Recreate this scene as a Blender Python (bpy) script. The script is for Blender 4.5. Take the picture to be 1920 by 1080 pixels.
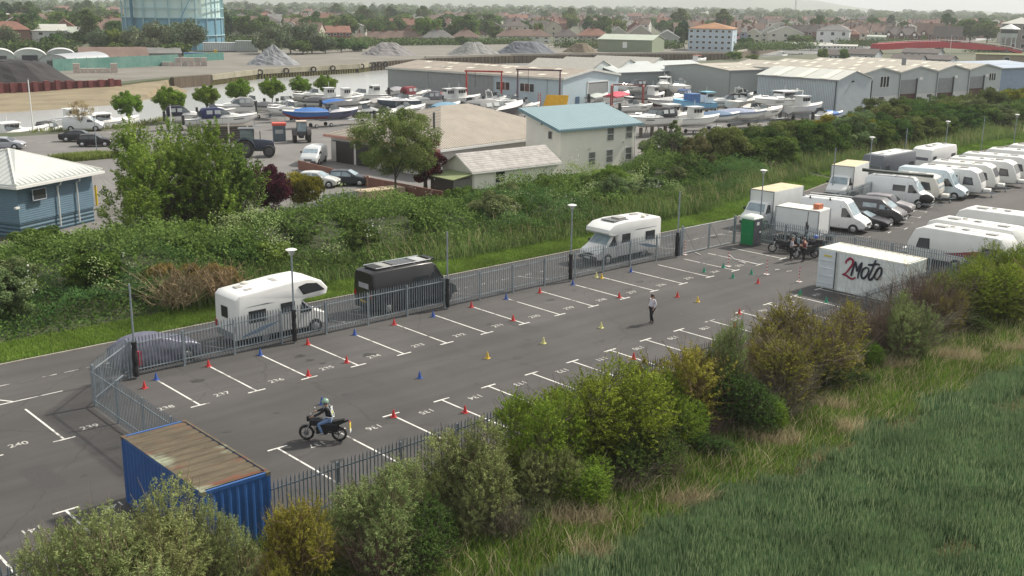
import bpy, bmesh, math, random
import numpy as np
from mathutils import Vector, Matrix
from mathutils.geometry import tessellate_polygon
R = math.radians
for o in list(bpy.data.objects): bpy.data.objects.remove(o)
S = bpy.context.scene; COL = S.collection
# ---------------------------------------------------------------- camera
F = 2030.9; CH = 17.471
PT = R(14.69337); RL = R(.75664); TH = R(42.65612)
A2 = np.array([math.cos(TH), math.sin(TH)]); B2 = np.array([math.sin(TH), -math.cos(TH)])
O2 = np.array([-16.8719, 48.6286])
def _w2(p):
    d = np.array(p[:2])-O2; return float(d@A2), float(-(d@B2))
def _w3(v): return Vector((float(v[0]*A2[0]+v[1]*A2[1]), float(-(v[0]*B2[0]+v[1]*B2[1])), float(v[2])))
fw = np.array([0, math.cos(PT), -math.sin(PT)]); r0 = np.array([1, 0, 0.]); u0 = np.cross(r0, fw)
rt = r0*math.cos(RL)+u0*math.sin(RL); up = -r0*math.sin(RL)+u0*math.cos(RL)
def at(px, py, z=0.):
    """photo pixel -> world point on the horizontal plane z"""
    d = fw+rt*(px-960)/F-up*(py-540)/F; t = (z-CH)/d[2]
    x, y = _w2(d[:2]*t); return Vector((x, y, z))
def rev(P):
    p = O2+A2*P[0]-B2*P[1]; d = np.array([p[0], p[1], P[2]-CH]); q = d@fw
    return 960+F*(d@rt)/q, 540-F*(d@up)/q
CX, CY = _w2((0, 0))
cam = bpy.data.objects.new('camera', bpy.data.cameras.new('camera')); COL.objects.link(cam)
cam.data.sensor_width = 36; cam.data.lens = F/1920*36; cam.data.clip_end = 20000; cam.data.clip_start = .5
m = Matrix((_w3(rt), _w3(up), -_w3(fw))).transposed().to_4x4(); m.translation = (CX, CY, CH)
cam.matrix_world = m; S.camera = cam
# ---------------------------------------------------------------- light
SUN_EL = R(43); SUN_AZ = math.atan2(-.13, 1)          # direction towards the sun in world xy
W = bpy.data.worlds.new('World'); S.world = W; W.use_nodes = True
nt = W.node_tree; bg = nt.nodes['Background']
sky = nt.nodes.new('ShaderNodeTexSky'); sky.sky_type = 'NISHITA'; sky.sun_disc = False
sky.sun_elevation = SUN_EL; sky.sun_rotation = math.pi/2-SUN_AZ; sky.dust_density = 4; sky.air_density = 1.2; sky.ozone_density = 1
mx = nt.nodes.new('ShaderNodeMix'); mx.data_type = 'RGBA'
nz = nt.nodes.new('ShaderNodeTexNoise'); nz.inputs['Scale'].default_value = 3; nz.inputs['Detail'].default_value = 5
rp = nt.nodes.new('ShaderNodeMapRange'); rp.inputs[1].default_value = .3; rp.inputs[2].default_value = .7; rp.inputs[3].default_value = .62; rp.inputs[4].default_value = .92
nt.links.new(nz.outputs['Fac'], rp.inputs[0]); nt.links.new(rp.outputs[0], mx.inputs[0])
nt.links.new(sky.outputs[0], mx.inputs[6]); mx.inputs[7].default_value = (7.0, 7.1, 7.0, 1)   # bright thin cloud
nt.links.new(mx.outputs[2], bg.inputs[0]); bg.inputs[1].default_value = .1
sl = bpy.data.lights.new('sun', 'SUN'); sl.energy = 4.4; sl.angle = R(3); sl.color = (1, .93, .82)
so = bpy.data.objects.new('sun', sl); COL.objects.link(so)
so.rotation_euler = Vector((math.cos(SUN_AZ)*math.cos(SUN_EL), math.sin(SUN_AZ)*math.cos(SUN_EL), math.sin(SUN_EL))).to_track_quat('Z', 'Y').to_euler()
S.view_settings.view_transform = 'Standard'; S.view_settings.look = 'None'; S.view_settings.gamma = 1; S.view_settings.exposure = .38
# ---------------------------------------------------------------- materials
_mc = {}
def mat(col, rough=.6, metal=0., var=.12, scale=1.5, bump=0., col2=None, spec=.5, stretch=None, detail=6, rust=None, rustamt=.6, wave=None, alpha=None, trans=0):
    key = (tuple(col), rough, metal, var, scale, bump, col2, spec, stretch, rust, rustamt, wave, alpha, trans)
    if key in _mc: return _mc[key]
    m = bpy.data.materials.new('m%d' % len(_mc)); m.use_nodes = True; n = m.node_tree.nodes; L = m.node_tree.links
    b = n['Principled BSDF']; b.inputs['Roughness'].default_value = rough; b.inputs['Metallic'].default_value = metal
    b.inputs['Specular IOR Level'].default_value = spec
    c = (*col[:3], 1)
    tc = n.new('ShaderNodeTexCoord'); mp = n.new('ShaderNodeMapping'); L.new(tc.outputs['Object'], mp.inputs[0])
    if stretch: mp.inputs['Scale'].default_value = stretch
    out = None
    if var > 0 or col2:
        t = n.new('ShaderNodeTexNoise'); t.inputs['Scale'].default_value = scale; t.inputs['Detail'].default_value = detail; t.inputs['Roughness'].default_value = .65
        L.new(mp.outputs[0], t.inputs['Vector'])
        mr = n.new('ShaderNodeMapRange'); mr.inputs[1].default_value = .32; mr.inputs[2].default_value = .68; L.new(t.outputs['Fac'], mr.inputs[0])
        x = n.new('ShaderNodeMix'); x.data_type = 'RGBA'; L.new(mr.outputs[0], x.inputs[0])
        if col2: x.inputs[6].default_value = c; x.inputs[7].default_value = (*col2[:3], 1)
        else:
            x.inputs[6].default_value = (*[v*(1-var) for v in col[:3]], 1); x.inputs[7].default_value = (*[min(1, v*(1+var)) for v in col[:3]], 1)
        out = x.outputs[2]
        if bump:
            bp = n.new('ShaderNodeBump'); bp.inputs['Strength'].default_value = bump; bp.inputs['Distance'].default_value = .05; L.new(t.outputs['Fac'], bp.inputs['Height']); L.new(bp.outputs[0], b.inputs['Normal'])
    if rust:
        t = n.new('ShaderNodeTexNoise'); t.inputs['Scale'].default_value = .9; t.inputs['Detail'].default_value = 8; t.inputs['Roughness'].default_value = .7
        L.new(mp.outputs[0], t.inputs['Vector']); mr = n.new('ShaderNodeMapRange'); mr.inputs[1].default_value = rustamt; mr.inputs[2].default_value = rustamt+.1; L.new(t.outputs['Fac'], mr.inputs[0])
        x = n.new('ShaderNodeMix'); x.data_type = 'RGBA'; L.new(mr.outputs[0], x.inputs[0])
        if out: L.new(out, x.inputs[6])
        else: x.inputs[6].default_value = c
        x.inputs[7].default_value = (*rust, 1); out = x.outputs[2]
    if wave:                                  # (axis, period, depth) standing seams / corrugation
        ax, per, dep = wave
        wv = n.new('ShaderNodeTexWave'); wv.wave_type = 'BANDS'; wv.bands_direction = ax; wv.inputs['Scale'].default_value = math.pi/(10*per)
        L.new(tc.outputs['Object'], wv.inputs['Vector'])
        bp = n.new('ShaderNodeBump'); bp.inputs['Strength'].default_value = dep; bp.inputs['Distance'].default_value = .05
        L.new(wv.outputs['Fac'], bp.inputs['Height']); L.new(bp.outputs[0], b.inputs['Normal'])
        if out:
            x = n.new('ShaderNodeMix'); x.data_type = 'RGBA'; x.blend_type = 'MULTIPLY'; mr = n.new('ShaderNodeMapRange'); mr.inputs[1].default_value = 0; mr.inputs[2].default_value = .35; mr.inputs[3].default_value = min(.8, .7*dep); mr.inputs[4].default_value = 0
            L.new(wv.outputs['Fac'], mr.inputs[0]); L.new(mr.outputs[0], x.inputs[0]); L.new(out, x.inputs[6]); x.inputs[7].default_value = (.3, .3, .3, 1); out = x.outputs[2]
    if out: L.new(out, b.inputs['Base Color'])
    else: b.inputs['Base Color'].default_value = c
    if trans: b.inputs['Transmission Weight'].default_value = trans
    m.diffuse_color = c; _mc[key] = m; return m
LG_ = 1.5
def leafmat(c1, c2, trans=.25, patch=0.):
    """leaf material: every leaf has its own tint between two greens (attribute 'tint' of the mesh)"""
    c1, c2 = tuple(min(.6, v*LG_) for v in c1), tuple(min(.6, v*LG_) for v in c2); key = ('leaf', c1, c2, trans, patch)
    if key in _mc: return _mc[key]
    m = bpy.data.materials.new('leaf%d' % len(_mc)); m.use_nodes = True; n = m.node_tree.nodes; L = m.node_tree.links
    n.remove(n['Principled BSDF']); o = n['Material Output']
    a = n.new('ShaderNodeAttribute'); a.attribute_name = 'tint'
    x = n.new('ShaderNodeMix'); x.data_type = 'RGBA'; x.inputs[6].default_value = (*c1, 1); x.inputs[7].default_value = (*c2, 1); L.new(a.outputs['Fac'], x.inputs[0])
    col = x.outputs[2]
    tc = n.new('ShaderNodeTexCoord'); t = n.new('ShaderNodeTexNoise'); t.inputs['Scale'].default_value = patch or .5; t.inputs['Detail'].default_value = 3
    L.new(tc.outputs['Object'], t.inputs['Vector'])
    hs = n.new('ShaderNodeHueSaturation'); mr = n.new('ShaderNodeMapRange'); mr.inputs[1].default_value = .3; mr.inputs[2].default_value = .7; mr.inputs[3].default_value = .7; mr.inputs[4].default_value = 1.3
    L.new(t.outputs['Fac'], mr.inputs[0]); L.new(mr.outputs[0], hs.inputs['Value']); L.new(col, hs.inputs['Color']); col = hs.outputs[0]
    oi = n.new('ShaderNodeObjectInfo'); h2 = n.new('ShaderNodeHueSaturation'); m2 = n.new('ShaderNodeMapRange'); m2.inputs[3].default_value = .475; m2.inputs[4].default_value = .52
    L.new(oi.outputs['Random'], m2.inputs[0]); L.new(m2.outputs[0], h2.inputs['Hue']); L.new(col, h2.inputs['Color']); col = h2.outputs[0]
    d = n.new('ShaderNodeBsdfDiffuse'); tr = n.new('ShaderNodeBsdfTranslucent'); mxs = n.new('ShaderNodeMixShader'); mxs.inputs[0].default_value = trans
    L.new(col, d.inputs[0]); L.new(col, tr.inputs[0]); L.new(d.outputs[0], mxs.inputs[1]); L.new(tr.outputs[0], mxs.inputs[2]); L.new(mxs.outputs[0], o.inputs[0])
    m.diffuse_color = (*c1, 1); _mc[key] = m; return m
# ---------------------------------------------------------------- mesh helpers
def link(name, me, mt=None, parent=None):
    o = bpy.data.objects.new(name, me); COL.objects.link(o)
    if mt and not me.materials: me.materials.append(mt)
    if parent: o.parent = parent
    return o
class M:
    def __init__(s): s.v = []; s.f = []
    def add(s, vs, fs):
        o = len(s.v); s.v += [tuple(v) for v in vs]; s.f += [tuple(i+o for i in f) for f in fs]; return s
    def box(s, x0, x1, y0, y1, z0, z1):
        return s.add([(x, y, z) for z in (z0, z1) for y in (y0, y1) for x in (x0, x1)], [(0, 2, 3, 1), (4, 5, 7, 6), (0, 1, 5, 4), (2, 6, 7, 3), (0, 4, 6, 2), (1, 3, 7, 5)])
    def prism(s, poly, z0, z1):               # xy polygon upwards
        n = len(poly)
        return s.add([(p[0], p[1], z0) for p in poly]+[(p[0], p[1], z1) for p in poly], [tuple(range(n-1, -1, -1)), tuple(range(n, 2*n))]+[(i, (i+1) % n, n+(i+1) % n, n+i) for i in range(n)])
    def xz(s, poly, y0, y1):                  # xz polygon along y
        n = len(poly)
        return s.add([(p[0], y0, p[1]) for p in poly]+[(p[0], y1, p[1]) for p in poly], [tuple(range(n)), tuple(range(2*n-1, n-1, -1))]+[((i+1) % n, i, n+i, n+(i+1) % n) for i in range(n)])
    def yz(s, poly, x0, x1):
        n = len(poly)
        return s.add([(x0, p[0], p[1]) for p in poly]+[(x1, p[0], p[1]) for p in poly], [tuple(range(n-1, -1, -1)), tuple(range(n, 2*n))]+[(i, (i+1) % n, n+(i+1) % n, n+i) for i in range(n)])
    def face(s, pts): return s.add(pts, [tuple(range(len(pts)))])
    def loft(s, rings, cap=True, closed=True):
        n = len(rings[0]); o = len(s.v)
        for r in rings: s.v += [tuple(p) for p in r]
        for i in range(len(rings)-1):
            for j in range(n if closed else n-1):
                k = (j+1) % n; s.f.append((o+i*n+j, o+i*n+k, o+(i+1)*n+k, o+(i+1)*n+j))
        if cap: s.f.append(tuple(o+j for j in range(n-1, -1, -1))); s.f.append(tuple(o+(len(rings)-1)*n+j for j in range(n)))
        return s
    def tube(s, pts, r, n=6, cap=True):
        pts = [Vector(p) for p in pts]; rr = r if isinstance(r, (list, tuple)) else [r]*len(pts); rings = []
        for i, p in enumerate(pts):
            d = (pts[min(i+1, len(pts)-1)]-pts[max(i-1, 0)]).normalized()
            a = d.cross(Vector((0, 0, 1)) if abs(d.z) < .9 else Vector((1, 0, 0))).normalized(); b = d.cross(a)
            rings.append([p+(a*math.cos(2*math.pi*k/n)+b*math.sin(2*math.pi*k/n))*rr[i] for k in range(n)])
        return s.loft(rings, cap)
    def ball(s, c, r, n=10, m_=7):
        if not isinstance(r, (list, tuple)): r = (r, r, r)
        rings = []
        for i in range(m_+1):
            t = math.pi*min(max(i/m_, .02), .98)
            rings.append([(c[0]+r[0]*math.sin(t)*math.cos(2*math.pi*k/n), c[1]+r[1]*math.sin(t)*math.sin(2*math.pi*k/n), c[2]-r[2]*math.cos(t)) for k in range(n)])
        return s.loft(rings)
    def xform(s, mtx):
        s.v = [tuple(mtx @ Vector(v)) for v in s.v]; return s
    def join(s, o): return s.add(o.v, o.f)
    def build(s, name, mt, parent=None, smooth=False, bevel=0):
        me = bpy.data.meshes.new(name); me.from_pydata(s.v, [], s.f); me.update()
        bm = bmesh.new(); bm.from_mesh(me); bmesh.ops.recalc_face_normals(bm, faces=bm.faces); bm.to_mesh(me); bm.free()
        if smooth: me.polygons.foreach_set('use_smooth', [True]*len(me.polygons))
        o = link(name, me, mt, parent)
        if smooth:
            e = o.modifiers.new('e', 'EDGE_SPLIT'); e.split_angle = R(38)
        if bevel:
            b = o.modifiers.new('b', 'BEVEL'); b.width = bevel; b.segments = 2; b.limit_method = 'ANGLE'; b.angle_limit = R(35)
        return o
def tag(o, label=None, cat=None, group=None, kind=None):
    if label: o['label'] = label
    if cat: o['category'] = cat
    if group: o['group'] = group
    if kind: o['kind'] = kind
    return o
def thing(name, label, cat, loc=(0, 0, 0), rz=0, group=None, sc=1):
    o = bpy.data.objects.new(name, None); COL.objects.link(o); o.empty_display_size = .3
    o.location = loc; o.rotation_euler = (0, 0, rz); o.scale = (sc,)*3
    return tag(o, label, cat, group)
def kids(o): return [c for c in bpy.data.objects if c.parent == o]
def dup(root, loc, rz=0, label=None, group=None, sc=None, cat=None):
    r = root.copy(); COL.objects.link(r); r.location = loc; r.rotation_euler = (0, 0, rz)
    if sc: r.scale = sc if isinstance(sc, (tuple, list)) else (sc,)*3
    tag(r, label, cat, group)
    for ch in root.children:
        c = ch.copy(); COL.objects.link(c); c.parent = r
        for g in ch.children:
            d = g.copy(); COL.objects.link(d); d.parent = c
    return r
ORD = 'first second third fourth fifth sixth seventh eighth ninth tenth eleventh twelfth thirteenth fourteenth fifteenth sixteenth seventeenth eighteenth nineteenth twentieth'.split()
def ordn(i):
    if i < 20: return ORD[i]
    t = ['twent', 'thirt', 'fort', 'fift', 'sixt', 'sevent', 'eight', 'ninet']
    k = i+1; a, b = divmod(k, 10)
    if a >= 10: return str(k)+'th'
    return t[a-2]+('ieth' if b == 0 else 'y-'+ORD[b-1])
def stuff_mesh(name, V, Fc, mt, tint=None):
    """V (n,3) and faces (m,k) arrays -> object; tint per face"""
    me = bpy.data.meshes.new(name); V = np.ascontiguousarray(V, np.float32); Fc = np.ascontiguousarray(Fc, np.int32); k = Fc.shape[1]
    me.vertices.add(len(V)); me.vertices.foreach_set('co', V.ravel()); me.loops.add(Fc.size); me.loops.foreach_set('vertex_index', Fc.ravel())
    me.polygons.add(len(Fc)); me.polygons.foreach_set('loop_start', np.arange(0, Fc.size, k, dtype=np.int32))
    if tint is not None:
        a = me.attributes.new('tint', 'FLOAT', 'FACE'); a.data.foreach_set('value', np.ascontiguousarray(tint, np.float32))
    me.update(calc_edges=True)
    me.materials.append(mt); return me
def polygon(name, pts, z, mt, kind='structure', parent=None):
    me = bpy.data.meshes.new(name); v = [(p[0], p[1], z) for p in pts]
    t = tessellate_polygon([[Vector(p) for p in v]]); me.from_pydata(v, [], [tuple(q) for q in t]); me.update()
    bm = bmesh.new(); bm.from_mesh(me); bmesh.ops.recalc_face_normals(bm, faces=bm.faces)
    for f in bm.faces:
        if f.normal.z < 0: f.normal_flip()
    bm.to_mesh(me); bm.free()
    return tag(link(name, me, mt, parent), kind=kind)
def textmesh(s, size, name='number'):
    c = bpy.data.curves.new('t', 'FONT'); c.body = s; c.size = size; c.align_x = 'CENTER'; c.align_y = 'CENTER'; c.offset = size*.012
    o = bpy.data.objects.new('t', c); COL.objects.link(o); dg = bpy.context.evaluated_depsgraph_get()
    me = bpy.data.meshes.new_from_object(o.evaluated_get(dg)); bpy.data.objects.remove(o); bpy.data.curves.remove(c); me.name = name; return me
WHITE = mat((.74, .74, .72), .35, var=.04); CREAM = mat((.66, .62, .53), .4, var=.05)
GLASS = mat((.03, .035, .04), .08, var=0, spec=.8); GLASS_L = mat((.25, .32, .36), .12, var=.3, scale=2, spec=.8)
BLACK = mat((.015, .015, .017), .5, var=.2); RUBBER = mat((.022, .022, .022), .85, var=.2)
GALV = mat((.27, .31, .34), .42, .35, var=.18, scale=3); CHROME = mat((.55, .55, .56), .25, .9, var=.05)
PAINT = mat((.62, .61, .57), .8, var=.2, scale=6, rust=(.12, .112, .106), rustamt=.52)
PAINT2 = mat((.5, .49, .46), .8, var=.2, scale=6, rust=(.1, .093, .088), rustamt=.45)
PAINT3 = mat((.44, .43, .4), .8, var=.2, scale=7, rust=(.1, .093, .088), rustamt=.5)
GREY = mat((.2, .21, .22), .6); DGREY = mat((.06, .063, .068), .6); WOOD = mat((.16, .13, .1), .85, var=.3, scale=3)
PI_ = math.pi
# ================================================================ terrain
nb = [(-900, -360), at(-60, 252), at(60, 246), at(235, 238), at(310, 222), at(450, 207), at(540, 196), at(640, 186), at(727, 180)]
nb = [Vector((p[0], p[1], 0)) for p in nb]+[Vector(p) for p in ((140, 140, 0), (220, 172, 0), (330, 190, 0), (440, 205, 0), (700, 270, 0), (7000, 2600, 0))]
fbpx = [(-260, 190), (0, 165), (225, 157), (320, 146), (390, 141), (480, 130.5), (667, 120.5)]
fb = [Vector((-900, -150, 0))]+[at(*p) for p in fbpx]
q1 = at(667, 120.5); q2 = at(690, 117.5); q3 = at(800, 110); q4 = at(960, 105); q5 = at(1210, 102); q6 = at(1375, 101)
fb = fb+[q2, q3, q4, q5, q6, Vector((440, 262, 0)), Vector((700, 330, 0)), Vector((7000, 2900, 0))]
WZ = -2.4
gm = M()
near = [(p.x, p.y) for p in nb]+[(7000, -4000), (-2000, -4000), (-2000, -360)]
far = [(p.x, p.y) for p in fb][::-1]+[(-4000, 800), (-4000, 9000), (9000, 9000), (9000, 2900)]
for poly in (near, far):
    t = tessellate_polygon([[Vector((x, y, 0)) for x, y in poly]])
    gm.add([(x, y, -.02) for x, y in poly], [tuple(q) for q in t])
gm.add([(-3000, -1500, -4.5), (9000, -1500, -4.5), (9000, 4000, -4.5), (-3000, 4000, -4.5)], [(0, 1, 2, 3)])
for ln in (nb, fb):
    for a, b in zip(ln, ln[1:]): gm.face([(a.x, a.y, -.02), (b.x, b.y, -.02), (b.x, b.y, -4.6), (a.x, a.y, -4.6)])
tag(gm.build('ground', mat((.055, .075, .032), .95, col2=(.11, .105, .07), scale=.06, detail=10)), kind='structure')
# water, with small ripples; white sky reflection put into the base colour
wm = bpy.data.materials.new('river'); wm.use_nodes = True; n = wm.node_tree.nodes; L = wm.node_tree.links; b = n['Principled BSDF']
b.inputs['Base Color'].default_value = (.36, .37, .36, 1); b.inputs['Roughness'].default_value = .2
t = n.new('ShaderNodeTexNoise'); t.inputs['Scale'].default_value = .9; t.inputs['Detail'].default_value = 6; tc = n.new('ShaderNodeTexCoord'); mp = n.new('ShaderNodeMapping'); mp.inputs['Scale'].default_value = (1, 2.2, 1)
L.new(tc.outputs['Object'], mp.inputs[0]); L.new(mp.outputs[0], t.inputs['Vector']); bp = n.new('ShaderNodeBump'); bp.inputs['Strength'].default_value = .35; bp.inputs['Distance'].default_value = .1
L.new(t.outputs['Fac'], bp.inputs['Height']); L.new(bp.outputs[0], b.inputs['Normal'])
tag(M().add([(-1000, -500, WZ), (3000, -500, WZ), (3000, 1500, WZ), (-1000, 1500, WZ)], [(0, 1, 2, 3)]).build('river', wm), kind='structure')
# road frame: straight to s=55 then bends 13 degrees to the left
BEND = R(13); BS = 55.; BEND2 = R(2); BS2 = 83.
P1_ = Vector((BS, 0, 0)); P2_ = P1_+Vector((math.cos(BEND), math.sin(BEND), 0))*(BS2-BS)
def rd(s, off, z=0.):
    if s <= BS: return Vector((s, off, z))
    p, a, u = (P1_, BEND, s-BS) if s <= BS2 else (P2_, BEND2, s-BS2)
    return Vector((p.x+u*math.cos(a)-off*math.sin(a), p.y+off*math.cos(a)+u*math.sin(a), z))
def mit(off): return Vector((BS-off*math.tan(BEND/2), off, 0))
def mit2(off): a = (BEND+BEND2)/2; k = off/math.cos((BEND-BEND2)/2); return P2_+Vector((-math.sin(a), math.cos(a), 0))*k
def band(o0, o1, s0=-70, s1=260): return [rd(s0, o0), mit(o0), mit2(o0), rd(s1, o0), rd(s1, o1), mit2(o1), mit(o1), rd(s0, o1)]
ASPH = bpy.data.materials.new('asphalt'); ASPH.use_nodes = True; n = ASPH.node_tree.nodes; L = ASPH.node_tree.links; b = n['Principled BSDF']; b.inputs['Roughness'].default_value = .85
tc = n.new('ShaderNodeTexCoord')
def nz_(sc, det, lo, hi, a, bb, st=None):
    t = n.new('ShaderNodeTexNoise'); t.inputs['Scale'].default_value = sc; t.inputs['Detail'].default_value = det
    if st:
        mp = n.new('ShaderNodeMapping'); mp.inputs['Scale'].default_value = st; L.new(tc.outputs['Object'], mp.inputs[0]); L.new(mp.outputs[0], t.inputs['Vector'])
    else: L.new(tc.outputs['Object'], t.inputs['Vector'])
    r = n.new('ShaderNodeMapRange'); r.inputs[1].default_value = lo; r.inputs[2].default_value = hi; r.inputs[3].default_value = a; r.inputs[4].default_value = bb; L.new(t.outputs['Fac'], r.inputs[0]); return r.outputs[0]
f1 = nz_(.13, 5, .35, .7, .78, 1.2); f2 = nz_(40, 3, .3, .7, .82, 1.18); f3 = nz_(.5, 8, .6, .78, 1, .78); f4 = nz_(.7, 4, .35, .7, .86, 1.1, (.1, 1.6, 1))
def mul(a, b_):
    q = n.new('ShaderNodeMath'); q.operation = 'MULTIPLY'; L.new(a, q.inputs[0]); L.new(b_, q.inputs[1]); return q.outputs[0]
sx_ = n.new('ShaderNodeSeparateXYZ'); L.new(tc.outputs['Object'], sx_.inputs[0])
def rng_(sock, a, b_, c, d):
    r = n.new('ShaderNodeMapRange'); r.interpolation_type = 'SMOOTHSTEP'; r.inputs[1].default_value = a; r.inputs[2].default_value = b_; r.inputs[3].default_value = c; r.inputs[4].default_value = d; L.new(sock, r.inputs[0]); return r.outputs[0]
far_bays = rng_(sx_.outputs[1], -5.6, -4.0, 1, 1.17); near_bays = rng_(sx_.outputs[1], -12.2, -10.8, 1.1, 1)      # less worn surface inside the bays
vo = n.new('ShaderNodeTexVoronoi'); vo.feature = 'DISTANCE_TO_EDGE'; vo.inputs['Scale'].default_value = .11; vo.inputs['Randomness'].default_value = 1; wq = n.new('ShaderNodeTexNoise'); wq.inputs['Scale'].default_value = .8; wq.inputs['Detail'].default_value = 6; L.new(tc.outputs['Object'], wq.inputs['Vector'])
wa = n.new('ShaderNodeVectorMath'); wa.operation = 'ADD'; L.new(tc.outputs['Object'], wa.inputs[0]); L.new(wq.outputs['Color'], wa.inputs[1]); L.new(wa.outputs[0], vo.inputs['Vector']); crack = rng_(vo.outputs['Distance'], 0, .006, .72, 1)
spots_ = nz_(1.1, 2, .68, .8, 1, .62)
f = mul(mul(mul(f1, f2), mul(f3, f4)), mul(mul(far_bays, near_bays), mul(crack, spots_))); cc = n.new('ShaderNodeMix'); cc.data_type = 'RGBA'; cc.blend_type = 'MULTIPLY'; cc.inputs[0].default_value = 1; cc.inputs[6].default_value = (.059, .055, .053, 1)
cb = n.new('ShaderNodeCombineColor'); [L.new(f, cb.inputs[i]) for i in range(3)]; L.new(cb.outputs[0], cc.inputs[7]); L.new(cc.outputs[2], b.inputs['Base Color'])
bp = n.new('ShaderNodeBump'); bp.inputs['Strength'].default_value = .3; bp.inputs['Distance'].default_value = .01; L.new(f2, bp.inputs['Height']); L.new(bp.outputs[0], b.inputs['Normal'])
polygon('car_park', band(1.2, -17.2), 0, ASPH)
polygon('road', band(1.2, 6.75), .0, ASPH)
# kerb between road and verge
k = M()
k.prism([p[:2] for p in band(6.75, 6.87)], -.05, .07)
tag(k.build('kerb', mat((.3, .28, .24), .9, var=.25, scale=2)), kind='structure')
# worn light patch of the training bays (old gravelly surfacing)
# ---------------------------------------------------------------- markings
def stripe(p, q, w, z=.006):
    p, q = Vector((p[0], p[1])), Vector((q[0], q[1])); d = (q-p).normalized()*1.; nn = Vector((-d.y, d.x))*w/2
    return [(p.x-nn.x, p.y-nn.y, z), (q.x-nn.x, q.y-nn.y, z), (q.x+nn.x, q.y+nn.y, z), (p.x+nn.x, p.y+nn.y, z)]
pm = M(); SP = 2.8283; LN = 4.453; AI = 11.004
for i in range(17):
    x = SP*i
    pm.face(stripe((x, 0), (x, -LN), .09)); pm.face(stripe((x-.45, -LN-.05), (x+.45, -LN-.05), .1, .0065))
for i in range(15):
    x = SP*i+.09
    pm.face(stripe((x, -AI), (x, -15.4), .09)); pm.face(stripe((x-.45, -AI+.05), (x+.45, -AI+.05), .1, .0065))
# bays left of the enclosure
for i in range(2, 9):
    x = -SP*i-.35
    pm.face(stripe((x, 0), (x, -LN), .09)); pm.face(stripe((x-.45, -LN-.05), (x+.45, -LN-.05), .1, .0065))
for i in range(3, 8):
    x = -SP*i+.09
    pm.face(stripe((x, -AI), (x, -15.4), .09)); pm.face(stripe((x-.45, -AI+.05), (x+.45, -AI+.05), .1, .0065))
pm.face(stripe((-25, 1.25), (-3.9, 1.25), .09)); pm.face(stripe((-6.1, 1.3), (-7.6, 3.6), .09))
tag(pm.build('bay_markings', PAINT), kind='structure')
pr = M()
for i in range(110):
    s = -26+i*1.05; a, b_ = rd(s, 3.75), rd(s+.7, 3.75); pr.face(stripe(a, b_, .08))
for s in (-1.3, 4, 11.4, 13.3, 20.8, 27, 31, 41, 48.5): pr.face(stripe((s, 3.7), (s+1.1, 1.7), .09))
for k in range(9):
    p = [(1668, 435.5), (1698.6, 428.7), (1711, 418), (1724, 408), (1737, 397.6), (1747, 388), (1629, 445), (1757, 380), (1765, 372.5)][k]
    a = at(*p); d = Vector((math.sin(BEND), -math.cos(BEND))); e = Vector((d.y, -d.x))
    pr.face(stripe(a, a.xy-d*4.5, .09)); pr.face(stripe(a.xy-e*.45, a.xy+e*.45, .1, .0065))
tag(pr.build('road_markings', PAINT2), kind='structure')
def number(s, x, y, rz, size=.52, lb=None):
    o = link('bay_number', textmesh(s, size), PAINT3); o.location = (x, y, .007); o.rotation_euler = (0, 0, rz)
    tag(o, lb or 'worn white bay number %s painted left of the fenced bays' % s, 'painted number', 'painted bay numbers')
for i in range(-1, 15):
    number(str(237-i), SP*(i+.5) if i >= 0 else -1.3, -3.85, 0, .52, 'white bay number %d in the far row of bays, %s from the left' % (237-i, ordn(i+1)))
number('239', -4.7, -3.85, 0); number('240', -7.6, -3.85, 0); number('241', -10.5, -3.85, 0)
for i in range(14): number(str(137-i), SP*(i+.5)+.09, -11.65, math.pi, .52, 'white bay number %d, upside down in the near row, %s from the left' % (137-i, ordn(i)))
for i, s in enumerate(('140', '141', '142')): number(s, -SP*(i+2.5)+.09, -11.65, math.pi)

# old oil spots and a few repair patches
rg = random.Random(17); q = M()
for k in range(46):
    if k < 30: x, y, r = SP*(rg.randrange(16)+rg.uniform(.35, .65)), rg.choice((rg.uniform(-3.6, -1), rg.uniform(-14.5, -12.3))), rg.uniform(.1, .38)
    else: x, y, r = rg.uniform(-20, 46), rg.uniform(-10.5, -5), rg.uniform(.08, .3)
    q.face([(x+r*(1+.25*math.sin(3*a+k))*math.cos(a), y+r*.7*(1+.2*math.cos(2*a+k))*math.sin(a), .0025) for a in [i*PI_/8 for i in range(16)]])
tag(q.build('oil_stains', mat((.032, .03, .028), .6, var=.35, scale=5)), kind='structure')
q = M()
for x, y, w, l in ((4.5, -8.4, 2.2, .7), (19, -6.1, .8, 2.6), (31.5, -9.2, 3.4, .8), (-8.5, -8.8, 1.0, 2.4), (14.2, 4.9, 4.5, .8), (-14, 3.2, .9, 2.0)): q.face([(x, y, .0015), (x+w, y, .0015), (x+w, y+l, .0015), (x, y+l, .0015)])
tag(q.build('tarmac_patches', mat((.045, .043, .042), .8, var=.15, scale=8)), kind='structure')
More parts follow.
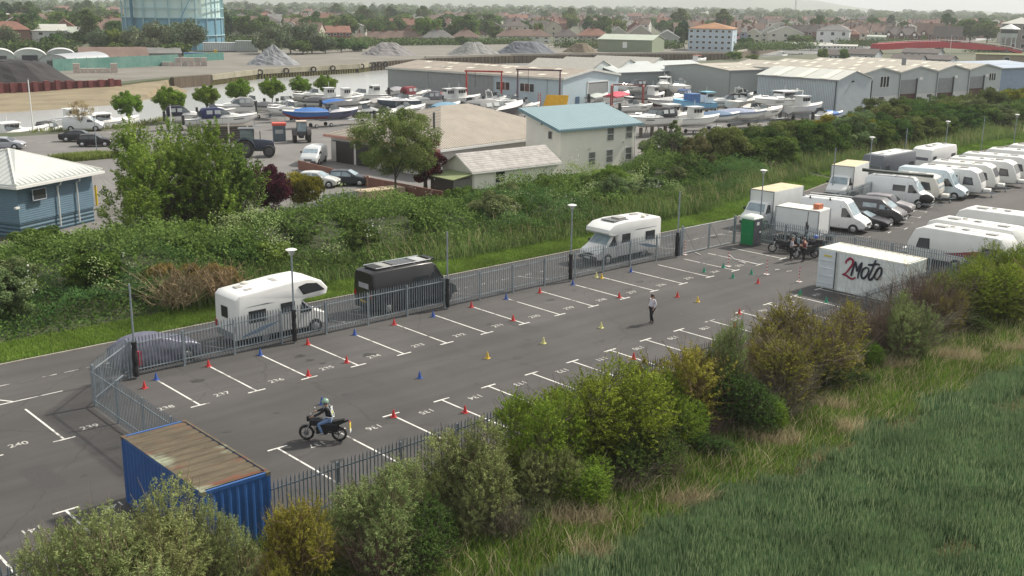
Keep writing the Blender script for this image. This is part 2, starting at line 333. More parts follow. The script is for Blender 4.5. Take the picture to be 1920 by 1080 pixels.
# ================================================================ palisade fences
def pale_fence(name, pts, label, h=1.95, pitch=.165, post=2.72, mt=GALV, rails=(.3, 1.6), side=1, skipposts=False, pw=.034):
    root = thing(name, label, 'fence', (pts[0][0], pts[0][1], 0)); o = Vector((pts[0][0], pts[0][1], 0))
    pm_, rm = M(), M(); posts = []; rg = random.Random(len(name)+int(abs(pts[0][0])*10))
    for a, b in zip(pts, pts[1:]):
        a, b = Vector((a[0], a[1], 0))-o, Vector((b[0], b[1], 0))-o; L_ = (b-a).length; d = (b-a)/L_; n_ = Vector((-d.y, d.x, 0))*side
        k = int(L_/pitch)
        for i in range(k+1):
            c = a+d*(i+.5)*L_/(k+1)+n_*.045; w = pw; hh = h+rg.uniform(-.012, .012); tl = rg.uniform(-.008, .008)
            q = []
            for z, ww in ((.06, w), (hh-.12, w), (hh, .004)):
                for sx, sy in ((-1, .0), (-.35, .018), (.35, .018), (1, 0)):
                    q.append(c+d*(sx*ww+tl*z)+n_*sy+Vector((0, 0, z)))
            pm_.add(q, [(r*4+j, r*4+j+1, r*4+j+5, r*4+j+4) for r in (0, 1) for j in range(3)])
        for z in rails:
            rm.add([a+n_*u+Vector((0, 0, z+v)) for u in (-.0, .04) for v in (0, .05)]+[b+n_*u+Vector((0, 0, z+v)) for u in (-.0, .04) for v in (0, .05)], [(0, 1, 5, 4), (1, 3, 7, 5), (3, 2, 6, 7), (2, 0, 4, 6), (0, 2, 3, 1), (4, 5, 7, 6)])
        np_ = max(1, round(L_/post))
        for i in range(np_+1): posts.append((a+d*min(max(i*L_/np_, .06), L_-.06)-n_*.035, math.atan2(d.y, d.x)))
    pm_.build('pales', mt, root); rm.build('rail', mt, root)
    pp = M().box(-.045, .045, -.035, .035, 0, h-.12)
    pp.join(M().box(-.06, .06, -.05, .05, -.02, .06)); first = None
    for p, a in posts:
        if first is None: first = pp.build('post', mt, root); o2 = first
        else: o2 = first.copy(); COL.objects.link(o2)
        o2.location = p; o2.rotation_euler = (0, 0, a)
    return root
GALV_SHADE = mat((.17, .2, .23), .5, .3, var=.25, scale=3)  # darker copy of the fence steel, backlit shade put into its colour
pale_fence('palisade_fence', [(-.8, 1.0), (40.3, .9)], 'grey steel palisade fence between the training bays and the road with parked motorhomes', side=1)
pale_fence('palisade_fence', [(-.85, 1.05), (-3.6, -1.6), (-3.75, -12.2)], 'short grey palisade fence turning the left corner down to the blue container', side=-1, h=2.05)
pale_fence('palisade_fence', [(-15, -17.3), (46, -16.9)], 'long shade-toned palisade fence behind the hedge on the near side of the bays', mt=GALV_SHADE, side=-1)
pale_fence('palisade_fence', [(48.2, .2), (48.5, -16.8)], 'palisade fence behind the portable toilet and the white container', side=1)
pale_fence('palisade_fence', [(48.3, .6), (55, 1.15), rd(100, 1.15)], 'palisade fence running along the road beyond the gate beside the caravans', side=1)
pale_fence('palisade_fence', [(47, -16.9), (60, -16.2), rd(110, -17.3)], 'palisade fence at the far right beyond the white container and caravans', mt=GALV_SHADE, side=-1)
# gate
g = thing('mesh_gate', 'open framed mesh gate between the palisade fence and the green toilet', 'gate', (40.45, .9, 0))
for x in (0, 6.3): M().box(x-.07, x+.07, -.07, .07, 0, 2.15).build('post', GALV, g)
for x0, x1 in ((.12, 3.1), (3.2, 6.18)):
    q = M()
    for x in (x0, x1): q.box(x-.03, x+.03, -.03, .03, .12, 1.95)
    for z in (.12, 1.95): q.tube([(x0, 0, z), (x1, 0, z)], .028, 5)
    q.tube([(x0, 0, 1.95), ((x0+x1)/2, 0, .12)], .02, 4); q.tube([((x0+x1)/2, 0, .12), (x1, 0, 1.95)], .02, 4); q.build('leaf_frame', GALV, g)
    w = M(); i = x0
    while i < x1: w.tube([(i, 0, .12), (i, 0, 1.95)], .004, 3, False); i += .15
    w.build('mesh_wires', GREY, g)
# leaning sheet at the start of the gate
# ================================================================ lamp posts and plain poles
def lamp(base, h, label, head=True, pad=True, grp='poles along the car park fence', name='lamp_post'):
    t = thing(name, label, 'lamp post' if head else 'pole', base, group=grp)
    M().tube([(0, 0, 0), (0, 0, h-.1)], [.055, .045], 8).build('pole', GALV, t, True)
    if pad:
        b = M(); rg = random.Random(int(base[0]*7)); b.tube([(rg.uniform(-.02, .02), rg.uniform(-.02, .02), .12+k*.17) for k in range(11)], [.125+rg.uniform(-.015, .03) for k in range(11)], 9)
        b.build('black_wrapping', mat((.012, .012, .014), .7, var=.3, scale=8), t, True)
    if head:
        M().tube([(0, 0, h-.32), (0, 0, h-.05)], [.06, .22], 14).build('lamp_cone', mat((.5, .52, .5), .4), t, True)
        M().tube([(0, 0, h-.05), (0, 0, h), (0, 0, h+.05)], [.27, .3, .16], 16).build('lamp_disc', WHITE, t, True)
    return t
lamp((-.62, .72, 0), 4.75, 'bare grey pole with black wrapping at the left corner of the fence', False, name='pole')
lamp((8.05, .72, 0), 5.05, 'lamp post in front of the white motorhome with the overcab bed')
lamp((18.4, .68, 0), 4.75, 'bare grey pole with black wrapping at the front of the black van', False, name='pole')
lamp((28.7, .65, 0), 5.05, 'lamp post between the black van and the low profile motorhome')
lamp((39.6, .65, 0), 4.9, 'bare grey pole beside the rear of the low profile motorhome', False, name='pole')
for i, (px, pb, pt, hd) in enumerate(((1424, 432, 326, 1), (1559, 372, 310, 0), (1627, 347, 283, 1), (1693, 322, 270, 0), (1769, 306, 252, 1), (1838, 292, 249, 0), (1898, 288, 236, 1))):
    b = at(px, pb); b.z = 0
    lamp(b, 4.9, ('lamp post' if hd else 'bare grey pole')+' by the road behind the parked trucks and caravans, %s from the toilet' % ordn(i), bool(hd), False, name='lamp_post' if hd else 'pole')
# ================================================================ containers
def container(x, y, col, roofm, doorside, label, name='shipping_container', rust=None):
    L_, W_, H_ = 6.06, 2.44, 2.59
    t = thing(name, label, 'container', (x, y, 0))       # long axis runs along -y
    cm = mat(col, .5, var=.1, scale=2, rust=rust, rustamt=.66)
    def corr(p, q, n_):   # corrugated sheet between two ground points, n_ outward
        p, q = Vector(p), Vector(q); L2 = (q-p).length; d = (q-p)/L2; n_ = Vector(n_); prof = []; u = 0
        while u < L2-.01:
            for du, dep in ((0, 0), (.07, 0), (.14, -.036), (.21, -.036), (.278, 0)):
                if u+du < L2: prof.append((u+du, dep))
            u += .278
        prof.append((L2, 0)); v = []
        for z in (.16, H_-.12): v += [p+d*a+n_*(b-.01)+Vector((0, 0, z)) for a, b in prof]
        k = len(prof); return M().add(v, [(i, i+1, k+i+1, k+i) for i in range(k-1)])
    w = corr((0, -.08, 0), (0, -L_+.08, 0), (-1, 0, 0)); w.join(corr((W_, -.08, 0), (W_, -L_+.08, 0), (1, 0, 0)))
    w.join(corr((.08, -L_, 0), (W_-.08, -L_, 0), (0, -1, 0)))
    if not doorside: w.join(corr((.08, 0, 0), (W_-.08, 0, 0), (0, 1, 0)))
    w.build('walls', cm, t)
    fr = M()
    for a in (0, W_-.1):
        for b in (-.1, -L_): fr.box(a, a+.1, b, b+.1, .15, H_-.12)
        for z0, z1 in ((0, .16), (H_-.12, H_)): fr.box(a, a+.1, -L_+.15, -.15, z0+(.02 if z0 == 0 else 0), z1)
    for b in (-.1, -L_):
        for z0, z1 in ((0, .16), (H_-.12, H_)): fr.box(.1, W_-.1, b, b+.1, z0+(.02 if z0 == 0 else 0), z1)
    fr.build('frame', cm, t)
    for a in (-.01, W_-.16):
        for b in (-.16, -L_-.01):
            for z in (0, H_-.115): M().box(a, a+.17, b, b+.17, z, z+.125).build('corner_casting', cm if z == 0 else roofm, t)
    # corrugated roof: ribs across
    v = []; prof = []; u = .1
    while u < L_-.12:
        for du, dep in ((0, 0), (.28, 0), (.33, -.03), (.38, -.03), (.43, 0)): prof.append((u+du, dep))
        u += .48
    prof = [p for p in prof if p[0] < L_-.1]
    for a in (.1, W_-.1): v += [(a, -p, H_-.02+d) for p, d in prof]
    k = len(prof); M().add(v, [(i, i+1, k+i+1, k+i) for i in range(k-1)]).build('roof', roofm, t)
    dq = M(); u = .1
    while u < L_-.6: dq.box(.12, W_-.12, -u-.41, -u-.37, H_-.052, H_-.034); u += .48
    dq.build('groove_dirt', mat((.06, .04, .025) if rust and rust[0] < .2 else (.3, .27, .2), .95, var=.4, scale=3), t)
    fr = M()
    for a in (.0, W_-.1): fr.box(a+.002, a+.098, -L_+.17, -.17, H_, H_+.012)
    fr.build('roof_edge', roofm, t)
    return t, cm
roofM = mat((.125, .1, .062), .95, var=.2, col2=(.065, .052, .035), scale=2.2, rust=(.15, .055, .032), rustamt=.54, stretch=(.5, 1.8, 1))
n = roofM.node_tree.nodes; L = roofM.node_tree.links           # pale lichen patch mixed over the rusty paint
bs = n['Principled BSDF']; src = bs.inputs['Base Color'].links[0].from_socket
tn = n.new('ShaderNodeTexNoise'); tn.inputs['Scale'].default_value = .55; tn.inputs['Detail'].default_value = 7; tcc = n.new('ShaderNodeTexCoord'); mpp = n.new('ShaderNodeMapping'); mpp.inputs['Location'].default_value = (3.1, 2.2, 0); mpp.inputs['Scale'].default_value = (.8, 1.6, 1)
L.new(tcc.outputs['Object'], mpp.inputs[0]); L.new(mpp.outputs[0], tn.inputs['Vector']); mr = n.new('ShaderNodeMapRange'); mr.inputs[1].default_value = .55; mr.inputs[2].default_value = .66; L.new(tn.outputs['Fac'], mr.inputs[0])
xx = n.new('ShaderNodeMix'); xx.data_type = 'RGBA'; L.new(mr.outputs[0], xx.inputs[0]); L.new(src, xx.inputs[6]); xx.inputs[7].default_value = (.24, .26, .18, 1); L.new(xx.outputs[2], bs.inputs['Base Color'])
container(-6.5, -11.65, (.025, .09, .27), roofM, False, 'blue shipping container with a rusty mossy roof at the left end of the bays', rust=(.1, .05, .03))[0].location.z = -.08
mc, mcm = container(40.09, -10.5, (.72, .76, .74), mat((.66, .63, .52), .6, var=.12, scale=2), True, 'white shipping container painted 2Moto in red and black brush letters', rust=(.3, .27, .2))
# the left door leaf stands open, folded flat against the long side
d = M().box(-.1, -.05, -1.28, -.08, .12, 2.47); d.build('door', mat((.62, .67, .7), .5, var=.08), mc)
q = M()
for z in (.5, 1.0, 1.5, 2.0): q.box(-.13, -.1, -1.2, -.16, z-.16, z-.1)
q.build('door_ribs', mat((.66, .7, .73), .5), mc); M().box(-.125, -.1, -1.0, -.45, 2.12, 2.22).build('door_sticker', mat((.6, .5, .08), .6, var=.3, scale=20), mc)
M().box(-.115, -.045, -1.31, -1.28, .1, 2.5).build('door_seal', BLACK, mc)
for y0 in (-.1, -1.25, -2.0, -4.6): M().box(.2, .5, y0-.35, y0, -.0, .03).build('foot_block', DGREY, mc)
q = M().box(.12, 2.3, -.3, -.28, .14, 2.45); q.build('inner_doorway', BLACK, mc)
# brush lettering: strokes measured on the photograph, laid on the side wall plane
def wallpt(px, py, X):
    d_ = fw+rt*(px-960)/F-up*(py-540)/F; w0 = np.array([0, 0, CH]); dd = _w3(d_); t_ = (X-CX)/dd.x
    return (CY+dd.y*t_, CH+dd.z*t_)
def stroke(mm, pts, w, X=40.075):
    P = [wallpt(1525+a/8.727, 450+b/8.727, X) for a, b in pts]
    Q = []
    for i in range(len(P)-1):                # smooth (Catmull-Rom)
        p0, p1, p2, p3 = P[max(i-1, 0)], P[i], P[i+1], P[min(i+2, len(P)-1)]
        for k in range(5):
            t_ = k/5; Q.append(tuple(.5*((2*p1[j])+(-p0[j]+p2[j])*t_+(2*p0[j]-5*p1[j]+4*p2[j]-p3[j])*t_*t_+(-p0[j]+3*p1[j]-3*p2[j]+p3[j])*t_**3) for j in (0, 1)))
    Q.append(P[-1]); n_ = len(Q); o = []; 
    for i, q_ in enumerate(Q):
        a, b = Q[max(i-1, 0)], Q[min(i+1, n_-1)]; dx, dy = b[0]-a[0], b[1]-a[1]; l = math.hypot(dx, dy) or 1
        ww = w*1.3*(.68+.32*math.sin(math.pi*min(1, (i+1)/n_*1.15)))
        o += [(X-40.09, q_[0]+10.5-dy/l*ww, q_[1]+dx/l*ww), (X-40.09, q_[0]+10.5+dy/l*ww, q_[1]-dx/l*ww)]
    mm.add(o, [(2*i, 2*i+1, 2*i+3, 2*i+2) for i in range(n_-1)])
q = M(); stroke(q, [(532, 385), (545, 340), (600, 302), (645, 335), (640, 395), (590, 470), (530, 540), (480, 568)], .06); stroke(q, [(470, 560), (530, 575), (600, 625), (650, 635), (690, 612)], .055, 40.073)
q.build('lettering_numeral', mat((.28, .012, .05), .6, var=.2, scale=4), mc)
q = M(); K = 40.075
for i, s_ in enumerate(([(612, 590), (650, 470), (690, 350)], [(690, 350), (700, 420), (712, 505), (725, 495)], [(722, 500), (755, 430), (795, 368)], [(797, 368), (772, 460), (735, 560), (728, 630)],
      [(870, 450), (815, 480), (785, 560), (800, 625), (845, 615), (890, 550), (905, 480), (868, 450)], [(1025, 330), (985, 420), (940, 530), (905, 610), (930, 655), (985, 600), (1040, 500), (1085, 455), (1115, 480), (1105, 560), (1050, 645), (1010, 630), (1005, 560), (1040, 480)], [(893, 405), (960, 410), (1040, 395), (1090, 412)])):
    stroke(q, s_, .058, K-.002*i)
q.build('lettering_word', mat((.015, .02, .035), .6, var=.2, scale=4), mc)
# ================================================================ cones and marker poles
def cone_proto(col, nm):
    t = thing('traffic_cone', 'x', 'traffic cone')
    M().tube([(0, 0, .02), (0, 0, .35)], [.1, .025], 12).build('cone_body', mat(col, .5, var=.08), t, True)
    M().box(-.13, .13, -.13, .13, 0, .025).build('base', mat(tuple(c*.9 for c in col), .6), t, False, .008); return t
CONES = {'red': ((.5, .035, .035), [(271, 728), (391, 687), (577, 646), (739, 609), (884, 576), (1012, 549), (578, 705), (650, 680), (738, 782), (872, 774), (962, 601), (1161, 558), (1270, 557), (1188, 673), (1386, 589), (1377, 615), (1421, 531)]),
 'blue': ((.035, .09, .33), [(293, 712), (488, 666), (665, 628), (812, 594), (949, 561), (1074, 534), (604, 758), (787, 709), (1183, 510)]),
 'yellow': ((.62, .42, .05), [(914, 672), (1308, 566), (1128, 522)]),
 'pale yellow': ((.62, .6, .25), [(1019, 644), (1127, 615), (1118, 520)]),
 'green': ((.02, .25, .15), [(1320, 510), (1356, 502), (1374, 521), (1409, 514), (1500, 553), (1549, 567)])}
for cn, (cc_, ps) in CONES.items():
    pr_ = None; ps = sorted(ps)
    for i, p in enumerate(ps):
        lb = 'small %s training cone on the tarmac, %s %s cone from the left' % (cn, ordn(i), cn); l_ = at(*p); l_.z = 0
        if pr_ is None: pr_ = cone_proto(cc_, cn); pr_.location = l_; tag(pr_, lb, group='training cones'); pr_.rotation_euler.z = .3; continue
        dup(pr_, l_, (i*1.7) % 1.5, lb, 'training cones')
for i, (px, pb) in enumerate(((1365, 500), (1437, 515), (1498, 529), (1283, 478))):
    t = thing('marker_pole', 'red and white banded marker pole, %s from the left' % ['second', 'third', 'fourth', 'first'][i], 'marker pole', at(px, pb), group='banded marker poles')
    w, r_ = M(), M()
    for k in range(9): (w if k % 2 else r_).tube([(0, 0, .03+k*.11), (0, 0, .14+k*.11)], .03, 8)
    w.build('white_bands', WHITE, t); r_.build('red_bands', mat((.55, .03, .03), .5), t); M().box(-.17, .17, -.17, .17, 0, .05).build('base', mat((.55, .5, .48), .6), t, False, .01)
for i, (p, q_) in enumerate((((1303, 474), (1314, 479)), ((1391, 491), (1398, 494)), ((1409, 495), (1422, 496)), ((1367, 478), (1376, 486)), ((1385, 491), (1397, 495)), ((1453, 507), (1461, 506)), ((1474, 510), (1484, 509)))):
    a, b_ = at(*p), at(*q_); o = M().tube([(a.x, a.y, .03), (b_.x, b_.y, .03)], .03, 6).build('marker_bar', mat((.7, .66, .64), .5))
    tag(o, 'pale marker bar lying on the tarmac by the banded poles, %s from the left' % ordn(i), 'marker bar', 'marker bars on the ground')
# ================================================================ portable toilet
t = thing('portable_toilet', 'green portable toilet with a white domed roof beside the gate', 'toilet', (47.25, -.25, 0))
GR = mat((.0, .2, .06), .45, var=.08)
q = M().box(-.55, .55, -.55, .55, .12, 2.05); q.build('cabin', GR, t, False, .03)
q = M()
for z in (.45, .8, 1.15, 1.5): q.box(-.575, -.55, -.42, .42, z, z+.12)
for z in (.5,): q.box(-.56, -.55, -.5, .5, 1.9, 1.96)
q.build('side_ribs', GR, t, False, .01)
M().box(-.5, .5, -.6, -.55, .14, 2.1).build('door', mat((.075, .075, .09), .5), t, False, .01); M().box(-.2, .12, -.612, -.6, 1.62, 1.85).build('door_notice', WHITE, t)
M().box(.2, .4, -.62, -.6, 1.0, 1.12).build('door_handle', WHITE, t)
M().loft([[(x*s, y*s, z) for x, y in ((-.6, -.6), (.6, -.6), (.6, .6), (-.6, .6))] for s, z in ((1, 2.05), (1.03, 2.12), (.92, 2.25), (.55, 2.36), (.2, 2.38))]).build('roof', mat((.62, .68, .6), .4, var=.04), t, True)
M().box(-.6, .6, -.62, .6, 0, .12).build('skid_base', DGREY, t)
# ================================================================ vehicles
class Body:
    """lofted vehicle body. st: (x, z_bottom, z_top, width scale)"""
    def __init__(s, st, hw, hwr, belt, ztm=None): s.st, s.hw, s.hwr, s.belt = st, hw, hwr, belt; s.zm = ztm or max(a[2] for a in st)
    def _i(s, x):
        st = s.st
        for a, b in zip(st, st[1:]):
            if a[0] <= x <= b[0]:
                t = (x-a[0])/max(b[0]-a[0], 1e-6); return [a[j]+(b[j]-a[j])*t for j in range(4)]
        return st[0] if x < st[0][0] else st[-1]
    def w(s, x, z):
        ws = s._i(x)[3]
        return s.hw*ws-(s.hw-s.hwr)*max(0, z-s.belt)/(s.zm-s.belt) if z > s.belt else s.hw*ws
    def top(s, x): return s._i(x)[2]
    def mesh(s):
        rings = []
        for x, zb, zt, ws in s.st:
            bz = min(s.belt, zt-.12); h = []
            wt = s.w(x, zt-.07)
            h = [(s.hw*ws-.12, zb), (s.hw*ws-.02, zb+.1), (s.hw*ws, (zb+bz)/2+.05), (s.hw*ws-.005, bz), (wt, zt-.09), (wt-.06, zt-.025), (wt-.2, zt), (wt*.4, zt+.015)]
            rings.append([(x, -a, b) for a, b in h]+[(x, a, b) for a, b in h[::-1]])
        return M().loft(rings)
    def side(s, mm, poly, sgn, off=.012):
        mm.face([(x, sgn*(s.w(x, z)+off), z) for x, z in poly]); return mm
    def front(s, mm, xa, xb, ma=.12, mb=.16, off=.016, za=0, zb=0):
        """pane lying on the top surface between stations xa and xb"""
        A, B_ = s.top(xa)+za, s.top(xb)+zb; dx, dz = xb-xa, B_-A; l = math.hypot(dx, dz); nx, nz_ = -dz/l*off, dx/l*off
        if nz_ < 0: nx, nz_ = -nx, -nz_
        wa, wb = s.w(xa, A-.05)-ma, s.w(xb, B_-.05)-mb
        return mm.face([(xa+nx, -wa, A+nz_+.004), (xa+nx, wa, A+nz_+.004), (xb+nx, wb, B_+nz_+.004), (xb+nx, -wb, B_+nz_+.004)])
def wheel(root, x, y, r=.33, w=.2, rim=CHROME):
    o = M().tube([(0, -w/2, 0), (0, -w/2+.03, 0), (0, w/2-.03, 0), (0, w/2, 0)], [r-.03, r, r, r-.03], 20).build('wheel', RUBBER, root, True); o.location = (x, y, r)
    sg = 1 if y > 0 else -1
    q = M().tube([(0, sg*w/2, 0), (0, sg*(w/2+.012), 0)], [r*.64, r*.58], 14)
    q.build('rim', rim, o, True); return o
def arch(root, x, y, r):
    M().tube([(x, y-.01, r), (x, y+.01, r)], r*1.2, 18).build('wheel_arch', BLACK, root)
def wheels(root, xs, hw, r=.33, w=.2, rim=CHROME):
    for x in xs:
        for s in (-1, 1): wheel(root, x, s*(hw-w/2+.02), r, w, rim); arch(root, x, s*(hw-.001), r)
def lights(root, bd, xf, z, y=.62, tail=None, tz=.8):
    for s in (-1, 1):
        M().ball((xf, s*y, z), (.06, .15, .09), 8, 5).build('headlight', mat((.6, .62, .62), .1, var=.05), root, True)
        if tail is not None: M().box(tail-.02, tail+.02, s*(y+.08)-.08, s*(y+.08)+.08, tz, tz+.3).build('tail_light', mat((.35, .01, .01), .3), root)
def plate(root, x, z, rear=False, y=0):
    M().box(x-.012, x+.012, y-.26, y+.26, z, z+.11).build('number_plate', mat((.62, .5, .06) if rear else (.7, .7, .66), .5, var=.15, scale=30), root)
def mirrors(root, x, z, hw, c=BLACK):
    for s in (-1, 1): M().box(x-.07, x+.07, s*(hw+.02) if s > 0 else s*(hw+.24), s*(hw+.24) if s > 0 else s*(hw+.02), z, z+.2).build('mirror', c, root, False, .03)
def car(label, loc, rz, col, kind='hatch', group=None, cat='car', glass=GLASS, metal=.3):
    t = thing('parked_car', label, cat, loc, rz, group); cm = mat(col, .28, metal, var=.04)
    if kind == 'saloon': st = [(-2.3, .5, .82, .84), (-2.22, .28, .98, .93), (-1.75, .22, 1.03, .99), (-1.0, .2, 1.38, 1), (-.2, .2, 1.44, 1), (.45, .2, 1.38, 1), (1.2, .2, 1.0, .99), (1.95, .22, .86, .95), (2.2, .3, .74, .86), (2.28, .42, .64, .76)]; rw = (-1.75, -1.0); fwd = (1.15, .45)
    elif kind == 'suv': st = [(-2.25, .5, .95, .88), (-2.18, .3, 1.1, .95), (-1.85, .28, 1.55, .99), (-1.0, .25, 1.64, 1), (.3, .25, 1.6, 1), (.95, .25, 1.12, .99), (1.8, .28, .98, .96), (2.15, .35, .85, .88), (2.22, .5, .7, .8)]; rw = (-2.15, -1.88); fwd = (.9, .3)
    elif kind == 'sport': st = [(-2.2, .5, .78, .86), (-2.1, .26, .92, .95), (-1.5, .2, 1.0, 1), (-.7, .2, 1.24, 1), (0, .2, 1.26, 1), (.8, .2, .92, .99), (1.8, .2, .76, .95), (2.2, .28, .62, .84)]; rw = (-1.5, -.75); fwd = (.75, 0)
    else: st = [(-2.0, .5, .9, .86), (-1.95, .28, 1.0, .94), (-1.6, .22, 1.4, .99), (-.8, .2, 1.48, 1), (.1, .2, 1.45, 1), (.9, .2, 1.02, .99), (1.6, .22, .9, .95), (1.95, .3, .78, .86), (2.02, .42, .65, .78)]; rw = (-1.93, -1.63); fwd = (.85, .1)
    bd = Body(st, .89, .66, .9); bd.mesh().build('body', cm, t, True)
    q = M(); bd.front(q, *fwd); q.build('windscreen', glass, t); q = M(); bd.front(q, rw[0]+.08, rw[1]); q.build('rear_window', glass, t)
    x0, x1 = fwd[0]-.15, rw[0]+.3; xm = (x0+x1)/2-.05; T = lambda x: bd.top(x)-.1
    for s in (-1, 1):
        q = M(); bd.side(q, [(x0-.02, .94), (xm+.05, .94), (xm+.05, T(xm)), (fwd[1]-.05, T(fwd[1]-.05))], s); q.build('side_window', glass, t)
        q = M(); bd.side(q, [(xm-.04, .94), (x1, .96), (rw[1]+.1, T(rw[1]+.1)), (xm-.04, T(xm))], s); q.build('side_window', glass, t)
    hx = -st[0][0]; wheels(t, (-1.32, 1.33), .89, .32, rim=CHROME if kind != 'suv' else mat((.3, .3, .31), .3, .8))
    lights(t, bd, st[-2][0]+.0, st[-2][2]-.1, tail=st[1][0], tz=.72); mirrors(t, fwd[0]-.25, .95, .86, cm)
    q = M().box(st[-1][0]-.04, st[-1][0]+.03, -.5, .5, .4, .6); q.build('grille', BLACK, t, False, .01); plate(t, st[-1][0]+.04, .36); plate(t, st[0][0]-.02, .62, True)
    return t
def van(label, loc, rz, col, L_=5.6, H_=2.45, group=None, cat='van', sidewin=True, rack=False, lower=None, hightop=True, glass=GLASS):
    t = thing('panel_van', label, cat, loc, rz, group); cm = mat(col, .32, .1, var=.04); f = L_/2
    st = [(-f, .5, H_-.5, .95), (-f+.04, .32, H_-.14, .98), (-f+.3, .28, H_-.03, 1), (0, .28, H_, 1), (f-1.9, .28, H_-.02, 1), (f-1.65, .28, H_-.2, 1), (f-.95, .28, 1.32, .99), (f-.4, .3, 1.1, .95), (f-.08, .36, .86, .88), (f, .45, .68, .8)]
    bd = Body(st, 1.0, .84, 1.15); bd.mesh().build('body', cm, t, True)
    q = M(); bd.front(q, f-1.0, f-1.6); q.build('windscreen', GLASS_L, t)
    for s in (-1, 1):
        q = M(); bd.side(q, [(f-1.12, 1.25), (f-2.0, 1.22), (f-2.0, H_-.42 if H_ < 2.2 else 1.95), (f-1.68, H_-.4 if H_ < 2.2 else 1.95)], s); q.build('door_window', glass, t)
        if sidewin:
            q = M(); bd.side(q, [(f-2.25, 1.3), (f-3.4, 1.3), (f-3.4, min(1.85, H_-.35)), (f-2.25, min(1.85, H_-.35))], s); q.build('side_window', glass, t)
        q = M(); bd.side(q, [(f-2.1, .45), (f-2.12, .45), (f-2.12, H_-.35), (f-2.1, H_-.35)], s, .008); q.build('door_seam', DGREY, t)
    wheels(t, (-f+1.05, f-.95), 1.0, .34, rim=mat((.4, .4, .41), .4, .5)); lights(t, bd, f-.2, .88, .72, -f, 1.0); mirrors(t, f-1.4, 1.3, .96)
    M().box(f-.06, f+.05, -.85, .85, .36, .62).build('bumper', DGREY, t, False, .04); M().box(f-.1, f+.02, -.42, .42, .66, .8).build('grille', BLACK, t); plate(t, f+.06, .44); plate(t, -f-.02, .7, True)
    if rack:
        for x in (-f+.9, -.3, f-2.2): M().tube([(x, -.8, H_+.03), (x, -.8, H_+.1), (x, .8, H_+.1), (x, .8, H_+.03)], .02, 5).build('roof_bar', GALV, t)
    return t
def extrude_body(mm, prof, hw, bevel=.1):
    """box body from an (x,z) side profile with rounded roof edges"""
    r = []
    cx = sum(p[0] for p in prof)/len(prof); cz = sum(p[1] for p in prof)/len(prof)
    for y, sc in ((-hw, 0), (-hw+bevel*.3, .7), (-hw+bevel, 1), (hw-bevel, 1), (hw-bevel*.3, .7), (hw, 0)):
        k = bevel*(1-sc); ring = []
        for i, p in enumerate(prof):
            dx, dz = p[0]-cx, p[1]-cz; ring.append((p[0]-math.copysign(min(abs(dx), k), dx), y, p[1]-math.copysign(min(abs(dz), k), dz)))
        r.append(ring)
    return mm.loft(r)
def rwin(root, poly, hw, s, mt=GLASS, name='side_window', frame=BLACK, th=.03):
    o = M().xz([(x, z) for x, z in poly], s*(hw-.005), s*(hw+th)).build(name, frame, root, False, .008)
    cx = sum(p[0] for p in poly)/len(poly); cz = sum(p[1] for p in poly)/len(poly)
    M().face([(cx+(x-cx)*.84, s*(hw+th+.004), cz+(z-cz)*.8) for x, z in poly]).build('pane', mt, o); return o
def roofbox(root, x, y, z, lx, ly, h=.06, mt=None, name='roof_hatch'): return M().box(x-lx/2, x+lx/2, y-ly/2, y+ly/2, z, z+h+.03).build(name, mt or mat((.36, .35, .33), .4), root, False, .015)
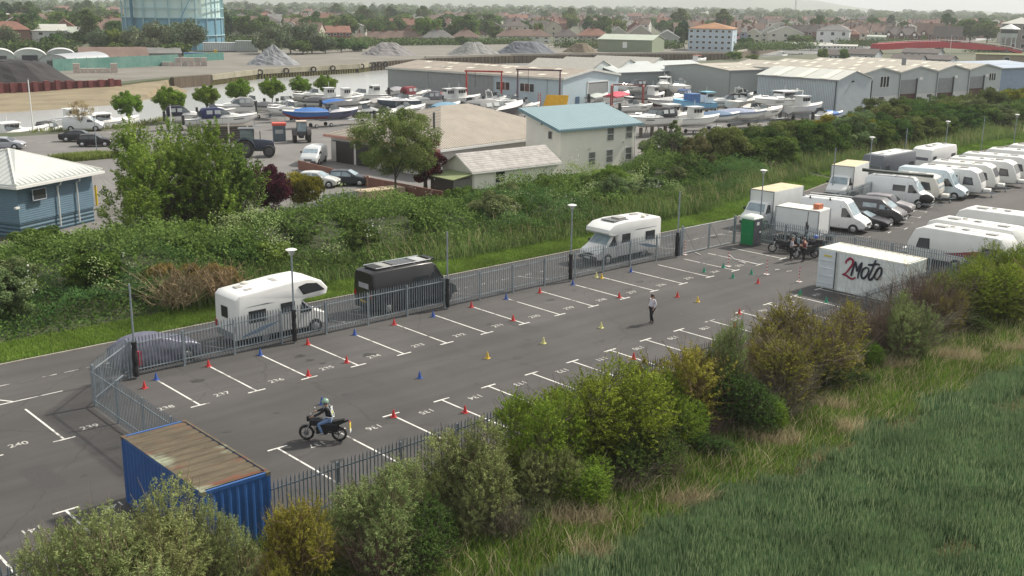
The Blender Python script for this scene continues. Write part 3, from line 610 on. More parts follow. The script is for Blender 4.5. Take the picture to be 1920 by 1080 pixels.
def caravan(label, loc, rz, L_=6.2, col=(.72, .72, .7), stripe_=None, front='sloped', group='caravans parked in the storage yard', H_=2.6, bigwin=False, roofstuff=True):
    t = thing('caravan', label, 'caravan', loc, rz, group); cm = mat(col, .35, var=.04, scale=1); f = L_/2; hw = 1.13
    if front == 'sloped': pr = [(-f+.1, .45), (-f, .8), (-f+.03, 2.2), (-f+.35, H_-.05), (-f+.7, H_), (f-1.1, H_), (f-.55, H_-.22), (f-.12, 1.5), (f, .9), (f-.15, .45)]
    elif front == 'box': pr = [(-f+.05, .45), (-f, .7), (-f, 2.3), (-f+.15, H_), (f-.4, H_), (f-.1, H_-.3), (f, 1.4), (f-.02, .75), (f-.12, .45)]
    else: pr = [(-f+.15, .5), (-f, .9), (-f+.2, 1.9), (-f+.6, H_-.12), (-f+1, H_), (f-1, H_), (f-.5, H_-.15), (f-.1, 1.6), (f, .95), (f-.2, .5)]
    extrude_body(M(), pr, hw, .12).build('body', cm, t, True)
    WG = mat((.06, .065, .075), .15, var=0, spec=.8)
    for s in (-1, 1):
        rwin(t, [(f-1.75, 1.15), (f-.75, 1.15), (f-.95, 1.85), (f-1.7, 1.9)], hw, s, WG)
        rwin(t, [(-f+.5, 1.25), (-f+1.5, 1.25), (-f+1.5, 1.85), (-f+.5, 1.85)], hw, s, WG)
        if s < 0:
            rwin(t, [(f-2.6, 1.4), (f-2.3, 1.4), (f-2.3, 2.0), (f-2.6, 2.0)], hw, s, WG); o = M()
            for x0, x1, z0, z1 in ((f-2.85, f-2.83, .55, 2.2), (f-2.1, f-2.08, .55, 2.2), (f-2.85, f-2.08, 2.18, 2.2)): o.box(x0, x1, -hw-.012, -hw, z0, z1)
            o.build('door_seam', GREY, t)
        if stripe_: M().xz([(-f+.2, .75), (-f+1.9, .95), (f-2.7, 1.0), (-f+1.7, 1.55), (-f+1.2, 1.2), (-f+.2, 1.05)], s*hw, s*(hw+.006)).build('side_stripe', mat(stripe_, .4, var=.05), t)
        wheel(t, -.25, s*(hw-.08), .31, .18); arch(t, -.25, s*(hw+.001), .33)
    # front window band
    if front == 'sloped': P = [(f-.12, 1.45), (f-.5, 2.25)]
    elif front == 'box': P = [(f-.0, 1.35), (f-.12, 2.1)]
    else: P = [(f-.08, 1.4), (f-.42, 2.2)]
    o = M()
    dx, dz = P[1][0]-P[0][0], P[1][1]-P[0][1]; l = math.hypot(dx, dz); nx, nz2 = dz/l*.04, -dx/l*.04; hh = hw-.12 if bigwin else hw-.2
    o.add([(P[0][0]+nx, -hh, P[0][1]+nz2), (P[0][0]+nx, hh, P[0][1]+nz2), (P[1][0]+nx, hh-.1, P[1][1]+nz2), (P[1][0]+nx, -hh+.1, P[1][1]+nz2)], [(0, 1, 2, 3)]).build('front_window', WG if not bigwin else GLASS_L, t)
    q = M()
    for s in (-1, 1): q.tube([(f-.3, s*.6, .42), (f+1.1, 0, .42)], .04, 5)
    q.tube([(f+1.0, 0, .42), (f+1.3, 0, .48)], .035, 6); q.tube([(f+.8, 0, .1), (f+.8, 0, .75)], .03, 5); q.ball((f+.8, 0, .1), .1, 8, 5); q.build('tow_hitch', GALV, t)
    M().box(f, f+.65, -.45, .45, .45, .8).build('gas_locker', cm, t, False, .08)
    if roofstuff:
        rg = random.Random(label); roofbox(t, f-2.0, .1, H_, .75, .55); roofbox(t, -.2, -.1, H_, .4, .4); roofbox(t, -f+1.3, .2, H_, .7, .5)
        M().tube([(.9, -.5, H_), (.9, -.5, H_+.06)], [.2, .17], 10).build('vent', mat((.4, .39, .34), .5), t)
        M().box(-f+.6, f-1.2, -.02, .0, H_-.01, H_+.02).build('roof_seam', mat((.4, .39, .35), .6), t)
    return t
def motorhome(label, loc, rz, overcab=True, col=(.74, .74, .72), L_=6.6, H_=2.95):
    t = thing('motorhome', label, 'motorhome', loc, rz, 'motorhomes parked along the road'); cm = mat(col, .32, var=.04, scale=1); f = L_/2; hw = 1.13
    if overcab: pr = [(-f, .42), (-f, .8), (-f+.02, H_-.35), (-f+.22, H_-.15), (-f+.5, H_-.12), (f-2.4, H_+.1), (f-1.2, H_+.12), (f-.5, H_-.12), (f-.12, H_-.55), (f-.2, H_-.85), (f-.6, H_-.97), (f-1.5, 1.98), (f-1.75, 1.9), (f-1.95, .42)]
    else: pr = [(-f, .42), (-f, .8), (-f+.02, H_-.45), (-f+.12, H_-.3), (-f+.3, H_-.25), (f-2.6, H_-.18), (f-1.5, H_-.28), (f-.9, H_-.6), (f-.85, H_-.85), (f-1.3, 1.95), (f-1.8, 1.9), (f-2.0, .42)]
    extrude_body(M(), pr, hw, .13).build('body', cm, t, True)
    st = [(f-2.1, .3, 1.98, 1), (f-1.75, .3, 1.98, 1), (f-1.62, .3, 1.94, 1), (f-.9, .3, 1.28, .99), (f-.38, .32, 1.08, .95), (f-.06, .36, .88, .88), (f, .45, .68, .8)]
    cb = Body(st, .98, .84, 1.15); cb.mesh().build('cab', cm, t, True)
    q = M(); cb.front(q, f-.95, f-1.6); q.build('windscreen', GLASS_L, t)
    for s in (-1, 1):
        q = M(); cb.side(q, [(f-1.08, 1.22), (f-1.95, 1.2), (f-1.95, 1.85), (f-1.68, 1.85)], s); q.build('door_window', GLASS, t)
        if overcab: rwin(t, [(f-2.0, H_-.22), (f-1.5, H_-.1), (f-.85, H_-.18), (f-.35, H_-.62), (f-1.7, H_-.7)], hw-.005, s)
        rwin(t, [(-f+.75, 1.25), (-f+1.75, 1.25), (-f+1.75, 1.9), (-f+.75, 1.9)], hw, s); rwin(t, [(f-3.1, 1.4), (f-2.25, 1.4), (f-2.25, 2.0), (f-3.1, 2.0)], hw, s)
        o = M().xz([(-f+.5, 2.12), (f-3.4, 2.12), (f-3.9, 2.18), (-f+.9, 2.15)], s*hw, s*(hw+.006)); o.build('side_stripe', mat((.12, .13, .15), .5), t)
        M().xz([(-f+.3, .55), (-f+1.4, .7), (-f+2.6, 1.1), (-f+1.6, 1.0), (-f+.3, .62)], s*hw, s*(hw+.007)).build('side_decal', mat((.13, .2, .3), .5), t)
    rwin_ = M().box(-f-.03, -f, -.3, .35, 1.5, 2.1); rwin_.build('rear_window', BLACK, t, False, .01)
    M().box(-f-.04, -f, -.95, .95, .45, .8).build('rear_bumper', GREY, t, False, .03)
    for s in (-1, 1): M().box(-f-.05, -f-.01, s*.95-.07, s*.95+.07, .85, 1.2).build('tail_light', mat((.35, .01, .01), .3), t)
    zz = H_-.13 if overcab else H_-.24
    roofbox(t, -f+1, .35, zz, .4, .4, .07, mat((.35, .34, .3), .5)); roofbox(t, -f+1.3, -.45, zz, .7, .35, .05); roofbox(t, 0.3, .1, zz+.08, .75, .75, .1)
    M().tube([(-f+1.6, .7, zz), (-f+1.6, .7, zz+.14), (-f+1.6, .7, zz+.2)], [.1, .22, .12], 10).build('aerial_dome', CREAM, t, True)
    if not overcab: roofbox(t, .7, .1, zz+.04, 1.5, 1.3, .04, mat((.12, .12, .12), .3), 'solar_panel')
    wheels(t, (-f+1.75, f-.95), 1.03, .34, rim=mat((.4, .4, .41), .4, .5)); lights(t, cb, f-.2, .9, .72); mirrors(t, f-1.35, 1.3, .98)
    M().box(f-.05, f+.05, -.85, .85, .36, .64).build('bumper', DGREY, t, False, .04); M().box(f-.1, f+.03, -.45, .45, .7, .82).build('grille', BLACK, t); plate(t, f+.06, .45)
    return t
def box_truck(label, loc, rz, L_=6.4, grp='box trucks on the road'):
    t = thing('box_truck', label, 'truck', loc, rz, grp); f = L_/2; wm_ = mat((.7, .71, .7), .4, var=.05)
    M().box(-f, f-1.7, -1.1, 1.1, .85, 3.0).build('cargo_box', wm_, t, False, .02); M().box(-f+.03, f-1.73, -1.07, 1.07, 3.0, 3.03).build('box_roof', mat((.55, .47, .3), .6, var=.2), t)
    q = M()
    for s in (-1, 1):
        q.box(f-1.74, f-1.68, s*1.1-.03, s*1.1+.03, .85, 3.02); q.box(-f-.01, -f+.05, s*1.1-.03, s*1.1+.03, .85, 3.02); q.box(-f+.05, f-1.74, s*1.1-.02, s*1.1+.03, .8, .88)
    q.box(f-1.74, f-1.68, -1.07, 1.07, 2.96, 3.02); q.build('box_frame', GREY, t)
    M().box(-1.7, -.9, -1.115, -1.1, .95, 2.6).build('side_door', mat((.5, .52, .53), .5), t)
    q = M(); q.ball((0, 0, 0), (.5, .01, .28), 12, 6); o = q.build('faded_emblem', mat((.52, .58, .58), .6, var=.15, scale=9), t); o.location = (-2.5, -1.11, 2.2); 
    st = [(f-1.75, .4, 2.1, 1), (f-1.3, .4, 2.12, 1), (f-1.15, .4, 2.05, 1), (f-.75, .4, 1.35, .99), (f-.3, .4, 1.15, .95), (f-.02, .42, .9, .9), (f, .5, .7, .85)]
    cb = Body(st, 1.0, .86, 1.2); cb.mesh().build('cab', wm_, t, True); q = M(); cb.front(q, f-.78, f-1.12); q.build('windscreen', GLASS_L, t)
    for s in (-1, 1):
        q = M(); cb.side(q, [(f-.85, 1.3), (f-1.6, 1.28), (f-1.6, 1.95), (f-1.2, 1.95)], s); q.build('door_window', GLASS, t)
    M().box(-f+.1, f-1.6, -.45, .45, .5, .8).build('chassis', BLACK, t); wheels(t, (-f+1.3, f-.85), 1.0, .37); mirrors(t, f-1.0, 1.4, 1.0); M().box(f-.03, f+.05, -.9, .9, .4, .65).build('bumper', DGREY, t, False, .04)
    return t
def trailer_box(label, loc, rz, L_=3.6, H_=2.5):
    t = thing('box_trailer', label, 'trailer', loc, rz); f = L_/2; c = mat((.72, .73, .73), .4, var=.04)
    M().box(-f, f, -1, 1, .55, H_).build('body', c, t, False, .02); q = M()
    for x in (-f, f):
        for s in (-1, 1): q.box(x-.035, x+.035, s-.035, s+.035, .5, H_+.02)
    for s in (-1, 1): q.box(-f+.04, f-.04, s-.02, s+.035, .5, .6); q.box(-f+.04, f-.04, s-.03, s+.03, H_-.04, H_+.03)
    q.build('edge_frame', mat((.35, .37, .4), .4, .5), t); M().box(-f+.05, f-.05, -.95, .95, H_+.005, H_+.03).build('roof', mat((.68, .65, .58), .5), t)
    for s in (-1, 1): wheel(t, -.1, s*1.05, .3, .18); M().box(-.5, .3, s*1.05-.12, s*1.05+.12, .62, .68).build('mudguard', DGREY, t)
    q = M().tube([(f, .4, .5), (f+1, 0, .5)], .04, 5); q.tube([(f, -.4, .5), (f+1, 0, .5)], .04, 5); q.tube([(f+.8, 0, .05), (f+.8, 0, .8)], .03, 5); q.build('tow_hitch', GALV, t); return t
PI = math.pi
motorhome('white motorhome with a raised overcab bed window, parked behind the left part of the fence', (8.05, 2.75, 0), 0, L_=5.75)
motorhome('white low profile motorhome with a solar panel, nose to the left behind the fence', (36.35, 3.3, 0), PI, False, L_=6.5, H_=3.05)
v = van('black high roof camper van with roof rails and solar panels behind the fence', (17.2, 3.0, 0), 0, (.018, .018, .02), 6.3, 2.6)
for y in (-.62, .62): M().tube([(-2.7, y, 2.7), (1.3, y, 2.7)], .025, 5).build('roof_rail', CHROME if y < 0 else GALV, v)
for x, lx, mm_ in ((-2.4, .7, BLACK), (-1.8, .6, mat((.3, .3, .28), .4)), (-.6, 1.5, mat((.05, .05, .055), .2)), (.7, .7, mat((.42, .42, .42), .2)), (1.5, .35, BLACK)): roofbox(v, x, 0, 2.62, lx, 1.0, .06, mm_, 'roof_panel')
M().box(-3.19, -3.16, -.55, .4, 1.55, 1.85).build('rear_notice', mat((.3, .3, .33), .5), v)
# car under a crumpled cover
t = thing('covered_car', 'small car under a crumpled silver cover with a red strap behind the fence corner', 'car', (1.15, 2.55, 0), 0)
st = [(-2.1, .25, .6, .85), (-2.0, .1, .95, .95), (-1.5, .08, 1.35, 1), (-.6, .08, 1.5, 1), (.2, .08, 1.46, 1), (.95, .1, 1.08, 1), (1.7, .12, .95, .97), (2.05, .15, .75, .9), (2.15, .25, .55, .8)]
bd = Body(st, .95, .74, .8); q = bd.mesh(); o = q.build('cover', mat((.13, .13, .18), .45, .2, var=.15, scale=3), t, True); s_ = o.modifiers.new('s', 'SUBSURF'); s_.levels = s_.render_levels = 2
tx = bpy.data.textures.new('crumple', 'CLOUDS'); tx.noise_scale = .28; dd = o.modifiers.new('d', 'DISPLACE'); dd.texture = tx; dd.strength = .12
M().box(-1.25, -1.1, -1.02, 1.02, .3, 1.0).build('red_strap', mat((.45, .02, .05), .6), t); wheels(t, (-1.3, 1.3), .9, .31)
# right-hand storage yard
def yd(px, py, back=0, side=0):              # bay front point, then back along the bay
    a = at(px, py); d = Vector((math.sin(BEND), -math.cos(BEND), 0)); e = Vector((math.cos(BEND), math.sin(BEND), 0)); p = a-d*back+e*side; p.z = 0; return p
HD = -PI/2+BEND
v = van('white high roof van with a roof ladder rack parked beside the small white trailer', yd(1633, 434, 2.75, -.75), HD, (.72, .73, .73), 5.5, 2.55, sidewin=False)
q = M()
for s in (-.75, .75): q.tube([(-2.5, s, 2.66), (1.0, s, 2.66)], .03, 5)
q.build('roof_rack', mat((.7, .7, .68), .4), v)
for x in (-2.0, -.35):
    M().xz([(x, 2.45), (x+.18, 2.45), (x+.12, 2.68), (x+.06, 2.68)], -.93, -.97).build('rack_bracket', DGREY, v)
car('low black sports saloon parked between the white van and the grey camper', yd(1674, 428, 2.2, -.75), HD, (.02, .018, .025), 'sport', glass=GLASS_L)
v = van('matt dark grey classic camper van parked beside the black car', yd(1702, 418, 2.3, -.8), HD, (.075, .07, .075), 4.6, 2.0, sidewin=True, glass=GLASS_L)
car('silver estate car parked behind the grey camper van', yd(1718, 402, 2.3, -.8), HD, (.27, .25, .26), 'suv')
v = van('white van with a long dark canoe on its roof bars', yd(1752, 385, 3.0, -1.0), HD, (.72, .74, .74), 6.0, 2.5, sidewin=True, rack=True)
q = M(); rings = []
for i in range(13):
    x = -3.2+i*.54; k = math.sqrt(max(.02, 1-((x-.04)/3.3)**2)); rings.append([(x, -.42*k, .28), (x, -.3*k, .1), (x, 0, .02), (x, .3*k, .1), (x, .42*k, .28), (x, 0, .34)])
o = q.loft(rings).build('canoe', mat((.05, .06, .05), .4, var=.2), None, True); tag(o, 'long dark canoe lying on the roof of the white van', 'canoe'); P_ = yd(1752, 385, 3.4, -1.0); o.location = (P_.x, P_.y, 2.62); o.rotation_euler.z = HD
caravan('cream old caravan with a wide front window, next to the white van with the canoe', yd(1772, 376, 2.6, -1.0), HD, 4.9, (.66, .64, .58), front='old', H_=2.45, bigwin=True)
van('pale blue fronted motorhome van between two caravans', yd(1818, 371, 3.2, -1.3), HD, (.58, .66, .7), 6.4, 2.75, sidewin=False)
caravan('white caravan with a large dark curved front panel', yd(1848, 365, 3.2, -1.25), HD, 6.4, bigwin=False); 
caravan('white caravan just behind the one with the dark curved front', yd(1868, 357, 3.2, -.3), HD, 6.6, (.7, .7, .67))
caravan('large white caravan with dark framed side window at the right edge', yd(1908, 349, 3.4, -.6), HD, 7.0)
caravan('white caravan behind the large one at the right edge of the yard', yd(1935, 340, 3.6, -.3), HD, 7.2)
for i in range(3): caravan('row of caravans', yd(1975+i*38, 331-i*9, 3.6, .2), HD, 7, group='caravans beyond the right edge')['label'] = 'white caravan at the far right end of the row, %s from the end' % ordn(2-i)
caravan('white caravan with a red and grey side flash just behind the white container', (52.75, -13.9, 0), PI/2+.03, 6.9, stripe_=(.25, .03, .05), H_=2.65)
caravan('white caravan standing behind the one with the red side flash', (56.1, -13.2, 0), PI/2+.03, 6.9, H_=2.7)
caravan('white caravan with a long roof at the right edge, nearest the bushes', (62.4, -12.6, 0), PI/2+.1, 7.2, H_=2.65)
car('black car partly cut by the right edge behind the caravans', (72.0, -10.9, 0), PI/2+.2, (.02, .02, .02), 'hatch')
trailer_box('small white box trailer behind the fence next to the motorcycles', (52.3, -1.4, 0), -PI/2+.12)
M().box(-.35, .35, -.25, .25, 0, .45)
o = M().box(-.35, .3, -.25, .25, 0, .38).build('red_ended_box', mat((.5, .16, .08), .6, var=.1), None, False, .02); o.location = (52.5, -2.6, 2.53); tag(o, 'small orange red box on the roof of the white trailer', 'box')
box_truck('white box truck with a tan roof, nearest to the green toilet', tuple(rd(56.1, 3.4)), PI+.05)
box_truck('white box truck with a faded round emblem, second from the green toilet', tuple(rd(74.5, 3.0)), PI+BEND)
DS_ = caravan('long dark sided trailer with a white roof on the road behind the canoe van', tuple(rd(86.5, 3.3)), PI+BEND2, 7.6, (.12, .13, .15), front='box', group='trailers on the road', H_=2.9)
M().box(-3.1, 2.6, -1.0, 1.0, 2.9, 2.95).build('roof_sheet', WHITE, DS_)
caravan('white caravan parked on the road behind the pale blue motorhome', tuple(rd(97, 3.3)), PI+BEND2, 7.0, group='trailers on the road', H_=2.8)
# trailer with a scooter
t = thing('motorcycle_trailer', 'low open trailer with a wheel and covered scooter in front of the silver car', 'trailer', yd(1738, 390, .5, -.2), HD)
q = M()
for s in (-.6, .6): q.tube([(-1.1, s, .4), (1.1, s, .4), (1.9, 0, .4)], .03, 5)
for x in (-1.0, 0, 1.0): q.tube([(x, -.6, .4), (x, .6, .4)], .025, 5)
q.build('frame', GALV, t); wheel(t, 0, .72, .26, .15); wheel(t, 0, -.72, .26, .15)
M().ball((.4, .1, .85), (.65, .3, .42), 10, 7).build('black_cover', BLACK, t, True)
# cars and vans in the far yard and car park
van('white panel van parked near the water left of the small trees', at(148, 249)+Vector((1.6, 2.2, 0)), -.55, (.68, .7, .7), 5.2, 2.0, sidewin=False)
car('black hatchback parked side on in the far car park', at(172, 276)+Vector((.8, .9, 0)), -.6, (.02, .015, .018), 'hatch')
car('black saloon half hidden behind the black hatchback', at(140, 270)+Vector((1.5, 2.5, 0)), -.6, (.02, .022, .025), 'saloon')
car('silver car at the left edge above the blue hut roof', at(15, 281)+Vector((0, 1, 0)), -.6, (.4, .41, .45), 'saloon')
car('dark blue grey saloon parked in front of the low brown wall', at(655, 352)+Vector((1.0, 1.6, 0)), -.85, (.04, .045, .055), 'hatch', glass=GLASS_L)
car('white car parked left of the dark saloon behind the hedge', at(608, 355)+Vector((.6, 1.8, 0)), -.95, (.66, .66, .64), 'hatch', glass=GLASS_L)
car('dark pickup hidden behind the purple tree', at(545, 372)+Vector((-1, 2, 0)), -.9, (.03, .04, .06), 'suv')
car('dark car partly hidden behind the big green tree', at(360, 408)+Vector((0, 1, 0)), -.5, (.02, .02, .022), 'hatch')
car('white car bonnet showing right of the big green tree', at(468, 330)+Vector((-1, 1, 0)), -1.2, (.68, .68, .66), 'hatch')
van('white van with black side parked beside the hipped roof workshop', at(580, 312)+Vector((1.6, 1.6, 0)), PI+.75, (.6, .62, .62), 5.0, 1.95, sidewin=False)
car('dark blue four wheel drive parked by the grey boat shed', at(1345, 182)+Vector((1, 1, 0)), .1, (.03, .045, .06), 'suv')
car('white car among the boats behind the shed end', at(1395, 140)+Vector((1, 1, 0)), .1, (.5, .5, .5), 'suv')
for i, (px, py) in enumerate(((1888, 192), (1905, 190), (1925, 188))): car('car parked at the right edge beyond the bushes, %s from the left' % ordn(i), at(px, py), .2, ((.6, .6, .6), (.3, .32, .35), (.7, .7, .7))[i], 'hatch')
# tractors
def tractor(label, loc, rz, col, sc=1.0, cabc=None):
    t = thing('tractor', label, 'tractor', loc, rz, sc=sc); cm = mat(col, .4, var=.1)
    for s in (-1, 1):
        o = wheel(t, -.9, s*.95, .88, .5, mat((.05, .05, .055), .5)); q = M()
        for k in range(22):
            a = k*2*PI/22; q.tube([(math.cos(a)*.86, -.24, math.sin(a)*.86), (math.cos(a+.1)*.93, 0, math.sin(a+.1)*.93)], .035, 4); q.tube([(math.cos(a+.14)*.86, .24, math.sin(a+.14)*.86), (math.cos(a+.24)*.93, 0, math.sin(a+.24)*.93)], .035, 4)
        q.build('tread', RUBBER, o); wheel(t, 1.45, s*.85, .6, .38, mat((.05, .05, .055), .5))
        rings = [[(-.9+math.cos(a)*r_, s*.68+d_, .88+math.sin(a)*r_) for r_, d_ in ((1.0, 0), (1.06, 0), (1.06, s*.55), (1.0, s*.55))] for a in [R(x) for x in range(10, 171, 20)]]
        M().loft(rings).build('mudguard', cm, t, True)
    M().loft([[(x, y*w, z0+(z1-z0)*k) for y, k in ((-1, 0), (-1, .7), (-.6, 1), (.6, 1), (1, .7), (1, 0))] for x, w, z0, z1 in ((-.1, .42, .8, 1.75), (.8, .4, .8, 1.7), (1.7, .36, .8, 1.6), (1.95, .3, .85, 1.45))]).build('bonnet', cm, t, True)
    M().box(-.9, 1.6, -.3, .3, .55, .95).build('chassis', DGREY, t)
    q = M()
    for x, y in ((-1.4, -.65), (-1.4, .65), (-.05, -.6), (-.05, .6)): q.tube([(x, y, 1.4), (x+.05, y*.95, 2.75)], .045, 5)
    q.build('cab_frame', DGREY, t); M().box(-1.55, .05, -.72, .72, 2.75, 2.88).build('cab_roof', mat(cabc or (.12, .13, .14), .5), t, False, .04)
    for s in (-1, 1): M().box(-1.32, -.08, s*.62-.01, s*.62+.01, 1.5, 2.7).build('side_glass', mat((.09, .14, .14), .1, spec=.8), t)
    M().box(-.04, -.02, -.58, .58, 1.75, 2.7).build('windscreen', GLASS_L, t); M().box(-1.4, -1.38, -.58, .58, 1.5, 2.7).build('rear_glass', GLASS_L, t)
    M().box(-1.35, -.1, -.6, .6, .95, 1.5).build('cab_floor', DGREY, t); M().tube([(.6, .3, 1.7), (.6, .3, 2.5)], .05, 6).build('exhaust', DGREY, t); return t
tractor('large dark blue tractor parked in the yard facing right', at(486, 295)+Vector((0, 1, 0)), -.55, (.02, .03, .055), 1.15)
tractor('small old tractor seen from behind, standing left of the hipped roof', at(569, 266)+Vector((0, .5, 0)), 1.1, (.06, .05, .05), .95, (.5, .4, .33))
# ================================================================ people
SKIN = mat((.5, .3, .21), .6, var=.05)
def skin_mesh(name, nodes, edges, mt, parent, sub=2, root=0):
    """nodes: (x,y,z,r[,ry]); grown with the Skin modifier then frozen to a mesh"""
    me = bpy.data.meshes.new(name); me.from_pydata([n_[:3] for n_ in nodes], edges, []); o = link(name, me)
    sk = o.modifiers.new('skin', 'SKIN'); sk.use_smooth_shade = True
    for i, n_ in enumerate(nodes):
        d = me.skin_vertices[0].data[i]; d.radius = (n_[3], n_[4] if len(n_) > 4 else n_[3]); d.use_root = i == root
    ss = o.modifiers.new('s', 'SUBSURF'); ss.levels = ss.render_levels = sub
    dg = bpy.context.evaluated_depsgraph_get(); me2 = bpy.data.meshes.new_from_object(o.evaluated_get(dg)); bpy.data.objects.remove(o); bpy.data.meshes.remove(me)
    me2.name = name; me2.materials.clear(); return link(name, me2, mt, parent)
def lerp(a, b, t): return tuple(a[i]+(b[i]-a[i])*t for i in range(3))
def person(label, loc, rz, J, top, trousers, shoes, hair, helmet=None, sleeves='long', skirt=False, sc=1.0):
    """J: joints of the pose. x is forward, y is the left side of the body"""
    t = thing('person', label, 'person', loc, rz, sc=sc)
    P, C, N, H = J['pelvis'], J['chest'], J['neck'], J['head']
    nd = [(*P, .13, .1), (*lerp(P, C, .5), .12, .1), (*C, .15, .11), (*N, .055), (*lerp(N, H, .35), .06), (*H, .085, .1), (H[0]+.0, H[1], H[2]+.08, .075)]
    ed = [(0, 1), (1, 2), (2, 3), (3, 4), (4, 5), (5, 6)]
    for s in 'lr':
        a, b, c = J['sh'+s], J['el'+s], J['wr'+s]; k = len(nd); nd += [(*a, .055), (*lerp(a, b, .5), .045), (*b, .038), (*lerp(b, c, .4), .036), (*c, .026)]; ed += [(2, k), (k, k+1), (k+1, k+2), (k+2, k+3), (k+3, k+4)]
        d = Vector(c)-Vector(b); d.normalize(); pal = Vector(c)+d*.07; m_ = len(nd); nd.append((*pal, .03, .018)); ed.append((k+4, m_)); side = Vector((-d.z, 0, d.x)) if abs(d.y) < .9 else Vector((1, 0, 0)); side.normalize()
        for i, L2 in enumerate((.07, .08, .075, .06)):
            q = pal+side*(.024-.016*i); n_ = len(nd); e1 = q+d*(.03+L2*.3); e2 = q+d*(.03+L2*.75)+Vector((0, (-.02 if s == 'l' else .02), 0)); nd += [(*e1, .009), (*e2, .008)]; ed += [(m_, n_), (n_, n_+1)]
        n_ = len(nd); nd += [(*(Vector(c)+side*.04+d*.04), .01), (*(Vector(c)+side*.055+d*.075), .009)]; ed += [(k+4, n_), (n_, n_+1)]
        a, b, c, f_ = J['hp'+s], J['kn'+s], J['an'+s], J['to'+s]; k = len(nd); nd += [(*a, .085), (*lerp(a, b, .5), .07), (*b, .052), (*lerp(b, c, .35), .052), (*c, .036), (*f_, .032)]; ed += [(0, k), (k, k+1), (k+1, k+2), (k+2, k+3), (k+3, k+4), (k+4, k+5)]
    body = skin_mesh('body', nd, ed, SKIN, t)
    # clothing as slightly wider skins over the same joints
    g = .018
    cn = [(*P, .15+g, .125+g), (*lerp(P, C, .5), .14+g, .12+g), (*C, .165+g, .125+g), (*lerp(C, N, .8), .07, .07)]; ce = [(0, 1), (1, 2), (2, 3)]
    for s in 'lr':
        a, b, c = J['sh'+s], J['el'+s], J['wr'+s]; k = len(cn); cn += [(*a, .07), (*lerp(a, b, .5), .06), (*b, .053)]; ce += [(2, k), (k, k+1), (k+1, k+2)]
        if sleeves == 'long': cn += [(*lerp(b, c, .9), .042)]; ce += [(k+2, k+3)]
    skin_mesh('jacket', cn, ce, top, t)
    tn = [(P[0], P[1], P[2]-.02, .14, .12)]; te = []
    for s in 'lr':
        a, b, c = J['hp'+s], J['kn'+s], J['an'+s]; k = len(tn); tn += [(*a, .095), (*lerp(a, b, .5), .083), (*b, .066), (*lerp(b, c, .5), .06), (*lerp(b, c, .95), .052)]; te += [(0, k), (k, k+1), (k+1, k+2), (k+2, k+3), (k+3, k+4)]
        c, f_ = J['an'+s], J['to'+s]; d = Vector(f_)-Vector(c); d.normalize()
        skin_mesh('shoe', [(*(Vector(c)-d*.05-Vector((0, 0, .01))), .045), (*c, .05), (*lerp(c, f_, .6), .045, .04), (*(Vector(f_)+d*.04), .035, .03)], [(0, 1), (1, 2), (2, 3)], shoes, t)
    skin_mesh('trousers', tn, te, trousers, t)
    hx, hy, hz = H; fd = J.get('face', (1, 0)); fx, fy = fd
    if helmet:
        M().ball((hx, hy, hz+.05), (.15, .14, .15), 16, 10).build('helmet', helmet, t, True); q = M().ball((hx+fx*.06, hy+fy*.06, hz+.03), (.12, .12, .075), 12, 6); q.build('visor', mat((.05, .06, .05), .1, spec=.9), t, True)
        M().ball((hx+fx*.07, hy+fy*.07, hz-.05), (.085, .085, .05), 10, 6).build('chin', SKIN, t, True)
    else:
        M().ball((hx-fx*.02, hy-fy*.02, hz+.07), (.107, .1, .105), 14, 8).build('hair', hair, t, True); tail = J.get('tail')
        if tail: M().tube([(hx-.09*fx, hy-.09*fy, hz+.08), (hx-.15*fx, hy-.15*fy, hz-.02), (hx-.16*fx, hy-.16*fy, hz-.16)], [.04, .045, .02], 7).build('ponytail', hair, t, True)
    n_ = Vector((hx+fx*.105, hy+fy*.105, hz+.0)); M().ball(n_, (.018, .016, .024), 6, 5).build('nose', SKIN, t, True)
    for s in (-1, 1): M().ball((hx+fx*.09-fy*s*.032, hy+fy*.09+fx*s*.032, hz+.025), .012, 6, 5).build('eye', BLACK, t, True); M().ball((hx-fy*s*.09, hy+fx*s*.09, hz), (.02, .02, .032), 6, 5).build('ear', SKIN, t, True)
    M().ball((hx+fx*.088, hy+fy*.088, hz-.045), (.012, .02, .007), 6, 4).build('mouth', mat((.4, .15, .13), .5), t, True)
    return t
DK = mat((.012, .013, .017), .8, var=.2); SH = mat((.06, .045, .045), .7)
walk = dict(pelvis=(0, 0, .93), chest=(.02, 0, 1.27), neck=(.03, 0, 1.45), head=(.05, 0, 1.56), shl=(.02, .17, 1.39), shr=(.02, -.17, 1.39), ell=(-.06, .22, 1.12), elr=(-.05, -.21, 1.12), wrl=(.1, .2, .93), wrr=(.12, -.18, .95),
    hpl=(0, .09, .88), hpr=(0, -.09, .88), knl=(.17, .1, .52), knr=(.0, -.1, .47), anl=(-.02, .1, .1), anr=(-.06, -.1, .08), tol=(.12, .1, .04), tor=(.09, -.1, .035), tail=True)
person('walking person in a white top and black trousers with long dark hair tied back', (25.4, -9.1, 0), R(178), walk, mat((.62, .6, .66), .8, var=.08), DK, SH, mat((.03, .015, .012), .6))
stand = dict(walk); stand.update(knl=(.03, .1, .47), anl=(0, .11, .08), tol=(.13, .12, .035), anr=(0, -.11, .08), knr=(.02, -.1, .47), tor=(.13, -.12, .035), ell=(.02, .24, 1.13), elr=(.05, -.24, 1.13), wrl=(.22, .16, 1.12), wrr=(.24, -.14, 1.14), head=(.09, 0, 1.55), tail=False)
person('person in a pale grey top standing left of the pair by the motorcycles', (45.15, -5.2, 0), R(-70), stand, mat((.3, .29, .33), .8), DK, SH, mat((.2, .15, .12), .6))
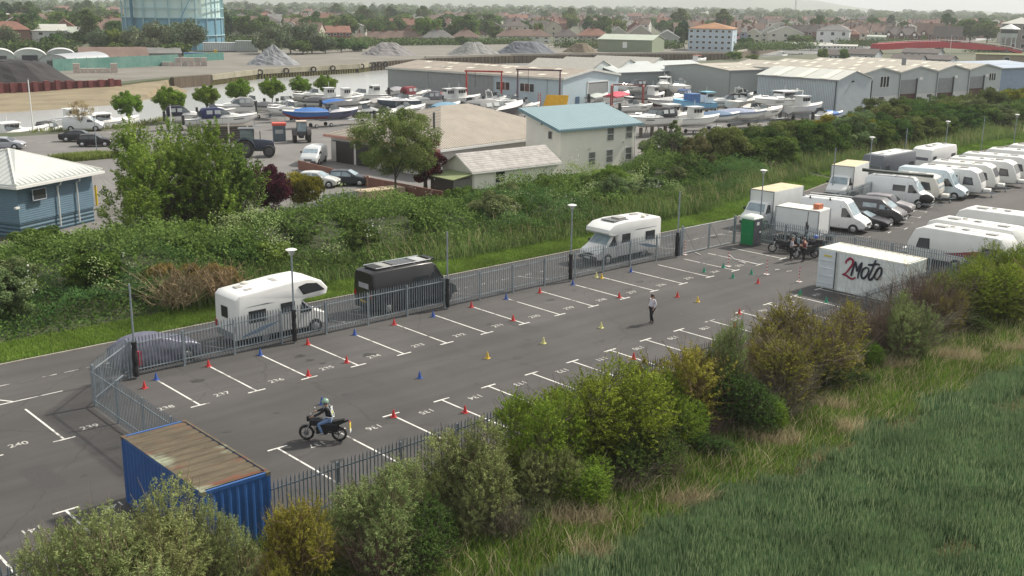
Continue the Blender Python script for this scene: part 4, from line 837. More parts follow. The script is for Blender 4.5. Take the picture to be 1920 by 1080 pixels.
person('person in a dark red top and black trousers, right of the pair by the motorcycles', (45.6, -6.0, 0), R(100), stand, mat((.14, .035, .04), .8), DK, SH, mat((.1, .08, .07), .6), sleeves='short', sc=1.03)
# ================================================================ motorcycles
def motorcycle(label, loc, rz, lean=0, plate_=True, sc=1, topbox=False):
    t = thing('motorcycle', label, 'motorcycle', loc, rz, sc=sc); t.rotation_euler = (lean, 0, rz); BK = mat((.018, .018, .02), .3, var=.1)
    for x in (-.63, .65):
        rings = []
        for i in range(24):
            a = i*2*PI/24; c = Vector((math.cos(a), 0, math.sin(a))); rings.append([tuple(Vector((x, 0, .3))+c*(.26+.05*math.cos(b))+Vector((0, .05*math.sin(b), 0))) for b in [k*2*PI/7 for k in range(7)]])
        rings.append(rings[0]); o = M().loft(rings, False).build('wheel', RUBBER, t, True); q = M()
        for k in range(5):
            a = k*2*PI/5; q.tube([(x, 0, .3), (x+.23*math.cos(a), .0, .3+.23*math.sin(a))], [.022, .014], 5)
        q.tube([(x, -.05, .3), (x, .05, .3)], .05, 8); rr = []
        for i in range(25):
            a = i*2*PI/24; rr.append([(x+math.cos(a)*r_, d_, .3+math.sin(a)*r_) for r_, d_ in ((.215, -.02), (.232, -.02), (.232, .02), (.215, .02))])
        q.loft(rr, False); q.build('rim', mat((.32, .32, .33), .3, .7), o)
        if x > 0: M().tube([(x, .05, .3), (x, .055, .3)], .11, 14).build('brake_disc', CHROME, o)
    q = M()
    for s in (-.085, .085): q.tube([(.65, s, .3), (.42, s, .95)], .024, 6)
    q.build('fork', CHROME, t); M().tube([(.38, -.32, 1.03), (.42, -.2, 1.05), (.43, 0, .99), (.42, .2, 1.05), (.38, .32, 1.03)], .014, 6).build('handlebar', BLACK, t)
    M().loft([[(.82+.0*k, y*.05, .3+.0) for y in (-1, 1)]+[(.82, y*.05, .32) for y in (1, -1)] for k in (0, 1)], False)
    rings = [[(.65+.34*math.cos(a), y, .3+.34*math.sin(a)) for y in (-.05, .05)]+[(.65+.345*math.cos(a), y, .3+.345*math.sin(a)) for y in (.05, -.05)] for a in [R(x) for x in range(20, 131, 15)]]; M().loft(rings).build('mudguard', BK, t, True)
    M().loft([[(x, y*w, z+h*c) for y, c in ((-1, -.3), (-1, .4), (-.5, 1), (.5, 1), (1, .4), (1, -.3))] for x, w, z, h in ((.4, .06, .8, .1), (.3, .13, .8, .15), (.05, .15, .78, .14), (-.12, .09, .76, .08))]).build('fuel_tank', BK, t, True)
    M().loft([[(x, y*w, z+h*c) for y, c in ((-1, -1), (-1, .6), (-.6, 1), (.6, 1), (1, .6), (1, -1))] for x, w, z, h in ((-.08, .09, .78, .05), (-.25, .13, .76, .05), (-.55, .12, .83, .05), (-.85, .07, .9, .04))]).build('seat', mat((.02, .02, .02), .8), t, True)
    M().loft([[(x, y*w, z+h*c) for y, c in ((-1, -1), (-1, 1), (1, 1), (1, -1))] for x, w, z, h in ((-.2, .1, .65, .08), (-.6, .11, .74, .07), (-1.02, .04, .88, .03))]).build('tail_panel', BK, t, True)
    q = M().box(-.18, .25, -.12, .12, .28, .6); q.tube([(.05, 0, .55), (.17, 0, .8)], [.1, .09], 8); q.build('engine', mat((.04, .04, .042), .4, .5), t, False, .03); [M().box(-.62, .1, s*.1-.03, s*.1+.05, .42, .74).build('side_panel', BK, t, False, .04) for s in (-1, 1)]; M().box(.12, .5, -.13, .13, .62, .9).build('front_cowl', BK, t, False, .05)
    q = M()
    for s in (-.09, .09): q.tube([(.4, 0, .9), (.3, s, .35), (-.1, s, .27), (-.3, s, .4), (-.35, s, .72), (.1, s, .78)], .018, 5); q.tube([(-.3, s, .38), (-.63, s, .3)], .02, 5); q.tube([(-.5, s, .36), (-.45, s, .7)], .028, 6)
    q.build('frame', BLACK, t); M().tube([(.2, -.1, .5), (.18, -.13, .27), (-.2, -.15, .25), (-.75, -.17, .42)], [.02, .025, .03, .05], 8).build('exhaust', mat((.12, .12, .12), .3, .8), t, True)
    M().ball((.5, 0, .9), (.08, .09, .1), 10, 6).build('headlight', BK, t, True); M().box(.38, .62, -.1, .1, .78, 1.02).build('nose_fairing', BK, t, False, .05)
    for s in (-1, 1): q = M().tube([(.4, s*.25, 1.04), (.38, s*.3, 1.18)], .007, 4); o = q.build('mirror', BLACK, t); M().ball((.37, s*.31, 1.2), (.02, .05, .04), 8, 5).build('mirror_glass', mat((.75, .75, .75), .1, .6), o, True)
    M().box(-1.06, -1.03, -.06, .06, .78, .84).build('tail_light', mat((.4, .01, .01), .3), t)
    if plate_: o = M().box(-1.08, -1.06, -.11, .11, .52, .76).build('number_plate', mat((.62, .5, .05), .5, var=.1, scale=40), t); M().box(-1.09, -1.07, -.1, .1, .38, .5).build('plate_lower', mat((.7, .7, .68), .5), t)
    if topbox: M().box(-1.1, -.72, -.2, .2, .95, 1.25).build('top_box', BLACK, t, False, .05); M().box(.5, .56, -.2, .2, .95, 1.35).build('windshield', GLASS_L, t, False, .02)
    return t
bp_ = at(580, 824); bq_ = at(633, 826); bp_.z = bq_.z = 0; mid = (bp_+bq_)/2; mid.z = 0; hd = math.atan2(bp_.y-bq_.y, bp_.x-bq_.x)
motorcycle('black learner motorcycle ridden across the bays with a yellow rear number plate', tuple(mid), hd, -.03, sc=1.06)
ride = dict(pelvis=(-.3, 0, .9), chest=(-.2, 0, 1.24), neck=(-.15, 0, 1.42), head=(-.12, 0, 1.53), shl=(-.17, .18, 1.37), shr=(-.17, -.18, 1.37), ell=(.08, .27, 1.17), elr=(.08, -.27, 1.17), wrl=(.32, .28, 1.07), wrr=(.32, -.28, 1.07),
    hpl=(-.25, .1, .86), hpr=(-.25, -.1, .86), knl=(.14, .2, .72), knr=(.14, -.2, .72), anl=(-.02, .2, .34), anr=(-.02, -.2, .34), tol=(.14, .21, .3), tor=(.14, -.21, .3), face=(-.45, .89))
rd_ = person('motorcycle rider looking back, in a green helmet, black jacket, reflective vest and blue jeans', tuple(mid), hd, ride, DK, mat((.16, .25, .42), .85, var=.15), mat((.3, .28, .25), .7), BLACK, sc=1.06, helmet=mat((.03, .16, .09), .3, col2=(.3, .42, .35), scale=7))
VS = mat((.6, .62, .6), .5); q = M()
for s in (-1, 1): q.tube([(-.09, s*.11, 1.38), (-.05, s*.13, 1.2), (-.12, s*.13, 1.0)], .025, 5); q.tube([(-.09, s*.11, 1.38), (-.26, s*.11, 1.41), (-.35, s*.12, 1.25), (-.42, s*.12, 1.02)], .025, 5)
q.tube([(-.1, -.14, 1.02), (-.1, .14, 1.02)], .022, 5); q.tube([(-.12, .16, 1.02), (-.38, .17, 1.0), (-.45, 0, 1.0), (-.38, -.17, 1.0), (-.12, -.16, 1.02)], .022, 5); q.build('vest_straps', VS, rd_)
q = M()
for z in (1.32, 1.22): q.box(-.37, -.34, -.12, .12, z, z+.07)
q.build('vest_back', VS, rd_); M().box(-.385, -.35, -.12, .12, 1.1, 1.17).build('vest_yellow_panel', mat((.55, .6, .1), .5), rd_)
for i, (px, py, rz, tb, lb) in enumerate(((1466, 474, 2.2, 0, 'black motorcycle parked left of the two standing people'), (1510, 484, 2.5, 1, 'black touring motorcycle with a windshield parked right of the two people'), (1527, 476, 2.3, 1, 'black motorcycle with a top box at the right of the group'), (1492, 470, 2.0, 0, 'black motorcycle parked behind the two standing people'))):
    motorcycle(lb, at(px, py), rz, .1, False, 1.08, bool(tb))
t = thing('motorcycle_lift_stand', 'black upright frame standing by the fence behind the parked motorcycles', 'frame', at(1510, 466)); q = M()
for x in (-.9, -.3, .3, .9): q.tube([(x*.6, x*.5, 0), (x*.6, x*.5, 1.9)], .04, 5)
q.tube([(-.6, -.5, 1.8), (.6, .5, 1.8)], .035, 5); q.tube([(-.3, -.2, 1.9), (0, 0, 2.3), (.3, .2, 1.9)], .03, 5); q.tube([(0, 0, 2.3), (0, 0, 2.8)], .03, 5); q.build('tube_frame', BLACK, t)
t = thing('motorcycle_helmet', 'blue crash helmet resting on the top box of the rightmost motorcycle', 'helmet', at(1530, 444, 1.4)); M().ball((0, 0, 0), (.15, .14, .15), 14, 8).build('shell', mat((.08, .16, .5), .3), t, True); M().ball((.06, 0, -.02), (.11, .11, .06), 10, 6).build('visor', BLACK, t, True)
# ================================================================ buildings
def solve_depth(s, nn, z, px):
    f = lambda t: rev((s[0]+nn[0]*t, s[1]+nn[1]*t, z))[0]
    lo, hi = 0, 150; inc = f(60) > f(0)
    for _ in range(40):
        m_ = (lo+hi)/2
        if (f(m_) < px) == inc: lo = m_
        else: hi = m_
    return lo
def roof_gable(L_, D, h, rise, axis, ov=.3, th=.12):
    """two sloping slabs; ridge along axis 'x' or 'y'"""
    q = M()
    if axis == 'x':
        for s in (0, 1):
            y0, y1 = (-ov, D/2) if s == 0 else (D+ov, D/2); z0 = h-ov*rise/(D/2)
            q.add([(-ov, y0, z0), (L_+ov, y0, z0), (L_+ov, y1, h+rise), (-ov, y1, h+rise), (-ov, y0, z0+th), (L_+ov, y0, z0+th), (L_+ov, y1, h+rise+th), (-ov, y1, h+rise+th)], [(0, 3, 2, 1), (4, 5, 6, 7), (0, 1, 5, 4), (3, 7, 6, 2), (0, 4, 7, 3), (1, 2, 6, 5)])
    else:
        for s in (0, 1):
            x0, x1 = (-ov, L_/2) if s == 0 else (L_+ov, L_/2); z0 = h-ov*rise/(L_/2)
            q.add([(x0, -ov, z0), (x0, D+ov, z0), (x1, D+ov, h+rise), (x1, -ov, h+rise), (x0, -ov, z0+th), (x0, D+ov, z0+th), (x1, D+ov, h+rise+th), (x1, -ov, h+rise+th)], [(0, 3, 2, 1), (4, 5, 6, 7), (0, 1, 5, 4), (3, 7, 6, 2), (0, 4, 7, 3), (1, 2, 6, 5)])
    return q
def walls_gable(L_, D, h, rise, axis):
    q = M()
    if axis == 'x': q.yz([(0, 0), (D, 0), (D, h), (D/2, h+rise), (0, h)], 0, L_)
    else: q.xz([(0, 0), (L_, 0), (L_, h), (L_/2, h+rise), (0, h)], 0, D)
    return q
def hip(L_, D, h, rise, ov=.4, th=.1):
    i = min(L_, D)/2+ov; x0, x1, y0, y1 = -ov, L_+ov, -ov, D+ov; q = M()
    r = [(x0+i, (y0+y1)/2), (x1-i, (y0+y1)/2)] if L_ >= D else [((x0+x1)/2, y0+i), ((x0+x1)/2, y1-i)]
    v = [(x0, y0, h), (x1, y0, h), (x1, y1, h), (x0, y1, h), (x0, y0, h+th), (x1, y0, h+th), (x1, y1, h+th), (x0, y1, h+th), (*r[0], h+rise), (*r[1], h+rise)]
    sd = [(0, 1, 5, 4), (1, 2, 6, 5), (2, 3, 7, 6), (3, 0, 4, 7), (3, 2, 1, 0)]
    if L_ >= D: f = [(4, 5, 9, 8), (5, 6, 9), (6, 7, 8, 9), (7, 4, 8)]
    else: f = [(4, 5, 8), (5, 6, 9, 8), (6, 7, 9), (7, 4, 8, 9)]
    return q.add(v, sd+f)
FRAME = mat((.68, .69, .68), .45, var=.05)
def window(root, face, a, z, w, h, L_=0, D=0, split=True, fm=None, gm=None, prefix='window'):
    """face: 'f' front (y=0), 'l' left (x=0), 'r' right (x=L), a = centre along the face"""
    t_ = .05; fm = fm or FRAME; gm = gm or GLASS; q = M(); P = M()
    def bx(m_, u0, u1, z0, z1, d0, d1):
        if face == 'f': m_.box(u0, u1, -d1, -d0, z0, z1)
        elif face == 'l': m_.box(-d1, -d0, u0, u1, z0, z1)
        else: m_.box(L_+d0, L_+d1, u0, u1, z0, z1)
    x0, x1, z1 = a-w/2, a+w/2, z+h
    bx(q, x0-.06, x0, z-.06, z1+.06, 0, .06); bx(q, x1, x1+.06, z-.06, z1+.06, 0, .06); bx(q, x0, x1, z1, z1+.06, 0, .06); bx(q, x0, x1, z-.06, z, 0, .09)
    if split: bx(q, x0, x1, z+h*.5-.03, z+h*.5+.03, 0, .05)
    o = q.build(prefix, fm, root); bx(P, x0, x1, z, z1, 0, .025); P.build('pane', gm, o); return o
def bld(name, label, A, rot, cat='building', group=None):
    return thing(name, label, cat, (A[0], A[1], 0), rot, group)
IND = dict(cat='industrial building')
# -- long boat shed beside the river
A = at(727, 127, 5.3); B = at(1056, 148, 5.3); d_ = (B-A).xy; L_ = d_.length; rot = math.atan2(d_.y, d_.x); D = 17.2
t = bld('boat_shed', 'long pale blue and grey boat shed with brown roof and skylights by the river', A, rot); PB = mat((.42, .52, .57), .55, var=.05, scale=.5, wave=('X', .25, .12)); GW = mat((.3, .32, .32), .5, var=.06, wave=('X', .3, .8)); PY = mat((.43, .53, .58), .55, var=.05, scale=.5)
M().box(0, L_*.635, 0, D, 1.5, 5.3).build('grey_cladding', GW, t); M().box(.05, L_*.635, .05, D, 0, 1.5).build('plinth', mat((.5, .54, .55), .7, var=.1), t)
M().yz([(0, 0), (D, 0), (D, 5.3), (D/2, 6.4), (0, 5.3)], L_*.635, L_).build('blue_cladding', PY, t)
RB = mat((.29, .25, .21), .8, var=.18, scale=.4, wave=('X', .3, .3)); RB.node_tree.nodes
rf = roof_gable(L_, D, 5.3, 1.1, 'x', .25, .15).build('roof', RB, t); rg = random.Random(3)
for k in range(26):
    x = 2.0+rg.random()*(L_-4); y = rg.choice((1.6, 3.6, 5.6, 7.0))-.4; z = 5.45+1.1*y/(D/2)+.03; M().add([(x, y, z), (x+1.5, y, z), (x+1.5, y+1.2, z+.154), (x, y+1.2, z+.154)], [(0, 1, 2, 3)]).build('skylight', mat((.62, .58, .47), .4, var=.08), rf)
q = M(); q.box(-.3, L_+.3, -.42, -.25, 5.1, 5.36); q.build('gutter', mat((.55, .55, .5), .5), t)
for s in (0, 1):
    y0, y1 = (-.3, D/2) if s == 0 else (D+.3, D/2); M().add([(L_+.26, y0, 5.15), (L_+.26, y1, 6.35), (L_+.26, y1, 6.72), (L_+.26, y0, 5.5), (L_+.34, y0, 5.15), (L_+.34, y1, 6.35), (L_+.34, y1, 6.72), (L_+.34, y0, 5.5)], [(0, 1, 2, 3), (4, 5, 6, 7), (0, 1, 5, 4), (3, 2, 6, 7), (1, 2, 6, 5), (0, 3, 7, 4)]).build('bargeboard', mat((.6, .62, .58), .5), t)
for x in (L_*.66, L_*.79):
    for k in range(3): window(t, 'f', x+k*1.05, 2.75, .95, 1.35, split=False, gm=mat((.1, .04, .03), .3) if k == 1 else GLASS)
M().box(L_+.0, L_+.06, 7.4, 13.6, 0, 4.3).build('roller_door', mat((.2, .22, .23), .5, wave=('Z', .12, .7)), t)
q = M(); q.box(L_, L_+.12, 7.2, 7.4, 0, 4.5); q.box(L_, L_+.12, 13.6, 13.8, 0, 4.5); q.box(L_, L_+.12, 7.2, 13.8, 4.3, 4.5); q.build('door_frame', FRAME, t); M().box(L_, L_+.07, 3.8, 4.9, 0, 2.1).build('side_door', mat((.07, .13, .22), .5), t)
for x in (L_*.25, L_*.635, L_*.92): M().tube([(x, -.1, .1), (x, -.1, 5.1)], .07, 6).build('downpipe', mat((.42, .5, .53), .5), t)
# -- grey sheds behind it
def shed(label, A, rot, L_, D, h, rise, axis, wm_, rm_, lights_=0, seed=1, name='industrial_shed', group=None):
    t = bld(name, label, A, rot, 'shed', group); walls_gable(L_, D, h, rise, axis).build('walls', wm_, t); r_ = roof_gable(L_, D, h+.02, rise, axis, .25).build('roof', rm_, t); rg = random.Random(seed)
    for k in range(lights_):
        u = rg.random()
        if axis == 'x': x = 1+u*(L_-3); y = rg.choice((.25, .6))*D/2; z = h+.2+rise*y/(D/2); v = [(x, y, z), (x+1.3, y, z), (x+1.3, y+1.3, z+1.3*rise/(D/2)), (x, y+1.3, z+1.3*rise/(D/2))]
        else: y = 1+u*(D-3); x = rg.choice((.25, .6))*L_/2; z = h+.2+rise*x/(L_/2); v = [(x, y, z), (x, y+1.3, z), (x+1.3, y+1.3, z+1.3*rise/(L_/2)), (x+1.3, y, z+1.3*rise/(L_/2))]
        M().add(v, [(0, 1, 2, 3)]).build('skylight', mat((.62, .58, .47), .4, var=.08), r_)
    q = M()
    if axis == 'x': q.box(-.2, L_+.2, -.36, -.25, h-.15, h+.08)
    else: q.box(-.36, -.25, -.2, D+.2, h-.15, h+.08)
    q.build('gutter', GREY, t); M().tube([(.15, -.08, 0), (.15, -.08, h-.1)], .06, 5).build('downpipe', GREY, t); return t
LG = mat((.43, .46, .45), .6, var=.06, scale=.3); GC = mat((.3, .33, .34), .5, var=.06, wave=('X', .3, .8))
a = at(1157, 137, 4.6); shed('pale grey metal shed with a plain roof behind the end of the blue boat shed', a, R(-6), 28, 16, 4.6, 1.5, 'x', GC, LG)
a = at(1315, 131, 3.2); shed('low white flat building behind the parked boats', a, R(-3), 17, 6, 3.0, .25, 'x', mat((.6, .58, .5), .6), mat((.55, .55, .5), .6))
for i, (px, py) in enumerate(((985, 127), (1040, 124), (1100, 121))):
    a = at(px, py, 5.2); shed('small gabled roof behind the boat shed, %s from the left' % ordn(i), a, R(-70), 14, 12, 5.2, 1.6, 'x', mat((.45, .5, .5), .6), mat((.3, .29, .26), .7, var=.15), seed=i)
# -- grey corrugated shed near the right
B = at(1572, 151, 6.0); t = bld('workshop', 'tall grey corrugated workshop with a pale roof and three skylight strips', B, R(-2), 'industrial building'); W1 = mat((.46, .52, .55), .5, .2, var=.06, wave=('Y', .33, 1)); W2 = mat((.5, .56, .6), .5, .2, var=.06, wave=('X', .33, 1))
D = solve_depth(B, Vector((-math.sin(R(-2)), math.cos(R(-2)))), 6, 1421); L_ = 9.9
for x in (0, L_): M().add([(x, 0, 0), (x, D, 0), (x, D, 6), (x, 0, 6)], [(0, 1, 2, 3)]).build('side_wall', W1, t)
for y in (0, D-.05): M().xz([(.01, 0), (L_-.01, 0), (L_-.01, 6), (L_/2, 7.3), (.01, 6)], y, y+.05).build('gable_wall', W2, t)
rf = roof_gable(L_, D, 6.03, 1.3, 'y', .2).build('roof', mat((.56, .57, .52), .5, var=.06, wave=('Y', .33, .5)), t)
for k in (.13, .42, .72): y = D*k; M().add([(-.15, y, 6.17), (-.15, y+1.6, 6.17), (L_/2-.1, y+1.6, 7.48), (L_/2-.1, y, 7.48)], [(0, 1, 2, 3)]).build('skylight', mat((.72, .7, .6), .4), rf)
M().tube([(-.1, .3, 0), (-.1, .3, 5.9)], .08, 6).build('downpipe', DGREY, t); q = M().box(-.3, -.2, -.2, D+.2, 5.85, 6.05); q.build('gutter', GREY, t)
for x, z in ((4.2, 5.6), (8.2, 2.5)): M().box(x-.18, x+.18, -.25, 0, z, z+.25).build('floodlight', BLACK, t)
# -- row of grey units with four gables
A = at(1616, 140, 6.0); r_ = R(-7); L_ = 44.9; t = bld('industrial_units', 'row of grey industrial units with four low gables and a brown roof dotted with skylights', A, r_, 'industrial building'); D = solve_depth(A, Vector((-math.sin(r_), math.cos(r_))), 6, 1368)
GU = mat((.4, .44, .44), .6, var=.06, scale=.4); GU2 = mat((.31, .34, .34), .5, wave=('Y', .3, .6)); w_ = [0, 11.2, 22.9, 33.4, L_]; q = M(); RU = mat((.38, .35, .3), .8, var=.15, scale=.3, wave=('Y', .3, .3)); q2 = M()
for a, b in zip(w_, w_[1:]): q.xz([(a, 2.0), (b, 2.0), (b, 6), ((a+b)/2, 7.0), (a, 6)], 0, D); q2.add([(a, -.25, 6.1), ((a+b)/2, -.25, 7.12), (b, -.25, 6.1), (a, D+.2, 6.1), ((a+b)/2, D+.2, 7.12), (b, D+.2, 6.1)], [(0, 1, 4, 3), (1, 2, 5, 4)])
q.build('upper_walls', GU, t); M().box(.04, L_-.04, .04, D-.04, 0, 2.0).build('plinth', mat((.55, .56, .54), .8, var=.1), t); rf = q2.build('roof', RU, t); rg = random.Random(8)
for i, (a, b) in enumerate(zip(w_, w_[1:])):
    h_ = (b-a)/2
    for k in range(int(D/2.6)):
        for u in (.2, .62, 1.3, 1.72):
            if rg.random() < .62:
                x = a+u*h_-.8; y = 1.5+k*2.6; zz = lambda X: 6.14+1.02*(1-abs(X-a-h_)/h_)
                M().add([(x, y, zz(x)), (x+1.6, y, zz(x+1.6)), (x+1.6, y+1.2, zz(x+1.6)), (x, y+1.2, zz(x))], [(0, 1, 2, 3)]).build('skylight', mat((.66, .62, .5), .4, var=.08), rf)
    M().add([(a, -.3, 5.95), (a+h_, -.3, 6.95), (a+h_, -.3, 7.2), (a, -.3, 6.2), (b, -.3, 5.95), (b, -.3, 6.2)], [(0, 1, 2, 3), (1, 4, 5, 2)]).build('fascia', mat((.45, .47, .44), .5), t)
    M().tube([(a+.05, -.12, 0), (a+.05, -.12, 5.9)], .09, 6).build('downpipe', GREY, t)
for i, (x, w, z0) in enumerate(((1.2, 1.6, 0), (w_[1]+.6, 4.6, 2.1), (w_[2]+.7, 4.6, 1.9), (w_[3]+.8, 4.4, 2.4))):
    M().box(x, x+w, -.05, .0, z0 if i else 1.6, 4.7).build('roller_door', mat((.25, .27, .27), .5, wave=('Z', .15, .7)), t)
    if i: M().box(x, x+w, -.04, -.0, 0, z0).build('open_doorway', mat((.06, .02, .02), .7), t)
    M().box(x+w, x+w+.12, -.3, 0, 0, 4.9).build('door_frame', DGREY, t)
for k in range(3): window(t, 'f', 5.9+k*.9, 3.6, .75, 1.9, split=False)
for k in range(3): window(t, 'f', w_[3]+7.6+k*.8, 3.8, .65, 1.4, split=False)
for x in (w_[1]+6.2, w_[2]+5.9, w_[3]+6.0): M().box(x, x+.9, -.06, 0, 4.6, 5.1).build('unit_sign', WHITE, t)
for x, z in ((w_[1]-5.6, 1.3), (w_[2]-2.5, 1.3), (L_-3, 1.2)): M().box(x, x+1.4, -.06, .0, z, z+.5).build('vent', DGREY, t)
M().tube([(w_[2]+2, 9, 6.3), (w_[2]+2, 9, 8.2)], .45, 8).build('flue', GREY, t)
# plain grey unit adjoining at the left rear
A2_ = at(1368, 133, 5.6); shed('grey unit with a low roof at the left end of the industrial row', A2_, R(-7), 22, 18, 5.6, .8, 'x', mat((.31, .34, .33), .6, var=.06), RU, 16, 5)
t = shed('blue walled shed with blue and white striped roof at the right edge', at(1876, 128, 5.5), R(-7), 20, 22, 5.4, .8, 'x', mat((.2, .28, .38), .5, wave=('X', .4, .5)), mat((.42, .47, .52), .5, col2=(.13, .2, .32), scale=.4, stretch=(.15, 2.5, 1)), 0)
# -- white two storey office with a blue monopitch roof
A = at(1052, 243, 5.0); B = at(1190, 231, 5.0); d_ = (B-A).xy; L_ = d_.length; rot = math.atan2(d_.y, d_.x); D = solve_depth(A, Vector((-math.sin(rot), math.cos(rot))), 6.4, 987)
CW = mat((.8, .78, .7), .75, var=.05, scale=.6); t = bld('office', 'cream two storey rendered office with a pale blue metal roof', A, rot); q = M().yz([(0, 0), (D, 0), (D, 6.5), (0, 5.0)], 0, L_); q.build('walls', CW, t)
sl_ = 1.5/D; RF = mat((.21, .31, .34), .45, var=.07, scale=.8, wave=('X', .42, .8)); q = M(); z = lambda y: 5.03+y*sl_
q.add([(-.75, -.45, z(-.45)), (L_+.9, -.45, z(-.45)), (L_+.9, D+.4, z(D+.4)), (-.75, D+.4, z(D+.4)), (-.75, -.45, z(-.45)+.16), (L_+.9, -.45, z(-.45)+.16), (L_+.9, D+.4, z(D+.4)+.16), (-.75, D+.4, z(D+.4)+.16)], [(0, 3, 2, 1), (4, 5, 6, 7), (0, 1, 5, 4), (3, 7, 6, 2), (0, 4, 7, 3), (1, 2, 6, 5)]); q.build('roof', RF, t)
FS = mat((.14, .24, .28), .5); q = M(); q.add([(-.8, -.47, z(-.45)-.14), (-.76, -.47, z(-.45)-.14), (-.76, D+.4, z(D+.4)-.14), (-.8, D+.4, z(D+.4)-.14), (-.8, -.47, z(-.45)+.2), (-.76, -.47, z(-.45)+.2), (-.76, D+.4, z(D+.4)+.2), (-.8, D+.4, z(D+.4)+.2)], [(0, 1, 2, 3), (4, 5, 6, 7), (0, 1, 5, 4), (1, 2, 6, 5), (2, 3, 7, 6), (3, 0, 4, 7)]); q.build('fascia', FS, t)
M().box(-.8, L_+.95, -.6, -.46, z(-.45)-.1, z(-.45)+.1).build('gutter', FS, t); M().tube([(L_+.05, -.1, 0), (L_+.05, -.1, 4.9)], .06, 6).build('downpipe', WHITE, t)
for x, zz in ((7.4, 3.3), (10.3, 3.35), (4.7, .9), (7.35, .95), (10.3, 1.0)): window(t, 'f', x-.1, zz+.1, .95, 1.3, gm=mat((.08, .09, .09), .15, col2=(.3, .3, .28), scale=3))
window(t, 'l', 1.6, 3.9, .55, .75, split=False); M().tube([(-.01, D-2.5, 5.3), (-.06, D-2.5, 5.3)], .1, 8).build('vent', BLACK, t)
for x, zz in ((4.1, 2.6), (9.3, 3.0)): M().box(x-.08, x+.08, -.16, 0, zz, zz+.2).build('floodlight', CREAM, t)
# annex
A = at(886, 322, 2.2); t = bld('annex', 'low cream outbuilding with a pale worn tiled roof beside the office', A, R(-1)); L_, D = 11.2, 4.6
walls_gable(L_, D, 2.2, 1.35, 'x').build('walls', CW, t); TL = mat((.36, .34, .32), .85, var=.25, scale=1.2, wave=('Z', .16, .5)); roof_gable(L_, D, 2.23, 1.35, 'x', .25, .1).build('roof', TL, t)
window(t, 'f', 3.4, .9, 1.15, 1.0); M().box(-.3, L_+.2, -.38, -.27, 2.0, 2.1).build('gutter', WHITE, t); M().tube([(.1, -.1, 0), (.1, -.1, 2)], .05, 5).build('downpipe', WHITE, t)
for s in (0, 1): y0, y1 = (-.3, D/2) if s == 0 else (D+.3, D/2); M().add([(-.3, y0, 1.95), (-.3, y1, 3.5), (-.3, y1, 3.7), (-.3, y0, 2.15)], [(0, 1, 2, 3)]).build('bargeboard', WHITE, t)
t2 = bld('timber_store', 'green roofed timber store with grey board doors at the gable of the outbuilding', (A[0], A[1]), R(-1), 'shed'); M().add([(-2.5, -.2, 1.6), (-.1, -.2, 1.95), (-.1, 3.6, 1.95), (-2.5, 3.6, 1.6), (-2.5, -.2, 1.68), (-.1, -.2, 2.03), (-.1, 3.6, 2.03), (-2.5, 3.6, 1.68)], [(0, 3, 2, 1), (4, 5, 6, 7), (0, 1, 5, 4), (3, 7, 6, 2), (0, 4, 7, 3)]).build('roof', mat((.22, .26, .12), .7, var=.2), t2)
M().box(-2.3, -.2, -.05, .05, 0, 1.6).build('board_front', mat((.2, .2, .18), .85, wave=('X', .12, .8)), t2); M().box(-2.35, -2.25, .1, 3.4, 0, 1.6).build('board_side', mat((.06, .05, .045), .85), t2)
# -- hipped workshop
B = at(826, 280, 3.0); r_ = R(6); t = bld('workshop', 'workshop with a big tan corrugated hipped roof and open front', B, r_, 'workshop'); L_, D = 22., 17.5
WW = mat((.55, .53, .5), .7, var=.08); q = M(); q.box(0, L_, .0, D, 0, 3.0); q.build('walls', WW, t)
hh = hip(L_, D, 3.0, 3.3, .5, .12)
RH = mat((.33, .29, .24), .7, var=.12, scale=.5, rust=(.3, .24, .18), rustamt=.58, wave=('X', .34, 1)); o = hh.build('roof', RH, t); 
M().box(-.65, L_+.5, -.68, -.52, 2.82, 3.05).build('gutter', WHITE, t); M().box(-.7, -.52, -.6, D+.5, 2.8, 3.06).build('fascia', mat((.4, .2, .16), .6), t)
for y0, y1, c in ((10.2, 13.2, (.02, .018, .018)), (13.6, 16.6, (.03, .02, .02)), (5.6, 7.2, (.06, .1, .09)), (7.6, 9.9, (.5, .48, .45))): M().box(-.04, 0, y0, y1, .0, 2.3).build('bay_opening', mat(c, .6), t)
M().box(-.07, -.01, 5.2, 17.2, 2.3, 2.42).build('lintel', DGREY, t); M().box(-.5, -.1, 9.6, 10.2, .6, 1.5).build('red_cabinet', mat((.55, .06, .03), .5), t)
window(t, 'l', 4.2, 2.0, 1.0, .6, split=False); M().tube([(3.5, 4.5, 3.5), (3.5, 4.5, 6.2)], .12, 8).build('flue', DGREY, t); window(t, 'f', 2.4, 1.7, 1.1, .7, split=False)
q = M(); a, b, c = at(560, 317), at(690, 350), at(830, 378); t = thing('low_wall', 'low reddish brown panel wall in front of the workshop', 'wall', (a.x, a.y, 0))
for p, p2 in ((a, b), (b, c)):
    d_ = p2-p; n_ = Vector((-d_.y, d_.x, 0)).normalized()*.06; s_ = [p-a-n_, p2-a-n_, p2-a+n_, p-a+n_]; q.prism([v[:2] for v in s_], 0, .95)
q.build('panels', mat((.22, .1, .07), .8, var=.2), t); M().tube([(b.x-a.x, b.y-a.y, 0), (b.x-a.x, b.y-a.y, 1.1)], .12, 6).build('post', mat((.35, .2, .13), .8), t)
t = thing('timber_pile', 'pale timber boards and panels stacked by the hedge under the tree', 'timber pile', at(715, 368)); M().box(-2.6, 2.2, -.8, .8, 0, .75).build('boards', mat((.48, .38, .26), .85, var=.2, wave=('X', 1.2, .4)), t); M().box(-6.8, -3.0, -.6, -.5, 0, .9).build('panel', mat((.4, .45, .36), .8, var=.15), t)
